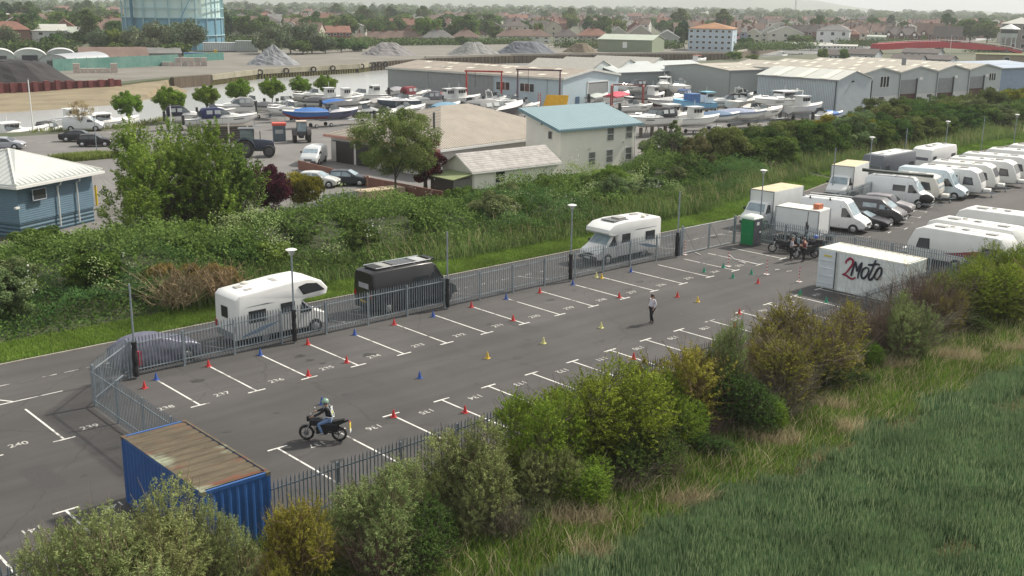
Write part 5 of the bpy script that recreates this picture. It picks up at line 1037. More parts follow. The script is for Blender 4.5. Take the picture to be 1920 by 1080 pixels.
# -- blue harbour hut
B = at(180, 322, 4.0); A = at(30, 350, 4.0); d_ = (B-A).xy; L_ = d_.length; rot = math.atan2(d_.y, d_.x); D = 9.5
BL = mat((.12, .2, .27), .6, var=.07, wave=('Z', .17, .25)); t = bld('harbour_hut', 'blue weatherboarded hut with a pale standing seam pyramid roof at the left edge', A, rot); M().box(.25, L_-.25, .25, D, 1.15, 4.0).build('walls', BL, t)
M().box(.3, L_-.3, .3, D-.05, -.2, 1.15).build('skirting', mat((.08, .15, .2), .7, wave=('Z', .3, 1)), t)
RS = mat((.48, .5, .48), .45, var=.05); ro = hip(L_, D, 4.0, 2.0, .35, .16).build('roof', RS, t)
cx_, cy_ = L_/2, D/2; q = M()
for k in range(1, 18):                        # standing seams up each face
    u = -.35+k*(L_+.7)/18; e = min(u+.35, L_+.35-u)/(L_/2+.35); q.tube([(u, -.35, 4.18), (u, -.35+e*(D/2+.35), 4.18+e*1.85)], .028, 4)
    u = -.35+k*(D+.7)/18; e = min(u+.35, D+.35-u)/(D/2+.35); q.tube([(-.35, u, 4.18), (-.35+e*(L_/2+.35), u, 4.18+e*1.85)], .028, 4)
q.build('seams', mat((.3, .31, .3), .5), ro); q = M()
for c in ((-.35, -.35), (L_+.35, -.35), (-.35, D+.35)): q.tube([(c[0], c[1], 4.18), (cx_, cy_, 6.02)], .09, 6)
q.build('ridge_caps', mat((.62, .62, .56), .45), ro); M().box(-.45, L_+.45, -.5, -.36, 3.86, 4.05).build('gutter', WHITE, t); M().box(-.5, -.36, -.4, D+.4, 3.86, 4.05).build('gutter', WHITE, t)
window(t, 'f', 2.1, 2.75, 1.25, .75, split=False, fm=mat((.35, .38, .42), .5))
for x in (4.0, 6.0): q = M().tube([(x, -.42, 3.9), (x, -.3, 3.6), (x+.1, .12, 3.45), (x+.1, .12, .3)], .065, 6); q.build('downpipe', WHITE, t)
M().box(-.1, .25, .1, .3, 2.3, 2.45).build('camera', WHITE, t)
q = M(); rg = random.Random(1); a = at(183, 412)
for k in range(22): q.xz([(k*.22, .15), (k*.22+.15, .15), (k*.22+.15, .85), (k*.22+.075, 1.0), (k*.22, .85)], -.01, .01)
for z in (.3, .7): q.box(0, 4.8, .02, .05, z, z+.06)
t = thing('picket_fence', 'short pale picket fence to the right of the blue hut', 'fence', (a.x, a.y, 0), -.3); q.build('pickets', CREAM, t)
M().tube([(0, 0, 0), (0, 0, 1.6)], .12, 8); b_ = at(182, 385); t = thing('yellow_post', 'yellow post beside the blue hut', 'post', (b_.x, b_.y, 0)); M().tube([(0, 0, 0), (0, 0, 1.7)], .11, 8).build('post', mat((.6, .42, .02), .5), t); M().tube([(0, 0, 1.7), (0, 0, 1.78)], [.11, .05], 8).build('cap', BLACK, t)
# -- yard surface, car park surface, river edge grass
YD = mat((.19, .18, .17), .9, var=.12, col2=(.13, .125, .12), scale=.15, detail=9)
YP = [at(-60, 262), at(60, 254), at(235, 243), at(330, 230), at(450, 214), at(560, 200), at(700, 190)]; YP = [(p.x, p.y) for p in YP]+[(120, 118), (230, 110), (260, 40), (190, 36), (120, 37), (75, 32), (60, 30), (20, 31), (10, 33), (-8, 60), (-30, 75)]
polygon('yard_ground', YP, -.012, YD)
q = M()
for p1, p2 in (((195, 246), (240, 256)), ((215, 258), (250, 266)), ((120, 262), (70, 268)), ((235, 300), (190, 285))): q.face(stripe(at(*p1), at(*p2), .12, .0))
tag(q.build('car_park_lines', PAINT2), kind='structure')
# -- gantries, poles and yard clutter
def gantry(label, px, py, w, h, col, rz=0, beam=.1):
    a = at(px, py); t = thing('boat_hoist', label, 'gantry', (a.x, a.y, 0), rz); c = mat(col, .5, var=.2); q = M()
    for x in (-w/2, w/2):
        for y in (-.8, .8): q.tube([(x, y, 0), (x, y*.2, h)], beam, 5)
    q.build('legs', c, t); M().box(-w/2-.3, w/2+.3, -.12, .12, h-.05, h+.22).build('beam', c, t); M().tube([(-w/4, 0, h), (-w/4, 0, h*.55)], .04, 4).build('hoist_chain', DGREY, t); return t
gantry('red steel hoist frame in front of the pale blue shed windows', 907, 200, 6.2, 6.0, (.35, .03, .02), -.9); gantry('dark steel hoist frame beside the yellow panel', 1009, 213, 7.0, 7.0, (.08, .04, .06), -.9)
t = thing('yellow_ramp', 'bright yellow sloping steel panel beside the boat shed', 'ramp', at(1037, 216), -.9); M().add([(-2.2, 0, 0), (2, 0, 0), (2.4, .8, 3.2), (-1.2, .8, 3.2), (-2.2, .15, 0), (2, .15, 0), (2.4, .95, 3.2), (-1.2, .95, 3.2)], [(0, 1, 2, 3), (4, 5, 6, 7), (0, 1, 5, 4), (1, 2, 6, 5), (2, 3, 7, 6), (3, 0, 4, 7)]).build('panel', mat((.7, .38, .01), .5), t)
q = M()
for k in range(8): q.box(-2.5, -2.1, -.1, 0, .4*k+.3, .4*k+.36)
for x in (-2.5, -2.1): q.box(x-.04, x+.04, -.1, 0, 0, 3.6)
q.build('ladder', mat((.45, .06, .02), .5), t)
t = thing('boat_lifter', 'rusty red wheeled boat lifting frame near the shed door', 'gantry', at(1175, 212), -.9); q = M()
for x in (-2.6, 2.6):
    for y in (-2, 2): q.tube([(x, y, .5), (x, y, 4.6)], .13, 5)
    q.tube([(x, -2.3, 4.5), (x, 2.3, 4.5)], .14, 5); q.tube([(x, -2.3, 1.0), (x, 2.3, 1.0)], .14, 5)
q.tube([(-2.6, 2, 4.5), (2.6, 2, 4.5)], .12, 5); q.build('frame', mat((.22, .05, .04), .6, var=.3), t)
for x in (-2.6, 2.6):
    for y in (-2, 2): wheel(t, x, y, .45, .3)
for i, (px, py, top, lb) in enumerate(((62, 246, 152, 'tall white mast standing by the water at the left'), (322, 246, 198, 'short white post in front of the boats'), (1779, 118, 60, 'tall grey mast beside the red bridge'), (1375, 55, 30, 'thin pale pole in the town'), (1103, 20, 5, ''))):
    if not lb: continue
    a = at(px, py); h_ = (py-top)/(py-8)*CH; t = thing('mast', lb, 'mast', (a.x, a.y, 0)); M().tube([(0, 0, 0), (0, 0, h_)], [.1, .07], 6).build('pole', WHITE, t); M().ball((0, 0, h_), .12, 6, 4).build('cap', GREY, t)
lamp(tuple(at(182, 292)), 4.6, 'lamp post beside the black hatchback in the far car park', True, False)
t = thing('waste_bin', 'tall dark bin with a bright red top in the yard right of the tractor', 'bin', at(524, 264), -.5); M().box(-.8, .8, -.7, .7, 0, 2.0).build('bin_body', mat((.08, .11, .13), .6), t, False, .05); M().box(-.9, .9, -.75, .75, 2.0, 2.35).build('lid', mat((.6, .1, .07), .6), t, False, .05); M().box(-.5, .5, -.72, -.7, 1.0, 1.5).build('notice', mat((.35, .36, .36), .6), t)
t = thing('timber_barrier', 'slatted dark timber stack beside the tractor', 'timber stack', at(430, 266), -.5); q = M()
for k in range(7): q.box(-3, 3, -.8, .8, .3*k+.05, .3*k+.27)
q.build('boards', mat((.1, .085, .07), .9, var=.3), t); M().box(-.1, .1, -.9, -.8, 0, 2.4).build('upright', CREAM, t); M().box(2.2, 2.4, -.9, -.8, 0, 2.4).build('upright', CREAM, t)
t = thing('picnic_table', 'picnic table beside the right end of the office', 'table', at(1213, 292), .3); q = M().box(-.9, .9, -.35, .35, .7, .76); q.box(-.9, .9, -.85, -.6, .42, .47); q.box(-.9, .9, .6, .85, .42, .47); q.build('top_and_benches', WOOD, t); q = M()
for x in (-.6, .6): q.tube([(x, -.75, 0), (x, .3, .7)], .04, 4); q.tube([(x, .75, 0), (x, -.3, .7)], .04, 4)
q.build('legs', WOOD, t)
container(0, 0, (.03, .11, .35), mat((.2, .08, .05), .8, var=.3), False, 'dark blue open skip loaded with rusty scrap beside the grey workshop', 'scrap_container', rust=(.1, .05, .03))[0].location = tuple(at(1640, 236)); bpy.data.objects['scrap_container'].rotation_euler.z = R(80)
t = thing('scrap_heap', 'rusty red scrap heaped on the blue container', 'scrap', at(1655, 222, 2.6)); rg = random.Random(5); q = M()
for k in range(60): q.tube([(rg.uniform(-2.5, 2.5), rg.uniform(-1.2, 1.2), rg.uniform(0, .5)), (rg.uniform(-3, 3), rg.uniform(-1.3, 1.3), rg.uniform(.2, 1.4))], rg.uniform(.04, .14), 4)
q.build('scrap_iron', mat((.16, .04, .03), .8, var=.5, scale=2), t)
# ================================================================ boats
def boat(label, px, py, L_, hd, hull=(.7, .7, .68), kind='cruiser', cover=(.05, .07, .2), z0=.75, bottom=None, stand='trailer', arch_=False, group='boats laid up in the yard', canopy=None, B_=None, deck=(.68, .68, .66)):
    a = at(px, py); t = thing('boat', label, 'boat', (a.x, a.y, z0), hd, group); b = B_ or L_*.33; hb = b/2; hM = mat(hull, .3, var=.06, scale=1); dM = mat(deck, .4, var=.06, scale=2)
    xs = [i/11 for i in range(12)]; H0 = .16*L_+.25; tilt = .06 if kind != 'fishing' else .12
    def sec(u):
        w = hb*(.9+.1*math.sin(u*math.pi)) if u < .55 else hb*max(.03, math.cos((u-.55)/.45*math.pi/2)**.75); kz = 0 if u < .6 else H0*.75*((u-.6)/.4)**2.2; sz = H0*(.78+tilt*4*u*u)
        return (u-.45)*L_, w, kz, sz
    rings = []; dk = []
    for u in xs:
        x, w, kz, sz = sec(u); cz = kz+(sz-kz)*.38; xx = x+(.25*L_*.15*0)
        rings.append([(x, -w, sz), (x, -w*.97, (sz+cz)/2+.05), (x, -w*.85, cz), (x, 0, kz), (x, w*.85, cz), (x, w*.97, (sz+cz)/2+.05), (x, w, sz)]); dk.append([(x, -w*.99, sz+.005), (x, 0, sz+.05+(.12*L_*.2 if u > .5 else 0)), (x, w*.99, sz+.005)])
    M().loft(rings, True, False).build('hull', hM, t, True)
    if bottom: M().loft([[(p[0], p[1]*1.012, p[2]-.012) for p in r_[2:5]] for r_ in rings], False, False).build('antifoul', mat(bottom, .6, var=.1), t, True)
    q = M().loft(dk, False, False); q.build('deck', dM, t, True)
    S_ = lambda u: sec(u)[3]; q = M()
    for s in (-1, 1): q.tube([(sec(u)[0], s*sec(u)[1], sec(u)[3]) for u in xs], .045, 5)
    q.build('rubbing_strake', mat((.08, .08, .09), .5) if sum(hull) > 1 else mat((.5, .5, .48), .4), t, True)
    cm = mat(cover, .75, var=.12, scale=2); X = lambda u: (u-.45)*L_
    def block(n_, mt, us, ws, zs0, zs1, r_=.8):
        rg_ = []
        for u, w, z1 in zip(us, ws, zs1):
            s0 = zs0; rg_.append([(X(u), -w, s0), (X(u), -w*.97, s0+(z1-s0)*.6), (X(u), -w*r_, z1), (X(u), w*r_, z1), (X(u), w*.97, s0+(z1-s0)*.6), (X(u), w, s0)])
        return M().loft(rg_).build(n_, mt, t, True)
    zs = S_(.5)
    if kind in ('cruiser', 'open', 'fly'):
        block('cabin', dM, (.3, .42, .62, .8), (hb*.8, hb*.82, hb*.72, hb*.3), zs-.1, (zs+.15, zs+.5, zs+.42, zs+.08))
        q = M(); wz = zs+.42
        for s in (-1, 1): q.add([(X(.5), s*hb*.72, wz), (X(.3), s*hb*.82, wz-.1), (X(.3), s*hb*.72, wz+.5), (X(.42), s*hb*.6, wz+.55)], [(0, 1, 2, 3)])
        q.add([(X(.52), -hb*.68, wz), (X(.52), hb*.68, wz), (X(.42), hb*.58, wz+.56), (X(.42), -hb*.58, wz+.56)], [(0, 1, 2, 3)]); q.build('windscreen', mat((.1, .12, .13), .1, spec=.8), t)
        q = M(); P = [(X(.3), -hb*.72, wz+.5), (X(.42), -hb*.58, wz+.56), (X(.42), hb*.58, wz+.56), (X(.3), hb*.72, wz+.5)]; q.tube(P, .03, 4); q.tube([(X(.52), -hb*.7, wz), P[1]], .03, 4); q.tube([(X(.52), hb*.7, wz), P[2]], .03, 4); q.build('screen_frame', BLACK, t)
        for s in (-1, 1): M().xz([(X(.55), zs-.32), (X(.75), zs-.22), (X(.73), zs-.13), (X(.57), zs-.2)], s*sec(.65)[1]*1.0-.01, s*sec(.65)[1]*1.02).build('porthole', BLACK, t)
    if kind == 'fly' or arch_:
        q = M(); q.tube([(X(.18), -hb*.85, zs), (X(.12), -hb*.7, zs+1.3), (X(.12), hb*.7, zs+1.3), (X(.18), hb*.85, zs)], .09, 6); q.build('radar_arch', dM, t); M().tube([(X(.12), 0, zs+1.3), (X(.12), 0, zs+1.6)], [.2, .16], 8).build('radar_dome', WHITE, t)
    if kind == 'wheelhouse' or kind == 'fly' or kind == 'fishing':
        u0, u1 = (.28, .52) if kind != 'fishing' else (.08, .26); hh = 1.5 if kind != 'fly' else 1.25; wM = dM if kind != 'fishing' else mat((.6, .68, .72), .4)
        o = M().loft([[(X(u), -w, z_), (X(u), w, z_)] for u, w, z_ in ()], False) if 0 else None
        block('wheelhouse', wM, (u0, u0+.02, u1-.03, u1+.03), (hb*.68, hb*.7, hb*.66, hb*.55), zs-.1, (zs+hh-.05, zs+hh, zs+hh, zs+hh*.55)); block('wheelhouse_roof', mat(canopy or (.7, .7, .7), .4), (u0-.04, u1+.01), (hb*.78, hb*.74), zs+hh, (zs+hh+.1, zs+hh+.1), .97)
        for s in (-1, 1):
            for k in range(3): x0 = X(u0)+.12+k*(X(u1)-X(u0)-.2)/3; M().xz([(x0, zs+hh*.52), (x0+(X(u1)-X(u0))/3-.2, zs+hh*.52), (x0+(X(u1)-X(u0))/3-.2, zs+hh*.85), (x0, zs+hh*.85)], s*hb*.7-.03*s, s*hb*.715).build('cabin_window', BLACK, t)
        M().add([(X(u1)+.12, -hb*.5, zs+hh*.55), (X(u1)+.12, hb*.5, zs+hh*.55), (X(u1)-.05, hb*.5, zs+hh*.95), (X(u1)-.05, -hb*.5, zs+hh*.95)], [(0, 1, 2, 3)]).build('front_window', BLACK, t); q = M().tube([(X(u0+.1), 0, zs+hh), (X(u0+.1), 0, zs+hh+1.0)], .03, 4); q.build('aerial', WHITE, t)
    if kind == 'fishing':
        M().box(X(.42), X(.66), -hb*.7, hb*.7, zs, zs+1.4).build('canvas_shelter', mat((.08, .16, .34), .8, var=.1), t, False, .08); M().box(X(.28), X(.42), -hb*.4, hb*.4, zs, zs+.5).build('hatch_boxes', WHITE, t)
    if kind == 'covered':
        rr = []
        for u in xs:
            x, w, kz, sz = sec(u); z1 = sz+.1+(.5*math.sin(math.pi*min(1, u*1.15+.1))); rr.append([(x, -w*1.03, sz-.22), (x, -w*1.03, sz), (x, -w*.4, z1*.97), (x, 0, z1), (x, w*.4, z1*.97), (x, w*1.03, sz), (x, w*1.03, sz-.22)])
        M().loft(rr, True, False).build('boat_cover', cm, t, True)
    if canopy and kind in ('cruiser', 'open'):
        o = block('canopy', mat(canopy, .8, var=.08), (.02, .06, .3, .42), (hb*.85, hb*.88, hb*.86, hb*.6), zs, (zs+.95, zs+1.2, zs+1.3, zs+1.0), .72)
        for s in (-1, 1): 
            for k in (.1, .24): M().face([(X(k), s*(hb*.89), zs+.5), (X(k+.1), s*(hb*.89), zs+.5), (X(k+.1), s*hb*.8, zs+1.0), (X(k), s*hb*.8, zs+1.0)]).build('clear_panel', mat((.45, .48, .48), .2), o)
    if kind in ('open', 'covered', 'cruiser') and L_ < 7: M().box(X(-.01)-.35, X(-.01), -.22, .22, .2, H0+.35).build('outboard_motor', mat((.03, .03, .035), .4), t, False, .06)
    if kind in ('cruiser', 'fly'):
        q = M(); 
        for s in (-1, 1): q.tube([(sec(u)[0], s*sec(u)[1]*.92, sec(u)[3]+.45) for u in (.55, .7, .85, .97)], .016, 4); [q.tube([(sec(u)[0], s*sec(u)[1]*.92, sec(u)[3]), (sec(u)[0], s*sec(u)[1]*.92, sec(u)[3]+.45)], .014, 4) for u in (.55, .7, .85, .97)]
        q.build('bow_rail', CHROME, t)
    if stand == 'trailer':
        q = M()
        for s in (-1, 1): q.tube([(X(.05), s*hb*.6, -.1), (X(.7), s*hb*.45, -.1), (X(1.08), 0, -.15)], .05, 5)
        q.tube([(X(.95), 0, -.15), (X(.95), 0, H0*.7)], .04, 5); q.build('trailer_frame', GALV, t)
        for s in (-1, 1): w = wheel(t, X(.3), s*hb*.85, .28, .18); w.location.z = .28-z0
    elif stand == 'props':
        q = M()
        for u in (.15, .45, .7):
            for s in (-1, 1): q.tube([(X(u), s*hb*1.0, -z0), (X(u), s*hb*.75, .35)], .05, 5)
            q.box(X(u)-.15, X(u)+.15, -.2, .2, -z0, 0)
        q.build('shores', mat((.12, .1, .08), .8, var=.3), t)
    return t
BW = [  # label, px, py(base), length, heading deg, kwargs
 ('small boat with a black spray hood at the left of the yard', 352, 243, 6.5, -20, dict(cover=(.03, .03, .05), canopy=(.02, .02, .04), kind='open')),
 ('open motorboat with a dark deck in front of the navy hooded boat', 385, 250, 6.0, -20, dict(kind='open')),
 ('white cruiser with a navy blue canopy and clear side windows', 425, 250, 8.0, -18, dict(canopy=(.02, .025, .09))),
 ('boat with grey angled spray hood behind the navy canopy', 440, 225, 7, 160, dict(canopy=(.3, .3, .3), kind='open')),
 ('white dinghy on the ground behind the navy canopied boat', 470, 213, 5, 170, dict(kind='open')),
 ('boat wrapped in a dark grey tarpaulin on a trailer, left of the white hulled one', 503, 222, 6, -80, dict(kind='covered', cover=(.09, .09, .1), B_=2.6)),
 ('pale green white hulled small boat between two covered boats', 539, 215, 5.5, -85, dict(kind='open', hull=(.55, .62, .58))),
 ('inflatable boat with a dark cover right of the pale green boat', 567, 210, 5.5, -75, dict(kind='covered', cover=(.12, .12, .1))),
 ('round black covered boat behind the long blue sailboat cover', 600, 212, 6, -60, dict(kind='covered', cover=(.05, .05, .06), B_=2.6)),
 ('long sailing boat under a bright blue cover with a red keel', 576, 240, 7.0, 172, dict(kind='covered', cover=(.025, .12, .36), hull=(.03, .13, .38), bottom=(.3, .03, .02), z0=1.0, B_=2.4)),
 ('white boat with blue and black hull stripes on a trailer', 628, 236, 7.2, -8, dict(hull=(.08, .09, .16), kind='open', deck=(.7, .68, .72))),
 ('white cabin boat behind the blue covered boats at the water side', 622, 205, 6.5, -10, dict(kind='wheelhouse')),
 ('small blue covered boat beside the white cabin boat', 630, 214, 5.5, -12, dict(kind='covered', cover=(.03, .13, .4))),
 ('boat with a T shaped cover frame near the water', 652, 205, 6, -5, dict(kind='wheelhouse')),
 ('white boat with a slim cabin in the middle of the yard by the water', 674, 200, 6.5, 175, dict()),
 ('long dark covered boat behind the striped trailer boat', 650, 222, 7.5, -15, dict(kind='covered', cover=(.07, .07, .07))),
 ('boat with a grey patched cover and white bow', 715, 213, 6.5, 10, dict(kind='covered', cover=(.32, .31, .3))),
 ('white wheelhouse boat with a flat top near the shed corner', 700, 200, 6.5, 178, dict(kind='wheelhouse')),
 ('long low white speedboat with a dark stripe', 750, 214, 8.0, 175, dict(hull=(.06, .09, .12), deck=(.72, .71, .74))),
 ('small grey covered boat near the plinth of the shed', 745, 188, 6, 20, dict(kind='covered', cover=(.25, .25, .27))),
 ('boat with a grey canopy and black top in the middle of the yard', 795, 210, 7.0, 160, dict(canopy=(.16, .15, .17))),
 ('white hulled boat lying low behind the tree top', 725, 232, 6, 15, dict(kind='open', z0=.4)),
 ('white boat behind the ridge of the tan roof', 760, 226, 8, 5, dict(kind='open', z0=.4)),
 ('boat with a dark red cover beside the shed wall', 822, 200, 6.5, 5, dict(kind='covered', cover=(.25, .02, .03))),
 ('white pilot boat with a raised wheelhouse and radar', 865, 207, 7.5, -5, dict(kind='wheelhouse')),
 ('boat under a pale blue tarpaulin behind the tan roof', 835, 224, 7.5, 15, dict(kind='covered', cover=(.12, .24, .34))),
 ('small dark rigid inflatable with grey outboard', 885, 216, 5, 10, dict(kind='open', hull=(.04, .05, .05), deck=(.05, .05, .05))),
 ('boat under a crumpled whitish cover near the big white cruiser', 870, 234, 6.5, 20, dict(kind='covered', cover=(.5, .46, .42), z0=.5)),
 ('boat with a black bimini frame in front of the hoist', 935, 208, 7, -5, dict(kind='open', arch_=True)),
 ('large white and black speedboat with a grey canopy, bow to the right', 928, 243, 13.0, 12, dict(hull=(.04, .04, .05), canopy=(.2, .2, .2), deck=(.72, .7, .68), z0=1.0)),
 ('white boat bow poking out by the yellow panel', 985, 222, 6.5, 5, dict(kind='open')),
 ('boat with a bright red cover in front of the roller door', 1158, 205, 8.5, 18, dict(kind='covered', cover=(.55, .05, .09), z0=1.0)),
 ('pale covered boat at the left of the red covered boat', 1120, 203, 7, 15, dict(kind='covered', cover=(.38, .42, .4))),
 ('boat with a black fitted cover behind the lifting frame', 1207, 207, 7, 150, dict(kind='covered', cover=(.015, .015, .02))),
 ('white sports cruiser by the grey shed wall, left of the large white pair', 1185, 183, 7.5, 170, dict(canopy=(.05, .05, .06))),
 ('white cruiser with a pink white canopy, left of the large pair', 1243, 184, 8.5, -150, dict(kind='fly', z0=1.2, stand='props')),
 ('large white motor cruiser with a dark hull slot window', 1272, 190, 9.5, -155, dict(z0=1.2, stand='props')),
 ('largest white motor cruiser standing high on props', 1312, 178, 11.5, -25, dict(z0=1.7, stand='props', kind='cruiser', arch_=True)),
 ('white flybridge boat behind the largest cruiser', 1275, 163, 9, -160, dict(kind='fly', z0=1.0)),
 ('white boat beyond the largest cruiser near the white building', 1340, 160, 8, 10, dict(kind='wheelhouse')),
 ('round white covered dinghy near the grey unit wall', 1358, 160, 5, 60, dict(kind='covered', cover=(.6, .6, .6))),
 ('grey inflatable boat at the far end of the yard', 1350, 145, 8, 20, dict(kind='open', hull=(.12, .12, .13))),
 ('white sailing yacht hull with a grey cover and dark bottom', 1252, 213, 8.0, 165, dict(kind='covered', cover=(.4, .4, .4), bottom=(.1, .04, .04), stand='props')),
 ('blue and white wooden fishing boat with a blue canvas shelter', 1302, 224, 8.6, 168, dict(kind='fishing', hull=(.2, .45, .68), deck=(.12, .42, .68), z0=1.1, stand='props', canopy=(.2, .5, .6), bottom=(.5, .5, .48))),
 ('white motorboat with a black and clear canopy right of the fishing boat', 1360, 219, 8.0, 150, dict(canopy=(.03, .03, .03), z0=1.1, stand='props')),
 ('boat with a large black canopy and clear windows beside the office', 1222, 255, 9.0, 175, dict(canopy=(.015, .015, .02), z0=1.0, stand='props')),
 ('white cabin boat behind the willow beside the office', 1260, 248, 8.5, -10, dict(kind='wheelhouse', z0=.9)),
 ('small white boat with a metal cabin frame above the bushes', 1305, 250, 7.5, -15, dict(kind='wheelhouse', z0=.8)),
 ('boat under a dark blue tarpaulin above the bushes', 1345, 243, 6.6, -25, dict(kind='covered', cover=(.09, .16, .26), z0=.9)),
 ('long boat under a pale blue grey tarpaulin above the bushes', 1385, 240, 8.0, -35, dict(kind='covered', cover=(.27, .31, .42), z0=.9)),
 ('white yacht hull standing behind the pale tarpaulin', 1395, 220, 9.5, 5, dict(kind='open', hull=(.55, .55, .5), z0=1.2, stand='props')),
 ('boat with a dark frame in front of the grey unit plinth', 1395, 200, 7, 5, dict(kind='open', arch_=True)),
 ('white motor cruiser with a black wing mast in front of the workshop', 1462, 224, 11.5, 172, dict(kind='fly', z0=1.3, stand='props')),
 ('white sport fishing boat with a hardtop beside the workshop', 1505, 226, 8, -10, dict(kind='wheelhouse', z0=.9)),
 ('boat stern and tender at the right end by the workshop corner', 1540, 236, 5.5, 0, dict(kind='open', z0=.6)),
 ('small boat under a bright blue tarpaulin by the workshop corner', 1553, 229, 5.5, -15, dict(kind='covered', cover=(.03, .15, .45), z0=.2)),
 ('white boat between the grey unit and the workshop, nearest the wall', 1425, 205, 8, 10, dict(kind='cruiser')),
 ('small white day boat between the navy canopy and the timber stack', 405, 232, 5.5, -25, dict(kind='open')),
 ('white cuddy boat with black windows beyond the blue sailboat cover', 540, 228, 6.0, 170, dict()),
 ('dark hulled yacht tender near the striped trailer boat', 690, 232, 5.5, -30, dict(kind='open', hull=(.06, .07, .1))),
 ('white boat with a maroon canopy near the shed plinth', 780, 198, 7.0, 5, dict(canopy=(.2, .03, .04))),
 ('cream cabin boat left of the pilot boat', 838, 207, 6.5, 175, dict(kind='wheelhouse')),
 ('grey covered boat between the blue tarpaulin and the pilot boat', 905, 222, 6.5, -20, dict(kind='covered', cover=(.2, .2, .21))),
 ('white speedboat behind the red hoist frame', 955, 214, 7.0, 170, dict(kind='open')),
 ('small white boat on a trailer below the red covered boat', 1190, 222, 6, -20, dict(kind='open')),
 ('white fishing cabin boat between the lifting frame and the yacht hull', 1225, 200, 7, 10, dict(kind='wheelhouse')),
 ('white cruiser with blue canopy left of the fishing boat', 1275, 205, 7.5, 200, dict(canopy=(.04, .08, .2))),
 ('grey dinghy in front of the fishing boat', 1290, 236, 5, -5, dict(kind='open', hull=(.3, .3, .3))),
 ('white boat under a cream cover right of the clear canopy boat', 1405, 230, 8, -160, dict(kind='covered', cover=(.5, .48, .42), z0=.9)),
 ('white cruiser half hidden by the olive shrub', 1425, 238, 8.5, -10, dict(z0=1.0)),
 ('white boat beside the largest cruiser, further right', 1385, 170, 8, 170, dict(kind='wheelhouse')),
 ('low white speedboat behind the grey inflatable', 1330, 150, 8, 5, dict(kind='cruiser')),
 ('white flybridge cruiser in the far corner of the yard', 1300, 152, 9, 0, dict(kind='fly')),
 ('small white boat at the back by the grey metal shed', 1222, 168, 7, 175, dict(kind='wheelhouse')),
 ('boat with a grey cover right of the pink white canopy cruiser', 1240, 172, 7.5, 5, dict(kind='covered', cover=(.35, .35, .36))),
 ('white cruiser near the riverside beside the small trees', 585, 200, 6.5, 170, dict()),
]
for lb, px, py, L_, h_, kw in BW: boat(lb, px, py, L_*.95, R(h_), **{**kw, 'z0': kw.get('z0', .75)+.25})
def afloat(lb, px, py, L_, h_, **kw):
    b = boat(lb, px, py, L_, R(h_), stand=None, group='boats afloat on the river', **kw); p = at(px, py, WZ+.1); b.location = (p.x, p.y, WZ-.25); return b
afloat('white motor yacht moored at the left edge of the river', 25, 262, 10, 8, kind='fly'); afloat('small white cabin boat with a dark canopy behind the white van', 102, 250, 6, 15, canopy=(.05, .05, .05))
afloat('white motor cruiser moored just right of the white van', 195, 244, 11, 5, kind='fly'); afloat('white boat moored above the white van', 140, 232, 8, 8, kind='wheelhouse')
afloat('orange topped workboat moored under the far quay', 1308, 118, 10, 5, kind='wheelhouse', canopy=(.5, .15, .1)); afloat('small white boat moored on the far river, left of the chalets', 1466, 108, 7, 0, kind='wheelhouse'); afloat('white boat moored beside the chalets', 1503, 108, 7, 0, kind='cruiser')
# ================================================================ vegetation
def unit(v): return v/np.maximum(np.linalg.norm(v, axis=1, keepdims=True), 1e-9)
def leafquads(P, Nn, ln, wd, rg, axis=None):
    """diamond leaves at P facing Nn; returns V (4n,3), F (n,4)"""
    n_ = len(P); a = rg.normal(size=(n_, 3)) if axis is None else axis+rg.normal(size=(n_, 3))*.35
    a = a-Nn*np.sum(a*Nn, 1, keepdims=True); a = unit(a); b_ = np.cross(Nn, a); l = (ln*rg.uniform(.6, 1.35, n_))[:, None]; w = (wd*rg.uniform(.7, 1.3, n_))[:, None]
    V = np.stack([P-a*l*.5, P+b_*w*.5-a*l*.05, P+a*l*.5, P-b_*w*.5-a*l*.05], 1).reshape(-1, 3); return V, np.arange(4*n_).reshape(-1, 4)
def ribbons(B, T, w0, w1, rg, seg=3, bend=.12):
    """thin tapering twigs from points B to T"""
    n_ = len(B); d = T-B; L_ = np.linalg.norm(d, axis=1, keepdims=True); side = unit(np.cross(d, rg.normal(size=(n_, 3)))); off = unit(rg.normal(size=(n_, 3)))*L_*bend; V = []
    for k in range(seg+1):
        t = k/seg; c = B+d*t+off*np.sin(t*math.pi)*np.array([1, 1, .4]); w = w0*(1-t)+w1*t; V += [c-side*w, c+side*w]
    V = np.stack(V, 1).reshape(-1, 3); F_ = []; b0 = np.arange(n_)*(2*(seg+1))
    for k in range(seg): F_.append(np.stack([b0+2*k, b0+2*k+1, b0+2*k+3, b0+2*k+2], 1))
    return V, np.concatenate(F_)
def clumps(rx, ry, z0, z1, n, rg, flat=.0, top=1.0):
    d = unit(rg.normal(size=(n, 3))); r = rg.uniform(.12, 1, n)**.38*rg.uniform(.86, 1.1, n); C = d*r[:, None]; zc, rz = (z0+z1)/2, (z1-z0)/2
    C = C*np.array([rx, ry, rz]); C[:, 2] += zc; return C
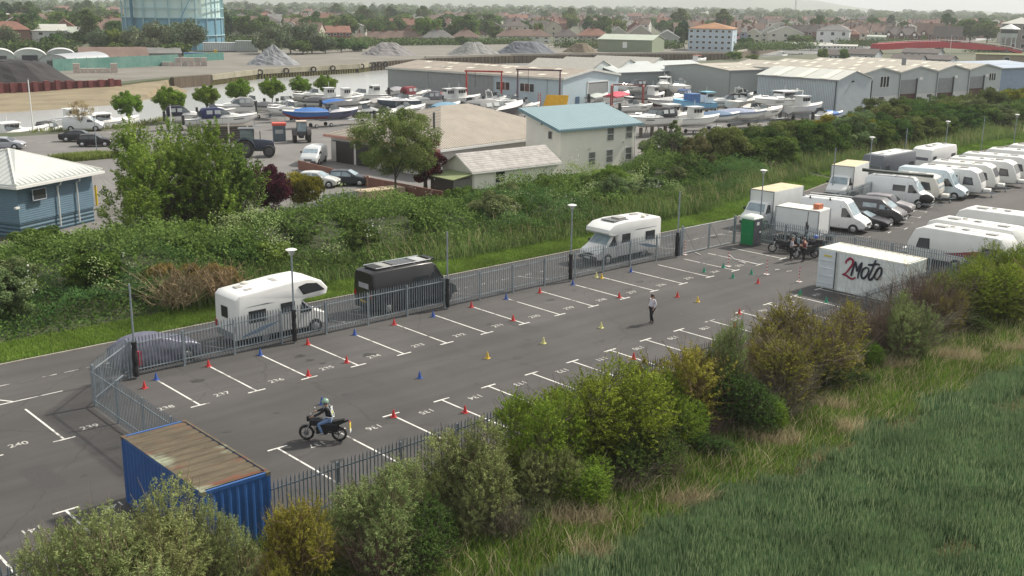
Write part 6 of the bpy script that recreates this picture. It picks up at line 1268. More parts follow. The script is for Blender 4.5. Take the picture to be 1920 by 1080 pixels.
def crown(name, rx, ry, z0, z1, nc, rc, nl, ln, wd, mt, seed, shape='ball', up=.2, parent=None):
    rg = np.random.default_rng(seed); C = clumps(rx-rc*.6, ry-rc*.6, z0+rc*.5, z1-rc*.5, nc, rg)
    if shape == 'cone':   # conifer-like
        k = 1-(C[:, 2]-z0)/(z1-z0); C[:, 0] *= .25+k*1.1; C[:, 1] *= .25+k*1.1
    if shape == 'vase':   # narrow below, wide above
        k = np.clip((C[:, 2]-z0)/(z1-z0), 0, 1); s_ = .62+.5*np.sin(k*math.pi*.75+.3); C[:, 0] *= s_; C[:, 1] *= s_
    rr = rc*rg.uniform(.6, 1.3, nc); idx = rg.integers(0, nc, nl); d = unit(rg.normal(size=(nl, 3))+np.array([0, 0, up])); P = C[idx]+d*(rr[idx]*rg.uniform(.55, 1.05, nl))[:, None]*np.array([1, 1, .85])
    Nn = unit(d*.8+rg.normal(size=(nl, 3))*.7+np.array([0, 0, .3])); V, F_ = leafquads(P, Nn, ln, wd, rg)
    tint = np.clip(rg.uniform(0, 1, nl)*.6+rg.uniform(0, 1, nc)[idx]*.4, 0, 1)
    return link('crown', stuff_mesh(name, V, F_, mt, tint), None, parent)
def trunk(parent, h, r, seed, nlimb=6, spread=1.5, z1=None, col=(.1, .085, .065), lean=0):
    rg = random.Random(seed); q = M(); q.tube([(0, 0, -.1), (.05*r, .1*r, h*.5), (lean*.3, 0, h)], [r, r*.8, r*.6], 7); z1 = z1 or h*2
    for i in range(nlimb):
        a = 2*PI*i/nlimb+rg.uniform(-.4, .4); s_ = spread*rg.uniform(.6, 1); zz = h*rg.uniform(.6, 1)
        q.tube([(0, 0, zz), (math.cos(a)*s_*.45, math.sin(a)*s_*.45, zz+(z1-zz)*.45), (math.cos(a)*s_, math.sin(a)*s_, z1*rg.uniform(.85, 1))], [r*.45, r*.3, r*.08], 5)
    return q.build('trunk', mat(col, .9, var=.25, scale=3, bump=.3), parent)
def tuftshrub(name, rx, ry, h, ntuft, nleaf, ln, wd, mt, seed, label=None, upright=.8, twigs=120, twcol=(.2, .17, .12), z0=0., tl=.35, bushy=1.0, cat='shrub', nblob=9, bs=1.0):
    """shrub: leafy sprays on upright stems. returns Empty with foliage + stems"""
    rg = np.random.default_rng(seed); t = thing(name, label or '', cat)
    # several overlapping domes make the uneven outline
    bc = np.stack([rg.uniform(-.62, .62, nblob)*rx*(2-bs)**.7, rg.uniform(-.62, .62, nblob)*ry*(2-bs)**.7, rg.uniform(.35-.2*(1-bs), .68+.35*(1-bs), nblob)*h], 1); br = np.stack([rg.uniform(.3, .52, nblob)*rx, rg.uniform(.3, .52, nblob)*ry, rg.uniform(.28, .42, nblob)*h], 1)*bs; bc[0] = (0, 0, h*.62)
    i = rg.integers(0, nblob, ntuft); d = unit(rg.normal(size=(ntuft, 3))+np.array([0, 0, .35])); P = bc[i]+d*br[i]*rg.uniform(.72, 1.08, ntuft)[:, None]
    low = rg.random(ntuft) < .22*bushy; P[low, 2] = rg.uniform(.05, .45, low.sum())*h; P[:, 2] = np.maximum(P[:, 2], .1)+z0
    ax = unit(d*np.array([1, 1, .6])+np.array([0, 0, upright])+rg.normal(size=(ntuft, 3))*.25)
    n_ = ntuft*nleaf; ti = np.repeat(np.arange(ntuft), nleaf); al = rg.uniform(-.5, .5, n_); tlen = tl*rg.uniform(.6, 1.3, ntuft); rad = unit(np.cross(ax[ti], rg.normal(size=(n_, 3)))); la = unit(ax[ti]*.7+rad)
    Q = P[ti]+ax[ti]*(al*tlen[ti])[:, None]+la*ln*.5; Nn = unit(np.cross(la, rg.normal(size=(n_, 3)))*.6+np.array([0, 0, .5])+rad*.3); V, F_ = leafquads(Q, Nn, ln, wd, rg, la)
    tint = np.clip(rg.uniform(0, 1, n_)*.35+rg.uniform(0, 1, ntuft)[ti]*.35+rg.uniform(0, 1, nblob)[i][ti]*.3, 0, 1)
    link('foliage', stuff_mesh('foliage', V, F_, mt, tint), None, t)
    j = rg.integers(0, ntuft, twigs); B = np.stack([rg.normal(0, .12*rx, twigs), rg.normal(0, .12*ry, twigs), np.zeros(twigs)+z0], 1); T = P[j]+ax[j]*tl*rg.uniform(.3, 2.2, twigs)[:, None]
    V1, F1 = ribbons(B, T, .022, .005, rg, 4); k = min(ntuft, twigs*6); j = rg.integers(0, ntuft, k); B2 = P[j]-ax[j]*rg.uniform(.3, .9, k)[:, None]-unit(rg.normal(size=(k, 3)))*.15; V2, F2 = ribbons(B2, P[j]+ax[j]*tl*rg.uniform(.4, 1.7, k)[:, None], .011, .004, rg, 2)
    link('stems', stuff_mesh('stems', np.concatenate([V1, V2]), np.concatenate([F1, F2+len(V1)]), mat(twcol, .9, var=.3, scale=2)), None, t)
    return t
def brush(name, rx, ry, h, n, seed, col, lean=(0, 0), label='', w=.02):
    rg = np.random.default_rng(seed); t = thing(name, label, 'shrub'); B = np.stack([rg.normal(0, .25*rx, n), rg.normal(0, .25*ry, n), np.zeros(n)], 1)
    T = np.stack([B[:, 0]+rg.normal(0, .5*rx, n)+lean[0], B[:, 1]+rg.normal(0, .5*ry, n)+lean[1], h*rg.uniform(.35, 1, n)], 1); V, F_ = ribbons(B, T, w, w*.3, rg, 5, .1)
    k = n*5; i = rg.integers(0, n, k); u = rg.uniform(.4, .95, k)[:, None]; P = B[i]*(1-u)+T[i]*u; d = unit(T[i]-B[i]+rg.normal(size=(k, 3))*.5*np.linalg.norm(T[i]-B[i], axis=1, keepdims=True)); V2, F2 = ribbons(P, P+d*rg.uniform(.3, .9, k)[:, None]*h*.35, w*.45, w*.2, rg, 2)
    link('stems', stuff_mesh('stems', np.concatenate([V, V2]), np.concatenate([F_, F2+len(V)]), mat(col, .9, var=.35, scale=1.5)), None, t); return t
def blades(name, P, h, w, mt, seed, lean=.25, wind=(0, 0), tint=None, kind='stuff', hv=.4):
    rg = np.random.default_rng(seed); n_ = len(P); a = rg.uniform(0, 2*math.pi, n_); sd = np.stack([np.cos(a), np.sin(a), 0*a], 1)*w/2*rg.uniform(.6, 1.4, n_)[:, None]; H = h*rg.uniform(1-hv, 1+hv, n_) if np.isscalar(h) else h*rg.uniform(1-hv, 1+hv, n_)
    tp = P+np.stack([rg.normal(0, lean, n_)*H+wind[0]*H, rg.normal(0, lean, n_)*H+wind[1]*H, H], 1); md = P+(tp-P)*.55-np.stack([(tp-P)[:, 0]*.2, (tp-P)[:, 1]*.2, 0*a], 1)
    V = np.stack([P-sd, P+sd, md+sd*.8, md-sd*.8, tp], 1).reshape(-1, 3); b0 = np.arange(n_)*5; F_ = np.concatenate([np.stack([b0, b0+1, b0+2, b0+3], 1), np.stack([b0+3, b0+2, b0+4, b0+4], 1)])
    F3 = np.concatenate([np.stack([b0, b0+1, b0+2], 1), np.stack([b0, b0+2, b0+3], 1), np.stack([b0+3, b0+2, b0+4], 1)]); tt = rg.uniform(0, 1, n_) if tint is None else tint
    return tag(link(name, stuff_mesh(name, V, F3, mt, np.tile(tt, 3))), kind=kind)
# -------- hedge bank between the road and the boatyard
rg = np.random.default_rng(11)
def rdv(s, off):
    s = np.asarray(s, float); off = np.asarray(off, float); x, y = s+0, off+0
    for s0, p, a in ((BS, P1_, BEND), (BS2, P2_, BEND2)): b = s > s0; x = np.where(b, p.x+(s-s0)*math.cos(a)-off*math.sin(a), x); y = np.where(b, p.y+off*math.cos(a)+(s-s0)*math.sin(a), y)
    return x, y
bank = M(); ss = list(range(-60, 241, 4))
prof = [(6.86, .03), (9, .15), (11.5, .5), (14, .9), (18, 1.0), (24, .7), (30, .2), (33, -.05)]
for s in ss: bank.v += [tuple(rd(s, o if s <= BS else o, z)) for o, z in prof]
k = len(prof)
for i in range(len(ss)-1): bank.f += [(i*k+j, (i+1)*k+j, (i+1)*k+j+1, i*k+j+1) for j in range(k-1)]
o = bank.build('bank', mat((.035, .05, .018), .95, col2=(.06, .07, .025), scale=.8)); tag(o, kind='structure')
BZ = lambda off: np.interp(off, [p[0] for p in prof], [p[1] for p in prof])
G1, G2 = (.09, .17, .025), (.15, .22, .05)
def scatter(n, s0, s1, o0, o1, rg): s = rg.uniform(s0, s1, n); o_ = rg.uniform(o0, o1, n); x, y = rdv(s, o_); return np.stack([x, y, BZ(o_)], 1), s, o_
P, s, o_ = scatter(110000, -30, 60, 6.9, 9.6, rg); P = P[rg.random(len(P)) < np.clip(1.3-(s+30)/130, .3, 1)]
blades('verge_grass', P, .16, .03, leafmat((.08, .14, .02), (.18, .23, .05), .3, .35), 1, .4)
P, s, o_ = scatter(60000, 55, 230, 6.9, 10.2, rg); blades('verge_grass', P, .26, .07, leafmat((.08, .14, .02), (.17, .21, .05), .3, .35), 8, .4)
P, s, o_ = scatter(42000, 5, 230, 9.2, 13.5, rg); hh = .9+.5*np.sin(s*.23)*np.sin(s*.071+1)+.25*rg.random(len(s))
blades('tall_grass', P, hh*.9, .05, leafmat((.06, .11, .025), (.17, .2, .075), .3, .22), 2, .22, (-.12, .05))
P, s, o_ = scatter(2500, 20, 230, 9.6, 13, rg); blades('tall_grass_heads', P, 1.35, .05, leafmat((.2, .2, .1), (.28, .26, .14), .3, .2), 3, .2, (-.15, .05))
# leafy undergrowth: one mass of brambles, nettles and cow parsley
def mass(name, n, s0, s1, o0, o1, zf, ln, wd, mt, seed, jit=.35, keep=None):
    rg = np.random.default_rng(seed); P, s, o_ = scatter(n, s0, s1, o0, o1, rg); x, y = P[:, 0], P[:, 1]
    hh = np.zeros(n)
    for k in range(9): a = rg.uniform(0, 6.28, 2); f_ = .25*1.42**k; hh += np.sin(x*f_*math.cos(a[0])+y*f_*math.sin(a[0])+a[1])*.9**k
    hh = (hh-hh.mean())/hh.std(); Z = np.maximum(zf(s, o_)*(1+.5*hh), .25*zf(s, o_)+.05); ok = Z > .06
    if keep is not None: ok &= keep(x, y, s, o_)
    P, Z, hh = P[ok], Z[ok], hh[ok]; n = len(P); P[:, 2] += Z*(1-np.abs(rg.normal(0, .16, n))); P += rg.normal(0, jit*.3, (n, 3))
    Nn = unit(rg.normal(size=(n, 3))*.75+np.array([0, -.25, .8])); V, F_ = leafquads(P, Nn, ln, wd, rg); return tag(link(name, stuff_mesh(name, V, F_, mt, np.clip(.5+.17*hh+rg.normal(0, .2, n), 0, 1))), kind='stuff')
zf = lambda s, o_: np.interp(o_, [9.5, 11.5, 14, 20, 27, 31.5], [.15, .8, 1.45, 1.6, .8, .15])*np.where((s > 34) & (s < 80) & (o_ > 20), np.interp(o_, [20, 25], [1, .3]), 1)
hole = lambda x, y, s, o_: (y < 30.2-.0*x) | (x > 72)
mass('undergrowth', 150000, -32, 75, 9.6, 31, zf, .2, .12, leafmat((.033, .064, .015), (.105, .15, .04), .25, .3), 21, keep=hole)
mass('undergrowth', 50000, 75, 230, 11, 27, lambda s, o_: np.interp(o_, [11, 14, 20, 27], [.4, 1.2, 1.3, .5]), .32, .2, leafmat((.035, .065, .015), (.1, .14, .04), .25, .2), 22)
mass('nettles', 60000, -20, 75, 10.5, 18, lambda s, o_: 1.3*np.clip(np.sin(s*.19+.8)+.1, 0, 1), .26, .05, leafmat((.028, .07, .022), (.085, .14, .045), .25, .4), 23)
def clus(n_, r_, sd): g = np.random.default_rng(sd); cx_, cy_ = rdv(g.uniform(-28, 60, n_), g.uniform(11, 27, n_)); return lambda x, y, s, o_: np.min(np.hypot(x[:, None]-cx_[None], y[:, None]-cy_[None]), 1) < r_
mass('cow_parsley', 110000, -30, 60, 10.5, 27, lambda s, o_: 1.75+0*s, .11, .1, leafmat((.1, .15, .05), (.26, .31, .14), .3, .5), 24, keep=clus(60, .95, 4))
mass('hedge_flowers', 16000, -10, 75, 10.5, 26, lambda s, o_: 1.6+0*s, .1, .1, leafmat((.36, .38, .28), (.5, .52, .42), .3, .5), 26, keep=clus(40, .6, 9))
# -------- shrub and tree kinds
L_DK = leafmat((.03, .06, .017), (.09, .14, .038), .22); L_MD = leafmat((.033, .07, .014), (.115, .165, .038), .25); L_GY = leafmat((.055, .085, .032), (.17, .21, .095), .25); L_YL = leafmat((.1, .12, .015), (.26, .24, .04), .28); L_OL = leafmat((.05, .075, .022), (.14, .16, .055), .22)
L_BR = leafmat((.06, .12, .02), (.17, .24, .05), .3); L_PU = leafmat((.035, .01, .014), (.08, .02, .03), .2)
protos = {}
def proto(key, fn): protos[key] = fn(); protos[key].location = (0, 0, -200); return protos[key]
used = set()
def plant(key, loc, rz, sc, label, group):
    p = protos[key]
    if key not in used:
        used.add(key); p.location = loc; p.rotation_euler = (0, 0, rz); p.scale = (sc,)*3 if not isinstance(sc, tuple) else sc; tag(p, label, group=group); return p
    return dup(p, loc, rz, label, group, sc)
# mid-distance shrubs, built about 2.2 m radius and 3 m tall
for k_, mt_, sd in (('mid_dark', L_DK, 31), ('mid_green', L_MD, 32), ('mid_olive', L_OL, 33), ('mid_yellow', L_YL, 34), ('mid_grey', L_GY, 35), ('mid_bright', L_BR, 36)):
    def mk(mt_=mt_, sd=sd):
        t = thing('shrub', 'x', 'shrub'); crown('crown', 2.3, 2.3, .1, 3.2, 64, .42, 19000, .16, .09, mt_, sd, parent=t); trunk(t, .8, .09, sd, 7, 1.4, 2.4); return t
    proto(k_, mk)
rg = random.Random(77); n_ = 0; spots = []
for i in range(420):
    s = rg.uniform(-30, 225); o_ = rg.uniform(13.5, 32)
    if s < 85 and o_ > 26.5: continue
    if s > 85: o_ = rg.uniform(13.5, 21 if s < 125 else 27)
    if any((s-a)**2+(o_-b)**2 < (5 if s < 85 else 9) for a, b in spots): continue
    spots.append((s, o_))
    if 36 < s < 78 and o_ > 21.5: continue
    x, y = rdv(s, o_); far_ = s > 78
    if far_: key = rg.choice(['mid_dark', 'mid_dark', 'mid_olive', 'mid_green', 'mid_green', 'mid_grey', 'mid_yellow']); sc = rg.uniform(.95, 1.5)
    elif s < 5: key = rg.choice(['mid_green', 'mid_bright', 'mid_grey', 'mid_dark', 'mid_grey']); sc = rg.uniform(.65, 1.05)
    else: key = rg.choice(['mid_green', 'mid_dark', 'mid_grey', 'mid_green', 'mid_bright']); sc = rg.uniform(.45, .85) if o_ < 21 else rg.uniform(.3, .48)
    if rev((float(x), float(y), 1))[0] < -60: continue
    nm = {'mid_dark': 'dark green', 'mid_green': 'mid green', 'mid_olive': 'olive brown', 'mid_yellow': 'yellow green', 'mid_grey': 'grey green', 'mid_bright': 'bright green'}[key]
    plant(key, (float(x), float(y), float(BZ(o_))-.25), rg.uniform(0, 6), (sc*rg.uniform(.9, 1.25), sc*rg.uniform(.9, 1.25), sc*rg.uniform(.8, 1.05)), nm+' shrub in the thick hedge between the road and the boatyard', nm+' shrubs of the roadside hedge')
# named individuals on that side, placed from the photograph
def col_at(px, off, z=.5):
    lo, hi = -40, 400
    for _ in range(40):
        m_ = (lo+hi)/2
        if rev(rd(m_, off, z))[0] < px: lo = m_
        else: hi = m_
    return rd(lo, off, z)
def big(name, label, px, pyb, w_px, top_px, mt_, seed, kind='round', nl=26000, ln=.17, wd=.1, nc=60, tr=.22, z=0.4, cl=.17, crown0=.25, dens=1, off=None):
    a = at(px, pyb, z) if off is None else col_at(px, off); pyb = rev(a)[1]; depth = math.hypot(a.x-CX, a.y-CY); R_ = w_px/2/F*depth; H_ = (pyb-top_px)/F*depth*1.04; t = thing(name, label, 'tree' if H_ > 3.5 else 'shrub', (a.x, a.y, z-.2))
    crown('crown', R_, R_, H_*crown0, H_, int(nc*1.5), R_*cl*1.15, nl, ln, wd, mt_, seed, 'vase' if kind == 'vase' else 'ball', parent=t); trunk(t, H_*.35, tr, seed, 8, R_*.7, H_*.85); return t
def spray(label, px, pyb, w_px, top, mt_, seed, nt_=1500, up_=1.0, **kw):
    a = at(px, pyb, .4); d_ = depth_(a); R_ = w_px/2/F*d_; H_ = (pyb-top)/F*d_*1.02; t = tuftshrub('tree', R_, R_, H_, nt_, 26, .24, .1, mt_, seed, label, up_, 130, (.14, .12, .09), tl=.9, nblob=30, bs=.62, cat='tree', **kw); t.location = (a.x, a.y, .1); trunk(t, H_*.35, .2, seed, 7, R_*.6, H_*.8); return t
def depth_(a): return math.hypot(a.x-CX, a.y-CY)
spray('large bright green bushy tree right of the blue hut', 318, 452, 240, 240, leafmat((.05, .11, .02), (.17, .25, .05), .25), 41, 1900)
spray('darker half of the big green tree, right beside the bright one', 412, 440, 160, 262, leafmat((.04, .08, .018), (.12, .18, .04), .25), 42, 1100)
big('tree', 'loose spreading tree with several pale stems in front of the tan roof', 742, 372, 190, 204, leafmat((.065, .1, .03), (.17, .2, .07), .25), 43, nl=40000, nc=75, ln=.17, wd=.085, tr=.13, crown0=.22, cl=.14)
big('tree', 'dark purple leaved tree beside the parked cars', 500, 395, 92, 308, L_PU, 44, nl=26000, nc=50, crown0=.03, cl=.24)
big('tree', 'dark purple leaved tree at the gable of the outbuilding', 798, 350, 78, 258, L_PU, 45, nl=16000, nc=36, crown0=.08, cl=.2)
big('shrub', 'yellow green small tree in front of the white car', 572, 385, 84, 316, L_YL, 46, nl=16000, nc=40, crown0=.1, tr=.06, cl=.22)
big('shrub', 'dark round topped conifer against the annex wall', 1017, 368, 34, 320, L_DK, 47, nl=4000, nc=14, crown0=.05)
big('shrub', 'pointed grey green willow at the right end of the office', 1262, 300, 46, 222, L_GY, 48, nl=8000, nc=26, crown0=.05, off=20)
big('shrub', 'dense round grey green willow in front of the grey workshop', 1609, 262, 70, 206, L_GY, 49, nl=14000, nc=40, crown0=.03, off=19)
big('shrub', 'dark dome shaped shrub beside the blue scrap container', 1722, 268, 95, 187, L_DK, 50, nl=16000, nc=44, crown0=.03, off=20)
big('shrub', 'large olive dome shrub below the industrial units', 1800, 262, 105, 175, L_OL, 51, nl=16000, nc=44, crown0=.03, off=21)
big('shrub', 'dark shrub at the right edge below the blue roofed shed', 1893, 250, 85, 185, L_DK, 52, nl=14000, nc=44, crown0=.03, off=21)
big('shrub', 'olive brown shrub left of the boats under blue tarpaulins', 1350, 325, 110, 230, L_OL, 53, nl=18000, nc=50, crown0=.03, off=18)
big('shrub', 'dark reddish olive shrub just right of the pointed willow', 1300, 318, 75, 250, leafmat((.06, .06, .03), (.12, .1, .05), .2), 54, nl=10000, nc=36, crown0=.03, off=17)
big('shrub', 'olive shrub in front of the white motor cruiser', 1452, 310, 110, 222, L_OL, 55, nl=18000, nc=50, crown0=.03, off=18)
big('shrub', 'yellow green elder with pale sprays behind the box trucks', 1700, 320, 80, 240, L_GY, 56, nl=10000, nc=36, crown0=.03, off=15)
bt = brush('dead_bush', 2.6, 2.2, 2.3, 110, 57, (.22, .17, .1), (0, -.5), 'large heap of dry pale dead stems behind the covered car', w=.03); bt.location = at(330, 560, 1.1); bt.location.z = .8
bt = brush('dead_bush', 1.6, 1.4, 2.0, 80, 58, (.28, .2, .11), (0, -.3), 'small rusty brown dead bush right of the dry stems', w=.035); bt.location = at(412, 545, 1.1); bt.location.z = .8
def dead(px, py, r, h, seed, lb):
    a = at(px, py, .9); t = thing('dead_bush', lb, 'shrub', (a.x, a.y, .3)); crown('leaves', r, r, .2, h, 30, .42, 9000, .3, .05, leafmat((.07, .05, .02), (.2, .13, .05), .2), seed, parent=t); return t
dead(325, 545, 2.4, 2.3, 59, 'rusty brown dried leaves around the dead stems behind the covered car'); dead(412, 535, 1.5, 1.9, 60, 'rusty brown dried leaves right of the heap of dead stems')
# -------- small street trees by the river
def street(): t = thing('riverside_tree', 'x', 'tree'); crown('crown', 2.1, 2.1, 1.35, 4.9, 110, .42, 20000, .18, .11, leafmat((.07, .13, .015), (.17, .22, .035), .25), 61, 'vase', parent=t); trunk(t, 1.5, .1, 61, 9, 1.3, 3.2); return t
proto('street', street)
for i, (px, py, s) in enumerate(((154, 246, .8), (243, 236, 1.0), (320, 230, 1.08), (389, 214, .95), (450, 206, 1.05), (511, 198, 1.0), (565, 192, .95), (611, 188, .95))):
    a = at(px, py, 0)
    if i == 0: t = thing('riverside_tree', 'thin leafed pale brown tree behind the white van, leftmost of the riverside row', 'tree', a, 0, 'small trees along the riverside'); crown('crown', 1.9, 1.9, 1.2, 4.2, 40, .4, 2600, .14, .06, leafmat((.2, .16, .07), (.28, .24, .1), .25), 62, 'vase', parent=t); trunk(t, 1.3, .09, 62, 16, 1.6, 3.9, (.16, .11, .08)); continue
    plant('street', a, i*1.3, s, 'small round topped green tree beside the river, %s from the left' % ordn(i), 'small trees along the riverside')
# riverside grass edge
rg = np.random.default_rng(5); P = []
for p, q in zip(nb[2:8], nb[3:9]):
    n_ = int((q-p).length*40); u = rg.random(n_); P.append(np.stack([p.x+(q.x-p.x)*u, p.y+(q.y-p.y)*u, 0*u], 1)+rg.normal(0, .7, (n_, 3))*np.array([1, 1, 0])-np.array([0, .9, 0]))
blades('riverside_grass', np.concatenate(P), .45, .09, leafmat((.1, .13, .04), (.2, .22, .08), .3), 6, .3)
P = np.stack([rg.uniform(0, 1, 5000), rg.uniform(0, 1, 5000), np.zeros(5000)], 1); a, b, c = at(90, 300), at(185, 292), at(140, 306); P = np.array([a.x, a.y, 0])+P[:, :1]*np.array([b.x-a.x, b.y-a.y, 0])+P[:, 1:2]*np.array([1.5, -3, 0]); blades('verge_grass', P, .6, .09, leafmat((.09, .13, .03), (.17, .2, .06), .3), 7, .3)
# ================================================================ near hedge, rough grass and the crop field
edge = [at(*p) for p in ((960, 1115), (1076, 1052), (1206, 999), (1312, 939), (1440, 893), (1510, 862), (1588, 816), (1679, 784), (1728, 753), (1820, 721), (1920, 678))]
fl = [(-14, -36)]+[(p.x, p.y) for p in edge]+[(120, -31)]
FX = np.array([p[0] for p in fl]); FY = np.array([p[1] for p in fl]); fy = lambda x: np.interp(x, FX, FY)+.28*np.sin(x*1.3)+.2*np.sin(x*3.1+1)+.14*np.sin(x*7.3)
polygon('field_soil', fl+[(130, -120), (-30, -120), (-30, -60)], -.012, mat((.03, .045, .025), .95, col2=(.07, .06, .035), scale=.6))
polygon('rough_ground', [(-40, -17.25), (120, -17.25)]+[(x, y-.15) for x, y in fl[::-1]]+[(-40, -36)], -.008, mat((.05, .07, .02), .95, col2=(.12, .1, .06), scale=.9))
rg = np.random.default_rng(9)
def infield(n, x0, x1, y0):
    x = rg.uniform(x0, x1, n); y = rg.uniform(y0, -22, n); ok = y < fy(x)-.1; x, y = x[ok], y[ok]; q = np.array([x*0]); return x, y
def visible(x, y, z=0, mg=60):
    p = O2[None]+A2[None]*x[:, None]-B2[None]*y[:, None]; d = np.concatenate([p, np.full((len(x), 1), z-CH)], 1); q = d@fw; u = 960+F*(d@rt)/q; v = 540-F*(d@up)/q; return (q > 1) & (u > -mg) & (u < 1920+mg) & (v < 1080+mg*2)
x, y = infield(2000000, -10, 85, -60); ok = visible(x, y); x, y = x[ok], y[ok]
dist = np.hypot(x-CX, y-CY); ok = rg.random(len(x)) < np.clip(1.5-dist/60, .25, 1); x, y, dist = x[ok], y[ok], dist[ok]; x, y, dist = x[:480000], y[:480000], dist[:480000]
bare = [(at(*p_), r_) for p_, r_ in (((1490, 885), .9), (1905+0*1, 0) and ((1905, 765), .8), ((1690, 800), .7), ((1790, 1040), .5), ((1560, 850), .6))]; keep_ = np.ones(len(x), bool)
for p_, r_ in bare: keep_ &= ~((np.hypot((x-p_.x)*.45, y-p_.y) < r_*(1+.3*np.sin(x*5))) & (rg.random(len(x)) < .8))
x, y, dist = x[keep_], y[keep_], dist[keep_]; bx = np.concatenate([np.stack([rg.normal(p_.x, 2*r_, 900), rg.normal(p_.y, .6*r_, 900), np.zeros(900)], 1) for p_, r_ in bare]); blades('straw_stubble', bx, .22, .03, leafmat((.14, .12, .06), (.3, .25, .15), .25, .5), 15, .5)
nzz = sum(np.sin(x*f1_+y*f2_+p_) for f1_, f2_, p_ in ((.5, .3, 0), (.9, -.7, 1), (.3, 1.1, 2), (2.1, .4, 3), (1.7, -2.2, 4), (3.3, 2.9, 5)))/3.5
ok = rg.random(len(x)) < np.clip(1.15+nzz*.35, .25, 1); x, y, nzz = x[ok], y[ok], nzz[ok]
edgef = np.clip((fy(x)-y)/1.2, 0, 1)
blades('crop', np.stack([x, y, 0*x], 1), (.24+.2*edgef)*(1+.16*nzz), .03, leafmat((.05, .095, .044), (.14, .195, .09), .3, .5), 10, .13, (.03, .03), np.clip(.45+nzz*.15+rg.normal(0, .22, len(x)), 0, 1), hv=.22)
k = rg.random(len(x)) < .16; blades('crop_ears', np.stack([x[k], y[k], .2+0*x[k]], 1), .36, .026, leafmat((.11, .16, .08), (.19, .23, .12), .25, .3), 12, .12, hv=.2)
# strip between field and hedge
x = rg.uniform(-14, 110, 420000); y = rg.uniform(-34, -17.3, len(x)); ok = (y > fy(x)-.25) & visible(x, y); x, y = x[ok], y[ok]; x, y = x[:150000], y[:150000]; nz2 = sum(np.sin(x*a_+y*b_+c_) for a_, b_, c_ in ((.4, .9, 0), (1.1, -.5, 1), (.7, 1.9, 2), (2.3, 1.2, 3)))/2.2
g_ = nz2 > -.75
blades('rough_grass', np.stack([x[g_], y[g_], 0*x[g_]], 1), .4, .035, leafmat((.045, .095, .016), (.14, .2, .04), .3, .4), 13, .35, (.1, -.1)); 
d_ = ~g_ | (rg.random(len(x)) < .14); blades('dry_grass', np.stack([x[d_], y[d_], 0*x[d_]], 1), .62, .022, leafmat((.17, .15, .08), (.36, .32, .2), .25, .5), 14, .4, (.1, -.1))
# near shrubs
WIL = leafmat((.09, .12, .04), (.27, .31, .13), .25); HAW = leafmat((.04, .09, .013), (.19, .25, .035), .25); YLW = leafmat((.1, .115, .018), (.27, .27, .05), .28); DKG = leafmat((.025, .05, .012), (.07, .11, .03), .2)
proto('willow', lambda: tuftshrub('willow_shrub', 2.4, 2.2, 3.4, 1500, 22, .13, .028, WIL, 71, 'x', .9, 150, (.2, .16, .1)))
proto('willow2', lambda: tuftshrub('willow_shrub', 2.2, 2.0, 3.2, 1300, 22, .12, .03, leafmat((.075, .11, .035), (.24, .29, .12), .25), 72, 'x', .8, 150, (.17, .13, .08)))
proto('haw', lambda: tuftshrub('hawthorn', 2.2, 2.1, 3.4, 2600, 16, .075, .05, HAW, 73, 'x', .35, 90, (.09, .07, .05), tl=.45, nblob=12))
proto('yellow', lambda: tuftshrub('yellow_shrub', 1.6, 1.5, 2.6, 900, 16, .085, .05, YLW, 74, 'x', .5, 110, (.2, .14, .07), tl=.4))
proto('olive', lambda: tuftshrub('olive_shrub', 2.1, 2.0, 3.2, 1500, 16, .075, .04, leafmat((.1, .1, .02), (.22, .2, .045), .25), 75, 'x', .5, 260, (.17, .13, .09), tl=.4))
proto('dark', lambda: tuftshrub('dark_shrub', 2.2, 2.0, 2.6, 1700, 16, .09, .04, DKG, 76, 'x', .3, 120, (.06, .05, .035)))
proto('brush', lambda: brush('bare_shrub', 2.2, 1.8, 3.2, 340, 77, (.14, .1, .075), (.2, -.2), 'x'))
proto('brush2', lambda: brush('bare_shrub', 2.0, 1.8, 2.6, 300, 78, (.15, .13, .09), (.6, -.3), 'x'))
HM = {}
def near(key, px, top, Y, rz, sx, label, group='shrubs of the near hedge'):
    """px, top: where the crown top shows in the photograph; Y: which row of the hedge it stands in"""
    if key not in HM:
        me = protos[key].children[0].data; co = np.empty(len(me.vertices)*3, np.float32); me.vertices.foreach_get('co', co); HM[key] = float(np.percentile(co[2::3], 99.3))
    h, X = 2.5, 0
    for _ in range(12):
        lo, hi = -30, 120
        for _ in range(30):
            m_ = (lo+hi)/2
            if rev((m_, Y, h))[0] < px: lo = m_
            else: hi = m_
        X = lo; d_ = math.hypot(X-CX, Y-CY); h = max(.8, h+(rev((X, Y, h))[1]-top)/F*d_)
    sz = h/HM[key]; sxy = max(sz, .62)*sx; plant(key, (X, Y, -.05), rz, (sxy, sxy, sz), label, group)
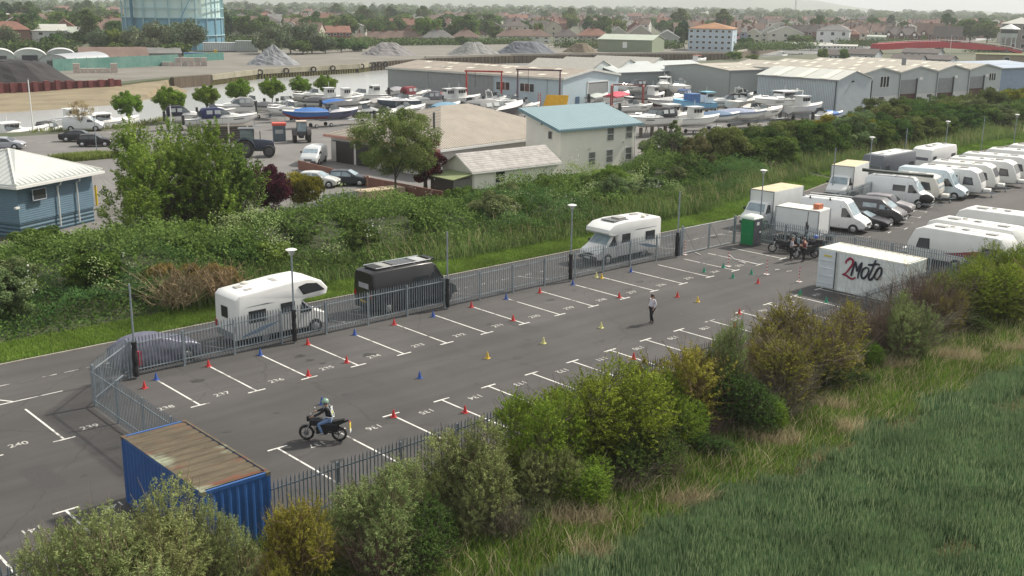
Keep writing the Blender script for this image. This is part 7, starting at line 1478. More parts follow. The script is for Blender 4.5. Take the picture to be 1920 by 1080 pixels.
NS = [('haw', 1830, 492, -20.6, 1.4, 1.2, 'green hawthorn spreading over the fence beside the caravans'), ('yellow', 1900, 505, -21.6, 2.4, 1.6, 'yellow green bush at the right edge below the tall hawthorn'), ('olive', 1770, 545, -20.9, .4, 1.0, 'olive bush right of the bare reddish shrub'), ('dark', 1330, 820, -23.0, 2.0, .9, 'low dark bush by the field right of the hawthorns'), ('haw', 1430, 745, -22.6, .9, .8, 'low green bush at the left foot of the golden olive shrubs'), ('brush', 1250, 855, -23.0, 4.0, .7, 'dry brown stems low by the field edge'), ('dark', 1600, 700, -22.3, 2.0, .9, 'low dark bush right of the golden olive shrubs'),
 ('brush2', 960, 925, -22.8, 2.6, .7, 'dry grey branches at the right foot of the willow mass'), ('brush', 700, 985, -22.2, 1.6, .8, 'brown bare stems at the left foot of the willow mass'), ('willow2', 1010, 830, -21.8, 3.3, .8, 'grey green willow spray between the willow mass and the hawthorns'),
 ('willow2', 690, 905, -21.2, 2.0, 1.0, 'grey green willow bush at the left foot of the willow mass'), ('haw', 1080, 860, -22.2, .8, 1.0, 'hawthorn bush low at the front, left of the dark hollow'), ('willow', 905, 880, -21.6, 1.2, .9, 'pale willow bush low in the middle of the willow mass'), ('haw', 1270, 760, -21.5, 2.2, 1.0, 'low hawthorn at the right foot of the hawthorn group'), ('brush2', 1160, 870, -22.6, .4, 1.0, 'dry grey stems at the foot of the hawthorns'), ('brush', 1330, 770, -21.6, 3.0, 1.0, 'dry brown stems right of the hawthorn group'), ('olive', 1440, 640, -20.6, 4.0, .8, 'olive shrub left of the golden olive one'), ('haw', 1610, 640, -20.8, 1.0, .9, 'green shrub at the right foot of the golden olive one'), ('willow2', 1760, 590, -20.6, 1.0, 1.0, 'grey green bush under the bare shrubs'), ('yellow', 640, 1020, -20.8, 2.0, .6, 'small yellow green bush left of the willow mass'), ('dark', 640, 1060, -21.5, .3, 1.0, 'dark undergrowth bush at the bottom left of the willow mass'),
 ('willow', 165, 955, -19.9, .3, .75, 'grey green willow bush at the bottom left corner, left of two'), ('willow', 290, 925, -19.6, 1.9, .8, 'tall grey green willow bush in front of the blue container'), ('willow', 395, 955, -19.6, 2.9, .62, 'grey green willow bush between the blue container and the fence'),
 ('yellow', 560, 940, -20.6, 1.0, .62, 'yellow green shrub right of the blue container'), ('yellow', 520, 1045, -20.9, 3.0, .7, 'low yellow green shrub at the bottom edge'), ('willow2', 250, 1040, -21.9, 5.0, 1.1, 'low willow bush in front of the tall grey green ones'),
 ('willow2', 745, 855, -20.3, .5, 1.0, 'large willow mass in the middle of the near hedge, left end'), ('willow2', 860, 800, -20.3, 2.2, 1.0, 'large willow mass in the middle of the near hedge, top'), ('willow', 950, 850, -20.3, 4.0, .9, 'silvery willow bush in the middle of the near hedge'), ('dark', 760, 960, -21.9, 1.0, 1.2, 'dark shaded shrub under the willow mass'), ('willow2', 850, 930, -20.3, 3.6, 1.0, 'olive willow bush in front of the large willow mass'), ('willow', 1010, 945, -21.9, 5.0, .75, 'small silvery bush at the front edge by the field'), ('dark', 930, 960, -21.9, 2.0, 1.0, 'dark low shrub left of the small silvery bush'),
 ('haw', 1000, 730, -20.3, .4, .75, 'green hawthorn with a pointed top right of the willow mass'), ('haw', 1125, 695, -20.3, 1.5, 1.1, 'large bright green hawthorn, tallest of the near hedge'), ('haw', 1060, 790, -20.3, 2.8, .9, 'hawthorn below the pointed green one'), ('haw', 1230, 700, -20.3, 3.9, 1.0, 'broad hawthorn right of the tallest one'), ('yellow', 1290, 655, -20.3, 5.1, .9, 'yellow green shrub with upright sprays right of the hawthorns'), ('dark', 1180, 810, -21.9, .2, 1.3, 'dark shaded shrub under the hawthorns'),('haw', 1150, 760, -20.3, 4.6, 1.0, 'dense hawthorn at the front of the near hedge'),
 ('willow2', 1365, 600, -20.3, .9, .55, 'slender green sapling standing above the fence'), ('brush', 1345, 665, -20.3, 1.0, .9, 'bare brown shrub beside the slender sapling'), ('dark', 1370, 700, -21.9, 1.6, 1.0, 'dark green shrub under the slender sapling'), ('brush2', 1440, 690, -21.9, .2, 1.0, 'bare grey twigs left of the golden olive shrub'),
 ('olive', 1535, 575, -20.8, .7, 1.2, 'golden olive rounded shrub before the fence'), ('olive', 1490, 625, -21.4, 2.6, 1.2, 'golden olive shrub at the left foot of the rounded one'), ('dark', 1550, 690, -21.9, 2.2, 1.1, 'dark shrub at the foot of the golden olive shrub'),
 ('brush', 1640, 560, -20.3, 2.0, 1.0, 'bare brown shrub right of the golden olive shrub'), ('brush2', 1690, 570, -20.6, .0, 1.25, 'leaning bare grey branches below the white container'), ('brush', 1740, 500, -19.8, 1.3, .9, 'bare reddish brown shrub beside the white container'), ('willow2', 1700, 560, -21.9, 3.4, .8, 'thin green willow between the bare shrubs'),
 ('yellow', 1795, 525, -19.3, .6, 1.2, 'yellow green shrub covering the fence near the caravans'), ('haw', 1880, 462, -19.3, 2.0, 1.1, 'bright green hawthorn in front of the caravans at the right edge'), ('yellow', 1860, 530, -19.3, 4.2, 1.2, 'yellow green shrub below the bright hawthorn'), ('dark', 1820, 590, -21.9, 1.0, 1.1, 'dark green shrub at the right part of the near hedge'), ('olive', 1925, 520, -19.3, 3.0, 1.1, 'olive shrub cut by the right edge'), ('haw', 1985, 440, -19.3, 5.0, 1.1, 'hawthorn just beyond the right edge'), ('brush2', 1900, 590, -21.9, 1.0, 1.2, 'pale bare twigs at the right edge above the field')]
for k_, px, top, Y_, rz, sx, lb in NS: near(k_, px, top, Y_, rz, sx, lb)
# ================================================================ far bank, town, hills
def depth(P): return math.hypot(P[0]-CX, P[1]-CY)
def facing(px): # yaw so that local +x runs to the right on screen and +y away
    a = at(px, 60); return math.atan2(a.y-CY, a.x-CX)-PI/2
ROOFS = {'brown': mat((.15, .1, .08), .85, var=.2, scale=.3), 'red': mat((.21, .1, .07), .85, var=.2, scale=.3), 'grey': mat((.15, .145, .14), .85, var=.15, scale=.3), 'orange': mat((.3, .15, .07), .85, var=.3, scale=.2), 'dark': mat((.09, .075, .07), .85, var=.2, scale=.3), 'green': mat((.36, .4, .33), .7, var=.08, scale=.3), 'pale': mat((.42, .42, .38), .7, var=.08, scale=.3)}
def house(name, label, loc, rz, L_, D, h, rise, wall, roof, kind='hip', floors=2, nwin=4, chim=1, cat='house', group=None, winc=GLASS, dormers=0, gable_front=False):
    t = thing(name, label, cat, loc, rz, group); W_ = mat(wall, .75, var=.06, scale=.4); RM = ROOFS[roof] if isinstance(roof, str) else roof
    if kind == 'hip': M().box(0, L_, 0, D, -.3, h).build('walls', W_, t); r_ = hip(L_, D, h, rise, .4, .12).build('roof', RM, t)
    else:
        walls_gable(L_, D, h, rise, kind).build('walls', W_, t); r_ = roof_gable(L_, D, h+.02, rise, kind, .35, .14).build('roof', RM, t)
        if kind == 'y' or gable_front:
            q = M()
            for s in (0, 1): x0, x1 = (-.4, L_/2) if s == 0 else (L_+.4, L_/2); q.add([(x0, -.45, h-.3), (x1, -.45, h+rise-.1), (x1, -.45, h+rise+.3), (x0, -.45, h+.1)], [(0, 1, 2, 3)])
            q.build('bargeboard', WHITE, r_)
    for i in range(chim):
        x = L_*(i+.5)/chim; z = h+rise*(.75 if kind != 'y' else .4); M().box(x-.4, x+.4, D*.45, D*.45+.7, z, h+rise+1.1).build('chimney', mat((.2, .1, .07), .85, var=.2), r_)
    for f_ in range(floors):
        for i in range(nwin):
            x = L_*(i+.5)/nwin; z = h*(f_+.38)/floors; w_ = min(1.5, L_/nwin*.45); hh = h/floors*.42
            o = M().box(x-w_/2-.12, x+w_/2+.12, -.05, 0, z-.12, z+hh+.12).build('window', WHITE, t); M().box(x-w_/2, x+w_/2, -.09, -.05, z, z+hh).build('pane', winc, o)
        if D > 5 and floors > 1:
            for s in (0, 1): y = D*.5; x = 0 if s == 0 else L_; z = h*(f_+.38)/floors; M().box(min(x, x+(.05 if s else -.05)), max(x, x+(.05 if s else -.05)), y-.5, y+.5, z, z+1.1).build('window', winc, t)
    if cat == 'house' and nwin > 1: M().box(L_*.5-.5, L_*.5+.5, -.06, 0, 0, 2.1).build('door', mat((.08, .07, .06), .5), t)
    for i in range(dormers):
        x = L_*(i+.5)/dormers; rg_ = 1.6; M().xz([(x-rg_, h-.4), (x+rg_, h-.4), (x+rg_, h+.6), (x, h+2.2), (x-rg_, h+.6)], -.5, D*.4).build('dormer_wall', W_, t); q = M()
        for s in (-1, 1): q.add([(x+s*(rg_+.3), -.8, h+.3), (x, -.8, h+2.35), (x, D*.4, h+2.35), (x+s*(rg_+.3), D*.4, h+.3), (x+s*(rg_+.3), -.8, h+.55), (x, -.8, h+2.6), (x, D*.4, h+2.6), (x+s*(rg_+.3), D*.4, h+.55)], [(0, 1, 2, 3), (4, 5, 6, 7), (0, 1, 5, 4), (2, 3, 7, 6), (0, 3, 7, 4)])
        q.build('dormer_roof', RM, r_); o = M().box(x-.6, x+.6, -.56, -.5, h-.2, h+1.0).build('window', WHITE, t)
    return t
def far(label, x0, x1, yb, ye, yr, wall, roof, D=9, kind='hip', yaw=0, **kw):
    """x0..x1 front, yb base, ye eaves, yr ridge, all in photo pixels"""
    a = at((x0+x1)/2, yb); d = depth(a)+0.; m_ = d/F; L_ = (x1-x0)*m_/max(.5, math.cos(R(yaw))); rz = facing((x0+x1)/2)+R(yaw); h = (yb-ye)*m_; rise = max(.5, (ye-yr)*m_*.9)
    c, s = math.cos(rz), math.sin(rz); return house(kw.pop('name', 'house'), label, (a.x-c*L_/2, a.y-s*L_/2, 0), rz, L_, D, h, rise, wall, roof, kind, **kw)
# gasholder
a = at(347, 93); R_ = 170/2/F*depth(a); t = thing('gasholder', 'huge pale blue gasholder with a darker blue base, cut by the top of the picture', 'gasholder', (a.x, a.y+8, 0)); a = Vector((a.x, a.y+8, 0)); m_ = depth(a)/F
zb = (93-40)*m_; ztop = 27.
def cyl(n_, r, z0, z1, mt_, seg=48, par=t): return M().tube([(0, 0, z0), (0, 0, z1)], r, seg).build(n_, mt_, par, True)
cyl('lower_tank', R_, 0, zb, mat((.09, .22, .34), .6, col2=(.14, .3, .38), scale=.12)); cyl('bell', R_*.965, zb, ztop, mat((.45, .64, .66), .6, col2=(.55, .66, .6), scale=.1))
q = M(); q2 = M(); rr_ = R_*1.0
for k in range(24):
    a_ = 2*PI*k/24; c, s = math.cos(a_), math.sin(a_); q.tube([(c*rr_*1.01, s*rr_*1.01, 0), (c*rr_*1.01, s*rr_*1.01, ztop+1)], .22 if k % 2 else .3, 5)
for z in [zb*.45]+[zb+i*3.3 for i in range(0, 6)]: q2.loft([[(math.cos(2*PI*i/48)*(rr_*1.01+u), math.sin(2*PI*i/48)*(rr_*1.01+u), z+v) for u, v in ((0, 0), (.35, 0), (.35, .3), (0, .3))] for i in range(49)], False)
q.build('columns', mat((.3, .46, .5), .5), t); q2.build('ring_beams', mat((.34, .5, .54), .5), t); q = M()
for i in range(30): a_ = -2.2+i*.02; q.tube([(math.cos(a_)*(rr_+1), math.sin(a_)*(rr_+1), i*.7), (math.cos(a_+.03)*(rr_+1), math.sin(a_+.03)*(rr_+1), i*.7+.7)], .15, 4)
q.build('stair', mat((.1, .28, .38), .5), t); M().tube([(-R_*1.02, -R_*.3, 0), (-R_*1.02, -R_*.3, zb+8), (-R_*1.08, -R_*.2, zb+9.5), (-R_*1.1, 0, zb+9.5)], .5, 8).build('gas_pipe', mat((.05, .16, .24), .5), t, True)
# quay walls
def wallrun(name, label, pts, top, bot, mt_, th=.6, cat='quay wall', group=None):
    o = Vector((pts[0][0], pts[0][1], 0)); t = thing(name, label, cat, o, 0, group); q = M()
    for p, p2 in zip(pts, pts[1:]):
        d_ = Vector((p2[0]-p[0], p2[1]-p[1])).normalized(); n_ = Vector((d_.y, -d_.x))*th; s_ = [Vector(p[:2])-o.xy, Vector(p2[:2])-o.xy, Vector(p2[:2])-o.xy+n_, Vector(p[:2])-o.xy+n_]; q.prism([tuple(v) for v in s_], bot, top)
    q.build('wall_face', mt_, t); return t
CQ = mat((.33, .3, .23), .85, col2=(.2, .19, .13), scale=.25); PL = mat((.1, .075, .05), .9, var=.4, scale=.4, stretch=(3, 3, .3)); ST = mat((.16, .05, .045), .8, var=.25, scale=.5)
fp = [at(*p) for p in fbpx]
def piles(label, pts, top, bot, pitch, w, mt_, name='timber_piles', cat='piles'):
    o = Vector((pts[0][0], pts[0][1], 0)); t = thing(name, label, cat, o); q = M()
    for p, p2 in zip(pts, pts[1:]):
        L_ = (Vector(p2[:2])-Vector(p[:2])).length; d_ = (Vector(p2[:2])-Vector(p[:2]))/L_; n_ = Vector((d_.y, -d_.x))
        for i in range(int(L_/pitch)):
            c = Vector(p[:2])-o.xy+d_*(i+.5)*pitch+n_*.75; q.box(c.x-w/2, c.x+w/2, c.y-w/2, c.y+w/2, bot, top+.15*math.sin(i*7.3))
    q.build('piles', mt_, t); return t
wallrun('quay_wall', 'dark brown sheet pile wall at the head of the sandy beach', [fp[3], fp[4]], .15, -3.4, PL, 1.0)
wallrun('quay_wall', 'weathered concrete quay wall hung with tyres above green timber piles', [fp[4], fp[5], fp[6], at(690, 117.5)], .15, -1.15, CQ, 1.2); piles('row of green slimy timber piles under the concrete quay', [fp[4], fp[5], fp[6], at(690, 117.5)], -1.1, -3.4, 1.0, .42, mat((.17, .15, .06), .9, var=.4, scale=.5))
wallrun('quay_wall', 'dark wooden quay wall of the gravel wharf behind the boat shed', [at(690, 117.5), q3, q4, q5, q6, (440, 262)], .1, -3.4, PL, .8); piles('row of dark upright piles along the gravel wharf', [at(690, 117.5), q3, q4, q5, q6], .0, -3.4, 1.6, .5, mat((.06, .05, .035), .9, var=.3))
wallrun('kerb_beam', 'long pale concrete coping along the wharf edge', [(p[0], p[1]+1.2) for p in (q3, q4, q5, q6, (440, 262))], .75, 0, mat((.36, .33, .29), .85, var=.15, scale=.2), .9, 'coping')
for i, px in enumerate((484, 533, 584, 620, 674, 690, 697, 708, 719)):
    y_ = np.interp(px, [480, 667, 690, 725], [130.5, 120.5, 117.5, 115]); p = at(px, y_); o = M(); rings = []
    for k in range(17):
        a_ = k*2*PI/16; rings.append([(math.cos(a_)*(.62+.2*math.cos(b_)), .2*math.sin(b_)-.0, math.sin(a_)*(.62+.2*math.cos(b_))) for b_ in [j*2*PI/6 for j in range(6)]])
    o = M().loft(rings, False).build('fender_tyre', RUBBER); o.location = (p.x-.6, p.y-2.0, -.6); o.rotation_euler.z = facing(px); tag(o, 'black tyre hung as a fender on the quay wall, %s from the left' % ordn(i), 'tyre', 'tyres hung on the quay wall')
# red brown sheet piling, coal heap and beach at the left
a, b_ = at(-80, 168), at(226, 157); wallrun('sheet_piling', 'red brown corrugated steel piling below the coal heap', [a, b_], .9, -3, mat((.15, .03, .03), .7, var=.25, scale=.6, wave=('X', 1.6, 1)), .5, 'piling'); piles('rust red steel piles standing in a row along the coal wharf', [a, b_], 1.1, -1.8, 2.2, .9, mat((.17, .045, .045), .7, var=.3), 'steel_piles')
def heap(label, x0, x1, yb, yt, col, seed, flat=.0, name='gravel_heap', cat='heap', zb=0, D=None, group=None):
    a = at((x0+x1)/2, yb); m_ = depth(a)/F; rx = (x1-x0)/2*m_; h = (yb-yt)*m_*1.05; ry = D or rx*.8; rg = np.random.default_rng(seed); n_, k_ = 40, 14; v, f_ = [(0, 0, h)], []
    ph = rg.uniform(0, 6.28, 6)
    for j in range(1, k_+1):
        for i in range(n_):
            a_ = 2*PI*i/n_; r = j/k_; w_ = 1+.06*math.sin(3*a_+ph[0])+.04*math.sin(7*a_+ph[1])+.02*math.sin(15*a_+ph[2]); zz = h*(1-max(0, (r-flat)/(1-flat)))**(1.0 if flat == 0 else 1.1)*(1+.04*math.sin(5*a_+ph[3])); v.append((math.cos(a_)*rx*r*w_, math.sin(a_)*ry*r*w_, min(zz, h)+rg.normal(0, .02*h)*(r < 1)))
    f_ += [(0, 1+i, 1+(i+1) % n_) for i in range(n_)]; f_ += [(1+j*n_+i, 1+(j+1)*n_+i, 1+(j+1)*n_+(i+1) % n_, 1+j*n_+(i+1) % n_) for j in range(k_-1) for i in range(n_)]
    o = M().add(v, f_).build(name, mat(col, .95, var=.18, scale=.5, bump=.4)); o.location = (a.x, a.y+ry*.6, zb); o.rotation_euler.z = facing((x0+x1)/2); return tag(o, label, cat, group)
GV = (.2, .2, .2)
heap('pointed grey gravel heap on the quay, leftmost of the gravel heaps', 478, 572, 122, 88, (.23, .24, .25), 1); heap('long grey gravel heap with a slumped top in front of the brick terrace', 690, 795, 104, 83, (.2, .19, .19), 2, .25); heap('flat topped grey gravel heap in front of the cream houses', 852, 955, 104, 82, (.21, .21, .2), 3, .25)
heap('dark grey gravel heap right of the flat topped one', 948, 1068, 102, 81, (.12, .13, .15), 4, .4); heap('low brown earth heap beside the green shed', 1068, 1135, 99, 83, (.15, .12, .08), 5, .3)
heap('large heap of black coal behind the red brown piling', -110, 142, 160, 127, (.028, .026, .028), 6, .6, 'coal_heap', D=14, zb=.2)
# beach
bpts = [at(-260, 168, -.3), at(0, 160, -.3), at(226, 158, -.2), at(318, 148, -.3), at(322, 160, -1.8), at(362, 172, WZ-.02), at(330, 184, WZ-.15), at(250, 196, WZ-.15), at(130, 207, WZ-.15), at(0, 216, WZ-.15), at(-260, 226, WZ-.15)]
me = bpy.data.meshes.new('beach'); me.from_pydata([tuple(p) for p in bpts], [], [(0, 1, 9, 10), (1, 2, 8, 9), (2, 3, 7, 8), (3, 4, 7), (4, 5, 6), (4, 6, 7)]); bm = bmesh.new(); bm.from_mesh(me); bmesh.ops.subdivide_edges(bm, edges=bm.edges, cuts=6, use_grid_fill=True); rg = random.Random(2)
for v in bm.verts: v.co.z += .12*math.sin(v.co.x*.35)*math.sin(v.co.y*.3)
bm.to_mesh(me); bm.free(); tag(link('beach', me, mat((.27, .22, .135), .9, col2=(.15, .125, .08), scale=.22, stretch=(.5, 1.6, 1), detail=9)), kind='structure')
# wharf surface
polygon('wharf_ground', [(p[0], p[1]+.3) for p in (at(-260, 166), at(0, 158), at(226, 153), at(320, 144), at(390, 139.5), at(480, 129.5), at(667, 119.5), at(690, 116.5), at(800, 109.2), at(960, 104.2), at(1210, 101.2), at(1375, 100.2))]+[tuple(at(1375, 84)[:2]), tuple(at(1100, 82)[:2]), tuple(at(700, 84)[:2]), tuple(at(480, 96)[:2]), tuple(at(0, 112)[:2]), tuple(at(-260, 118)[:2])], .0, mat((.21, .195, .17), .95, col2=(.13, .12, .1), scale=.07, detail=9))
# left bank buildings
far('brown roofed long shed with pale fascia by the green mesh fence', 163, 273, 119, 111, 92, (.55, .52, .48), ROOFS['brown'], 16, 'x', 6, name='shed', cat='shed', floors=1, nwin=0, chim=0)
far('grey roofed low building right of the brown roofed shed', 268, 336, 110, 101, 92, (.2, .2, .19), 'grey', 10, 'x', 4, name='shed', cat='shed', floors=1, nwin=0, chim=0)
far('white terraced industrial building with grey panelled roofs at the top left', -20, 66, 82, 61, 50, (.46, .48, .48), 'pale', 20, 'x', 3, name='industrial_building', cat='building', floors=2, nwin=3, chim=0); far('second part of the white industrial building with grey roof panels', 67, 123, 82, 61, 50, (.47, .49, .49), 'pale', 20, 'x', 3, name='industrial_building', cat='building', floors=2, nwin=2, chim=0)
far('pale green gabled building right of the white industrial building', 124, 176, 78, 66, 53, (.5, .54, .46), 'green', 12, 'x', -8, name='industrial_building', cat='building', floors=1, nwin=0, chim=0)
far('white tower block cut by the left edge behind the industrial building', -60, 12, 66, 44, 30, (.6, .62, .62), 'pale', 14, 'x', 0, name='building', cat='building', floors=2, nwin=2, chim=0)
def arched(label, x0, x1, yb, yt, L_, col, door, yaw=0, ribs=True):
    a = at((x0+x1)/2, yb); m_ = depth(a)/F; r = (x1-x0)/2*m_; h = (yb-yt)*m_; t = thing('arched_shed', label, 'shed', (a.x, a.y, 0), facing((x0+x1)/2)+R(yaw)); n_ = 16; c_ = mat(col, .5, .2, var=.1, wave=('Y', 1.0, 1) if ribs else None)
    M().loft([[(math.cos(PI*i/n_)*r, y, h*.35+math.sin(PI*i/n_)*h*.65) for i in range(n_+1)] for y in (0, L_)], False, False).build('roof', c_, t, True); M().add([(math.cos(PI*i/n_)*r*.98, .2, h*.35+math.sin(PI*i/n_)*h*.64) for i in range(n_+1)]+[(-r*.98, .2, 0), (r*.98, .2, 0)], [tuple(range(n_+3))]).build('end_wall', mat((.36, .4, .38), .7), t)
    M().box(-r*.45, r*.45, .05, .2, 0, h*.55).build('doorway', mat(door, .5), t); M().box(-r, -r+.15, 0, L_, 0, h*.38).join(M().box(r-.15, r, 0, L_, 0, h*.38)).build('side_walls', mat((.4, .42, .42), .7), t); return t
arched('corrugated arched shed beside the brown roofed shed', 72, 132, 128, 105, 20, (.42, .44, .46), (.05, .06, .06), -32); arched('white arched roof building with a dark opening', 30, 84, 118, 95, 10, (.62, .62, .6), (.02, .02, .035), 0, False); arched('white arched building partly behind the corrugated arched shed', 92, 138, 112, 94, 10, (.6, .6, .62), (.1, .12, .3), 0, False); arched('white arched roof building cut by the left edge', -26, 25, 120, 96, 10, (.62, .62, .6), (.05, .05, .06), 0, False)
a, b_ = at(100, 134), at(335, 122); t = thing('mesh_fence', 'green debris netting fence along the far wharf', 'fence', a); d_ = b_-a; q = M().add([(0, 0, 0), (d_.x, d_.y, 0), (d_.x, d_.y, 2.9), (0, 0, 2.9), (d_.y*.001, -d_.x*.001, 0), (d_.x, d_.y-.1, 0), (d_.x, d_.y-.1, 2.9), (0, -.1, 2.9)], [(0, 1, 2, 3), (4, 5, 6, 7)]); q.build('netting', mat((.07, .2, .17), .8, col2=(.16, .3, .26), scale=.3), t)
for i in range(13): p = d_*i/12; M().tube([(p.x, p.y, 0), (p.x, p.y, 3.1)], .08, 4).build('post', DGREY, t)
a, b_ = at(345, 116), at(420, 112); t = thing('mesh_fence', 'green netting fence right of the concrete block stack', 'fence', a); d_ = b_-a; M().add([(0, 0, 0), (d_.x, d_.y, 0), (d_.x, d_.y, 2.2), (0, 0, 2.2)], [(0, 1, 2, 3)]).build('netting', mat((.08, .22, .19), .8, var=.2), t)
rg = random.Random(4)
for i, (px, py, n_) in enumerate(((347, 124, 7), (180, 137, 6))):
    a = at(px, py); t = thing('block_stack', ('stack of pale pink concrete blocks at the end of the green fence', 'low row of grey concrete blocks and rubble on the wharf')[i], 'block stack', a, facing(px))
    for k in range(n_*2): x = (k % n_-n_/2)*1.7; z = (k//n_)*1.15; M().box(x, x+1.55, 0, 1.4, z, z+1.1).build('block', mat((.48, .4, .35) if (k % 3 or i) else (.36, .33, .3), .85, var=.2), t) if rg.random() < (.95 if k < n_ else .6) else None
def cont(label, x0, x1, yb, yt, col, D=2.5, name='container'):
    a = at((x0+x1)/2, yb); m_ = depth(a)/F; L_ = (x1-x0)*m_; t = thing(name, label, 'container', (a.x, a.y, 0), facing((x0+x1)/2)); h = (yb-yt)*m_; M().box(-L_/2, L_/2, 0, D, 0, h).build('walls', mat(col, .6, var=.12, wave=('X', .6, .8)), t); M().box(-L_/2-.05, L_/2+.05, -.05, D+.05, h, h+.12).build('roof', mat(tuple(c*.7+.05 for c in col), .6), t); M().box(-L_/2, L_/2, -.06, 0, 0, .2).build('base_rail', DGREY, t)
cont('blue container behind the concrete block stack', 347, 381, 114, 101, (.04, .15, .4)); cont('white long portable office below the gasholder', 384, 443, 97, 82, (.55, .57, .58), 6, 'portable_office'); cont('grey container right of the portable office', 444, 482, 98, 79, (.36, .4, .38), 6); cont('small yellow skip standing upright on the far wharf', 402, 407, 106, 95, (.65, .45, .02), 1.5); cont('dark brown walled store with a mossy roof right of the gasholder', 433, 505, 78, 68, (.06, .045, .045), 14, 'store')
cont('blue and white boat under plastic sheeting on the far wharf', -10, 48, 128, 118, (.4, .5, .62), 4); cont('green grey container right of the concrete wharf edge', 508, 518, 58, 53, (.6, .62, .6), 3)
# houses along the far side, described one by one
far('red brick house at the left end of the terrace', 612, 657, 80, 62, 50, (.17, .06, .045), 'red', 9, 'x', 8, nwin=4); 
far('dark brick terrace house with brown roof and white bay windows, left one', 657, 692, 82, 73, 61, (.06, .05, .045), 'brown', 8, 'hip', 0, nwin=3); far('dark brick terrace house with brown roof, second of the row', 691, 729, 82, 73, 60, (.07, .055, .05), 'brown', 8, 'x', 0, nwin=3, chim=2); far('dark brick terrace house with brown roof, third and widest of the row', 729, 789, 82, 71, 59, (.065, .05, .045), 'brown', 8, 'x', 0, nwin=4, chim=2)
far('cream rendered semi with red brown hipped roof, left of the gravel heap', 792, 850, 83, 72, 56, (.5, .5, .42), 'grey', 9, 'hip', 0, nwin=4); far('cream rendered semi with red brown hipped roof, right half', 848, 898, 82, 71, 56, (.55, .54, .46), 'brown', 9, 'hip', 0, nwin=4)
far('cream semi detached pair with a brown hipped roof behind the dark gravel', 932, 1031, 81, 69, 55, (.52, .54, .48), 'brown', 9, 'hip', 0, nwin=6, chim=2); far('cream and black house with a grey hipped roof', 1038, 1084, 80, 69, 55, (.5, .5, .42), 'dark', 9, 'hip', 0, nwin=4); far('house with a red brown roof left of the green shed', 1083, 1140, 80, 68, 54, (.3, .28, .22), 'red', 9, 'hip', 0, nwin=4)
far('white rendered apartment house with a grey roof behind the green shed', 1115, 1180, 63, 48, 40, (.62, .62, .58), 'grey', 14, 'x', -5, nwin=4)
far('row of grey roofed terraces behind the green shed, left one', 1142, 1175, 72, 64, 50, (.4, .4, .34), 'grey', 12, 'y', 10, nwin=2); far('row of brown roofed terraces behind the green shed, right one', 1178, 1222, 72, 64, 47, (.36, .33, .28), 'brown', 12, 'y', 10, nwin=2)
far('long green industrial shed with a pale green roof', 1122, 1220, 98, 76, 67, (.21, .25, .17), 'green', 22, 'x', -14, name='industrial_shed', cat='shed', floors=1, nwin=1, chim=0, winc=WHITE)
far('grey gabled hall with rooflights between the green shed and the pale blue block', 1228, 1272, 88, 71, 58, (.3, .32, .3), 'grey', 20, 'y', 0, nwin=3, floors=1, name='hall', cat='hall', chim=0)
far('large pale blue apartment block with an orange lichened hipped roof', 1291, 1369, 96, 57, 45, (.4, .48, .55), 'orange', 22, 'hip', -6, name='apartment_block', cat='apartment block', floors=4, nwin=7, chim=2)
far('small pink house right of the pale blue block', 1371, 1386, 82, 63, 52, (.6, .3, .38), 'brown', 8, 'x', 0, nwin=2); far('blue house right of the pink one', 1386, 1398, 82, 62, 53, (.2, .25, .4), 'grey', 8, 'x', 0, nwin=1)
far('cream house with a gabled front right of the blue house', 1398, 1425, 82, 65, 55, (.5, .48, .4), 'brown', 9, 'y', 0, nwin=2); far('pale grey house pair with a slate roof', 1427, 1462, 80, 64, 50, (.42, .42, .38), 'grey', 9, 'y', 10, nwin=3)
for i, (x0, x1, w_, r_) in enumerate(((1463, 1480, (.5, .48, .38), 'dark'), (1480, 1497, (.48, .47, .4), 'grey'), (1497, 1512, (.34, .35, .36), 'dark'), (1512, 1530, (.55, .54, .48), 'grey'), (1598, 1622, (.55, .53, .46), 'dark'), (1622, 1646, (.5, .47, .4), 'brown'), (1646, 1672, (.58, .56, .5), 'dark'))):
    far('cream terraced house with a %s roof in the riverside row, %s from the left' % (r_, ordn(i)), x0, x1, 73 if x0 < 1550 else 68, 61 if x0 < 1550 else 57, 48 if x0 < 1550 else 45, w_, r_, 9, 'x', 0, nwin=2)
far('white riverside pub with a hipped grey green roof', 1532, 1587, 86, 60, 47, (.6, .6, .6), 'grey', 14, 'hip', -12, name='pub', cat='pub', nwin=3, chim=1); far('low white waterfront cafe with a long window band', 1475, 1555, 92, 86, 81, (.5, .52, .5), 'pale', 9, 'x', 0, name='cafe', cat='cafe', floors=1, nwin=10, chim=0); far('white low building with small windows right of the cafe', 1558, 1604, 93, 87, 85, (.6, .6, .56), 'pale', 8, 'x', 0, name='cafe', cat='cafe', floors=1, nwin=8, chim=0)
far('pale green flat roofed pavilion behind the pub', 1600, 1656, 83, 70, 68, (.45, .52, .48), 'green', 10, 'x', 0, name='pavilion', cat='pavilion', floors=1, nwin=6, chim=0)
far('dark red brick building with white dormer windows above the bridge', 1657, 1720, 82, 68, 55, (.12, .06, .05), 'dark', 12, 'hip', 0, nwin=4, dormers=3); far('red brick gabled building with a steep brown roof above the bridge', 1721, 1765, 80, 66, 46, (.2, .1, .08), 'brown', 12, 'x', 0, nwin=3, dormers=2); far('red brick house with a gabled roof and pale bargeboards', 1753, 1797, 82, 70, 52, (.2, .12, .09), 'dark', 10, 'x', 0, nwin=3)
for i in range(4): far('steep brown roofed gable with pale bargeboards in the brick row, %s from the left' % ordn(i), 1757+i*13, 1771+i*13, 76, 62, 45, (.16, .09, .08), 'brown', 12, 'y', 0, nwin=1)
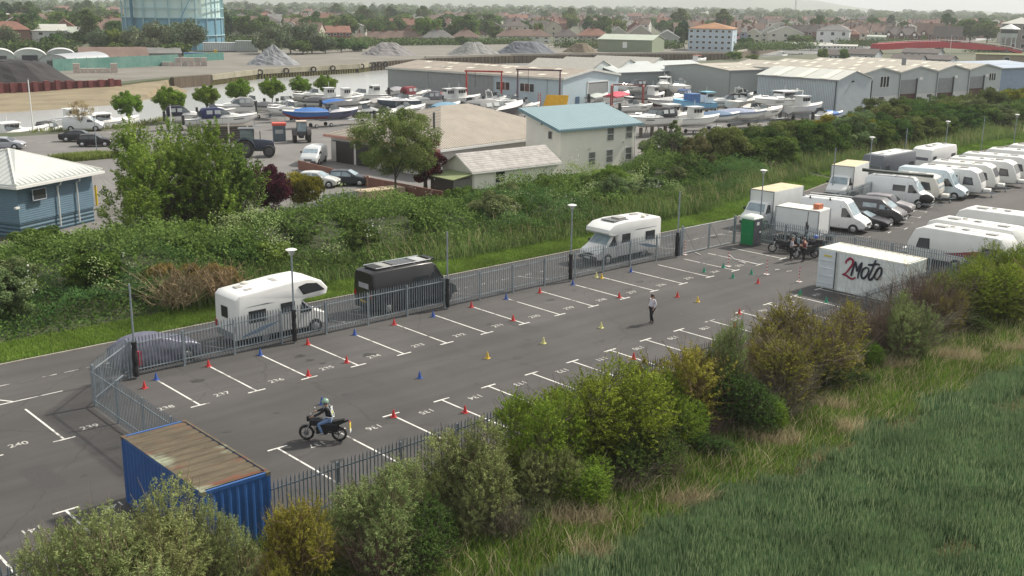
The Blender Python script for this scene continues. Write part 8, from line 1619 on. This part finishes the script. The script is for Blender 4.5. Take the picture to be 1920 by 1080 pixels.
far('grey modern building with small square windows at the right edge', 1880, 1935, 96, 52, 40, (.24, .22, .2), 'pale', 16, 'hip', 0, name='building', cat='building', floors=3, nwin=4, chim=0)
a = at(1888, 98); m_ = depth(a)/F; t = thing('lookout_tower', 'octagonal lookout tower with a white roof beside the red bridge', 'tower', (a.x, a.y, 0)); z1 = 24*m_; z2 = 38*m_
for k in range(8): c, s = math.cos(k*PI/4), math.sin(k*PI/4); M().tube([(c*3, s*3, 0), (c*3, s*3, z1)], .2, 5).build('column', mat((.4, .45, .47), .5), t)
M().tube([(0, 0, z1), (0, 0, z1+(z2-z1)*.5)], [3.4, 3.6], 8).build('lower_wall', mat((.4, .48, .47), .5), t); M().tube([(0, 0, z1+(z2-z1)*.5), (0, 0, z2)], 3.6, 8).build('glazing', GLASS, t); M().tube([(0, 0, z2), (0, 0, z2+2)], [4.6, .4], 8).build('roof', mat((.6, .62, .6), .5), t)
# red bridge
t = None; bp2 = [(1638, 93), (1700, 92), (1760, 92), (1820, 94), (1884, 101), (1910, 106)]; tops = [84, 81, 80, 83, 91, 97]; P = [at(*p) for p in bp2]; P = [Vector((417+i*(470-417)/5*1.0, 199-i*9.5, 0)) for i in range(6)]
P = [at(px, 100) for px, _ in bp2]; t = thing('red_footbridge', 'long arched red footbridge over the river at the right', 'bridge', P[0]); rings = []; rl = []
for p, (px, _), tp in zip(P, bp2, tops):
    m_ = depth(p)/F; zt = (100-tp)*m_; zb_ = zt-(10.5 if px < 1880 else 4)*m_; q_ = p-P[0]; rings.append([(q_.x, q_.y-1.5, zb_), (q_.x, q_.y-1.5, zt), (q_.x, q_.y+1.5, zt), (q_.x, q_.y+1.5, zb_)]); rl.append((q_.x, q_.y-1.6, zt+.6))
M().loft(rings).build('deck_girder', mat((.42, .02, .035), .5, var=.12, scale=.2), t); M().tube(rl, .14, 5).build('handrail', mat((.5, .35, .36), .5), t)
for i in (0, 2, 4): q_ = P[i]-P[0]; M().box(q_.x-1.4, q_.x+1.4, q_.y-1.2, q_.y+1.2, -4, 2.0 if i != 2 else 2.4).build('pier', mat((.13, .12, .11), .85), t)
for i, (x0, x1, yb, ye, yr) in enumerate(((1545, 1588, 114, 104, 95), (1588, 1636, 117, 103, 94), (1695, 1752, 108, 100, 93), (1672, 1720, 118, 113, 104), (1722, 1776, 118, 112, 105))):
    far('dark roofed grey chalet on the near riverside, %s from the left' % ordn(i), x0, x1, yb, ye, yr, (.4, .43, .45), 'dark', 9, 'x', -16, name='chalet', cat='chalet', floors=1, nwin=5, chim=0, group='riverside chalets')
far('grassy bank wall right of the chalets', 1838, 1935, 123, 106, 104, (.3, .25, .18), mat((.14, .15, .06), .9, var=.2), 12, 'hip', 0, name='bank_wall', cat='wall', floors=1, nwin=1, chim=0)
t = thing('radio_mast', 'tall slim radio mast in the town against the sky', 'mast', at(1490, 34)); m_ = depth(t.location)/F; q = M(); h_ = 42*m_
for s in ((-1.2, -1), (1.2, -1), (0, 1.3)): q.tube([(s[0], s[1], 0), (s[0]*.3, s[1]*.3, h_)], .3, 4)
for k in range(12): z = h_*k/12; u = 1-.7*k/12; u2 = 1-.7*(k+1)/12; q.tube([(-1.2*u, -u, z), (1.2*u2, -u2, z+h_/12)], .12, 3)
q.build('lattice', mat((.35, .33, .3), .6), t)
for k in range(6): M().box(-1.3, 1.3, -.6, .6, h_*(.55+k*.075), h_*(.55+k*.075)+2.2).build('aerial', mat((.45, .43, .4), .6), t)
far('large red gabled hall with a bright pale roof in the town', 1293, 1328, 37, 33, 23, (.2, .08, .07), 'pale', 40, 'x', -20, name='hall', cat='hall', floors=1, nwin=0, chim=0); far('big dark green flat warehouse in the town by the pale roofed hall', 1310, 1357, 30, 23, 21.5, (.08, .2, .16), 'green', 40, 'x', 0, name='warehouse', cat='warehouse', floors=1, nwin=0, chim=0)
# -------- scattered town: eight kinds of house, copied
TG = 'distant town houses'
kinds = [((.42, .38, .31), 'brown', 'x'), ((.18, .09, .07), 'red', 'hip'), ((.52, .5, .44), 'grey', 'y'), ((.22, .12, .09), 'brown', 'y'), ((.5, .47, .4), 'dark', 'hip'), ((.2, .1, .08), 'red', 'x'), ((.55, .54, .5), 'brown', 'x'), ((.16, .09, .075), 'dark', 'x')]
tp = []
for i, (w_, r_, k_) in enumerate(kinds): tp.append(house('town_house', 'x', (0, 0, -300), 0, 11+i % 3*3, 9, 5.4, 3.2, w_, r_, k_, 2, 2 if i % 2 else 3, 1+i % 2, group=TG))
rg = random.Random(12); cnt = 0; usedt = set(); taken = []
wn = {0: 'cream house with a brown roof', 1: 'red brick house with a red hipped roof', 2: 'pale house with a grey gable roof', 3: 'brick house with a brown gable', 4: 'cream house with a dark hipped roof', 5: 'brick house with a red roof', 6: 'white house with a brown roof', 7: 'dark brick house with a dark roof'}
cand = []
for pxl in range(-20, 1960, 9):
    for d_ in (470, 520, 570, 630, 700, 780, 880, 1000, 1150, 1350):
        cand.append((pxl+rg.uniform(-4, 4), d_*rg.uniform(.96, 1.05)))
rg.shuffle(cand); TP = []
for px, d_ in cand:
    left = px < 930; dmin = 560 if px < 930 else (600 if px < 1300 else 540)
    if px > 1650: dmin = 620
    if px < 610: dmin = 470
    if d_ < dmin: continue
    if cnt >= 285: break
    if left and rg.random() < .55: continue
    a = at(px, 60); u = Vector((a.x-CX, a.y-CY)).normalized(); x, y = CX+u.x*d_, CY+u.y*d_
    if any((x-q_[0])**2+(y-q_[1])**2 < (14+d_*.012)**2 for q_ in taken): continue
    taken.append((x, y)); k = rg.randrange(8); rz = facing(px)+rg.choice((0, 0, .25, -.3, PI/2, PI))+rg.uniform(-.1, .1); cnt += 1
    zn = 'left' if px < 640 else ('middle' if px < 1280 else 'right'); lb = wn[k]+' in the distant town'
    if k not in usedt: usedt.add(k); tp[k].location = (x, y, 0); tp[k].rotation_euler.z = rz; tag(tp[k], lb, group=wn[k]+'s in the town')
    else: dup(tp[k], (x, y, 0), rz, lb, wn[k]+'s in the town')
# -------- far trees
def fart(key, r, h, mt_, seed, shape='ball', nl=2600, ln=.9, wd=.65):
    def mk(): t = thing('far_tree', 'x', 'tree'); crown('crown', r, r, h*.12, h, 26, r*.32, nl, ln, wd, mt_, seed, shape, parent=t); trunk(t, h*.3, .3, seed, 5, r*.6, h*.8); return t
    proto(key, mk)
F1 = leafmat((.035, .075, .02), (.09, .13, .04), .2, .1); F2 = leafmat((.06, .1, .02), (.13, .18, .05), .2, .1); F3 = leafmat((.06, .085, .045), (.14, .165, .1), .2, .1)
fart('f_round', 6, 10.5, F1, 81); fart('f_tall', 5, 13, F1, 82); fart('f_light', 6, 10, F2, 83); fart('f_grey', 6.5, 11, F3, 84, nl=3600, ln=.75, wd=.5); fart('f_cone', 3.6, 12, leafmat((.02, .045, .025), (.05, .08, .04), .15, .1), 85, 'cone'); fart('f_low', 5, 5.5, F1, 86)
FT = [('f_grey', 350, 103, 44, 70), ('f_grey', 318, 105, 50, 56), ('f_grey', 290, 106, 48, 60), ('f_grey', 262, 104, 56, 56), ('f_light', 222, 102, 60, 46), ('f_grey', 192, 102, 60, 50), ('f_low', 240, 106, 84, 60), ('f_low', 330, 107, 84, 60), ('f_round', 150, 92, 62, 30), ('f_grey', 122, 95, 62, 36), ('f_round', 103, 96, 66, 32), ('f_grey', 12, 92, 54, 46), ('f_low', 45, 96, 80, 44), ('f_low', 78, 96, 80, 34), ('f_light', 65, 94, 78, 30),
 ('f_cone', 17, 60, 12, 30), ('f_cone', 3, 62, 16, 24), ('f_round', 170, 60, 30, 34), ('f_tall', 180, 66, 38, 24), ('f_grey', 510, 102, 52, 50), ('f_grey', 545, 100, 48, 52), ('f_grey', 585, 100, 46, 52), ('f_round', 492, 100, 66, 34), ('f_grey', 610, 100, 70, 40), ('f_round', 640, 98, 72, 34), ('f_low', 670, 96, 80, 40), ('f_round', 568, 102, 76, 44), ('f_light', 640, 76, 50, 30), ('f_light', 883, 74, 42, 34), ('f_round', 928, 78, 50, 36),
 ('f_round', 867, 84, 68, 26), ('f_cone', 1282, 88, 42, 24), ('f_tall', 1274, 88, 50, 22), ('f_round', 1226, 84, 66, 20), ('f_low', 1398, 88, 72, 26), ('f_tall', 1775, 45, 24, 30), ('f_round', 1818, 80, 42, 50), ('f_round', 1850, 82, 45, 46), ('f_round', 1838, 70, 38, 40), ('f_light', 1730, 80, 68, 16), ('f_light', 1540, 117, 92, 18), ('f_light', 1580, 118, 93, 18), ('f_round', 1462, 82, 60, 30), ('f_low', 1500, 84, 68, 50), ('f_light', 1378, 112, 96, 34), ('f_light', 1410, 113, 102, 24), ('f_light', 1008, 78, 44, 18), ('f_light', 1140, 72, 50, 12)]
for i, (k_, px, yb, yt, w_) in enumerate(FT):
    a = at(px, yb); m_ = depth(a)/F; H0 = {'f_round': 10.5, 'f_tall': 13, 'f_light': 10, 'f_grey': 11, 'f_cone': 12, 'f_low': 5.5}[k_]; W0 = {'f_round': 12, 'f_tall': 10, 'f_light': 12, 'f_grey': 13, 'f_cone': 7.2, 'f_low': 10}[k_]
    nm = {'f_round': 'dark green round tree', 'f_tall': 'tall dark green tree', 'f_light': 'light green tree', 'f_grey': 'grey green willow tree', 'f_cone': 'dark conifer', 'f_low': 'low dark bush'}[k_]
    side = 'by the gasholder' if px < 480 else ('behind the gravel heaps' if px < 930 else ('in the town beyond the wharf' if px < 1500 else 'near the red bridge'))
    plant(k_, (a.x, a.y, -.3), i*1.1, (w_*m_/W0*1.15, w_*m_/W0*1.15, (yb-yt)*m_/H0*1.12), '%s %s, %s along from the left' % (nm, side, ordn(i)), nm+'s beyond the river')
rg = random.Random(21); n_ = 0
for i in range(520):
    if n_ >= 290: break
    px = rg.uniform(-30, 1950); d_ = rg.choice((500, 560, 640, 740, 860, 1000, 1200, 1450))*rg.uniform(.93, 1.07)
    if px > 930 and d_ < 620: continue
    if 930 < px and rg.random() < .6: continue
    a = at(px, 60); u = Vector((a.x-CX, a.y-CY)).normalized(); x, y = CX+u.x*d_, CY+u.y*d_; sc = rg.uniform(.8, 1.25); k_ = rg.choice(('f_round', 'f_round', 'f_tall', 'f_light', 'f_round', 'f_cone' if rg.random() < .4 else 'f_light'))
    nm = {'f_round': 'dark green round tree', 'f_tall': 'tall dark green tree', 'f_light': 'light green tree', 'f_cone': 'dark conifer'}[k_]; n_ += 1
    plant(k_, (x, y, -.3), rg.uniform(0, 6), sc, nm+' among the houses of the distant town', nm+'s among the town houses')
# distant woods as one mass of crowns, then hills
rgn = np.random.default_rng(33); V, T_ = [], []; Fc = []
cs = []
for i in range(900):
    px = rgn.uniform(-150, 2080); d_ = rgn.uniform(1250, 3000); a = at(px, 60); u = np.array([a.x-CX, a.y-CY]); u /= np.linalg.norm(u); cs.append((CX+u[0]*d_, CY+u[1]*d_, rgn.uniform(6, 13)*(1+d_/6000), rgn.uniform(4, 7)*(1+d_/6000)))
cs = np.array(cs); ci = rgn.integers(0, len(cs), 90000); d = unit(rgn.normal(size=(90000, 3))+np.array([0, 0, .3])); d[:, 2] = np.abs(d[:, 2]); P = np.stack([cs[ci, 0]+d[:, 0]*cs[ci, 3]*1.2, cs[ci, 1]+d[:, 1]*cs[ci, 3]*1.2, cs[ci, 2]*.35+d[:, 2]*cs[ci, 2]*.6], 1)
V, F_ = leafquads(P, d, 3.2, 2.6, rgn); tag(link('distant_woods', stuff_mesh('distant_woods', V, F_, leafmat((.035, .065, .025), (.08, .11, .05), .1, .05), np.clip(rgn.uniform(0, 1, len(cs))[ci]*.6+rgn.uniform(0, .4, 90000), 0, 1))), kind='stuff')
def ridge(name, d_, hs, seed, col, x0=-400, x1=2320):
    n_ = 90; v, f_ = [], []
    for i in range(n_+1):
        px = x0+(x1-x0)*i/n_; a = at(px, 60); u = Vector((a.x-CX, a.y-CY)).normalized(); h = np.interp(px, hs[0], hs[1])+6*math.sin(i*.7+seed)+3*math.sin(i*1.9)
        for k_, (dd, hh) in enumerate(((0, -2), (350, .35), (900, .8), (1500, 1.0), (2500, .6))): v.append((CX+u.x*(d_+dd), CY+u.y*(d_+dd), h*hh if hh > 0 else -2))
    for i in range(n_): f_ += [(i*5+k_, (i+1)*5+k_, (i+1)*5+k_+1, i*5+k_+1) for k_ in range(4)]
    o = M().add(v, f_).build(name, mat(col, .95, col2=tuple(c*.7 for c in col), scale=.003), None, True); tag(o, kind='structure')
ridge('hills', 5200, ([-400, 0, 300, 600, 900, 1150, 1300, 1400, 1500, 1650, 2320], [115, 110, 92, 90, 95, 75, 95, 112, 60, 10, 5]), 1, (.1, .13, .06))

# scrub and hedge belt along the back of the wharf
rgn = np.random.default_rng(44); P = []; 
for (a_, b_, w_, h_) in (((585, 97), (700, 88), 8, 4.5), ((700, 86), (860, 84.5), 9, 3.5), ((860, 84.5), (1000, 82), 8, 3), ((1060, 90), (1150, 92), 8, 4), ((440, 84), (600, 92), 10, 5), ((1215, 92), (1290, 92), 6, 4), ((-20, 99), (150, 100), 8, 5), ((1390, 96), (1540, 92), 9, 4), ((1590, 88), (1720, 86), 8, 4), ((1840, 98), (1900, 100), 8, 4)):
    p, q_ = at(*a_), at(*b_); n_ = int((q_-p).length*60); n_ = min(n_, 9000); u = rgn.random(n_); hh = h_*(.6+.4*np.sin(u*31+a_[0])*np.sin(u*77)); P.append(np.stack([p.x+(q_.x-p.x)*u+rgn.normal(0, w_*.3, n_), p.y+(q_.y-p.y)*u+rgn.normal(0, w_*.3, n_)+4, hh*rgn.random(n_)**.6], 1))
P = np.concatenate(P); n_ = len(P); V, F_ = leafquads(P, unit(rgn.normal(size=(n_, 3))+np.array([0, 0, .6])), .9, .7, rgn); tag(link('wharf_scrub', stuff_mesh('wharf_scrub', V, F_, leafmat((.03, .06, .02), (.1, .14, .05), .2, .05), rgn.random(n_))), kind='stuff')
# ================================================================ haze: one closed box of even air round everything
hz = M().box(-2500, 7000, -400, 7500, -6, 190); ho = hz.build('haze', None)
hm = bpy.data.materials.new('haze'); hm.use_nodes = True; n = hm.node_tree.nodes; n.remove(n['Principled BSDF']); pv = n.new('ShaderNodeVolumePrincipled')
pv.inputs['Color'].default_value = (.9, .94, .96, 1); pv.inputs['Density'].default_value = .00019; pv.inputs['Anisotropy'].default_value = .2
hm.node_tree.links.new(pv.outputs[0], n['Material Output'].inputs['Volume']); ho.data.materials.append(hm); tag(ho, kind='stuff')
# parts left over from unused prototypes
for k_, p in protos.items():
    if k_ not in used:
        for c in list(p.children): bpy.data.objects.remove(c)
        bpy.data.objects.remove(p)

# individual labels for the shrubs of the roadside hedge, ordered along the hedge
gs = {}
for o in COL.objects:
    if o.parent is None and 'of the roadside hedge' in str(o.get('group', '')): gs.setdefault(o['group'], []).append(o)
for g_, os_ in gs.items():
    os_.sort(key=lambda o: rev(tuple(o.location))[0])
    for i, o in enumerate(os_): o['label'] = g_.split(' shrubs')[0]+' shrub in the thick roadside hedge, %s of its colour from the left' % ordn(i)
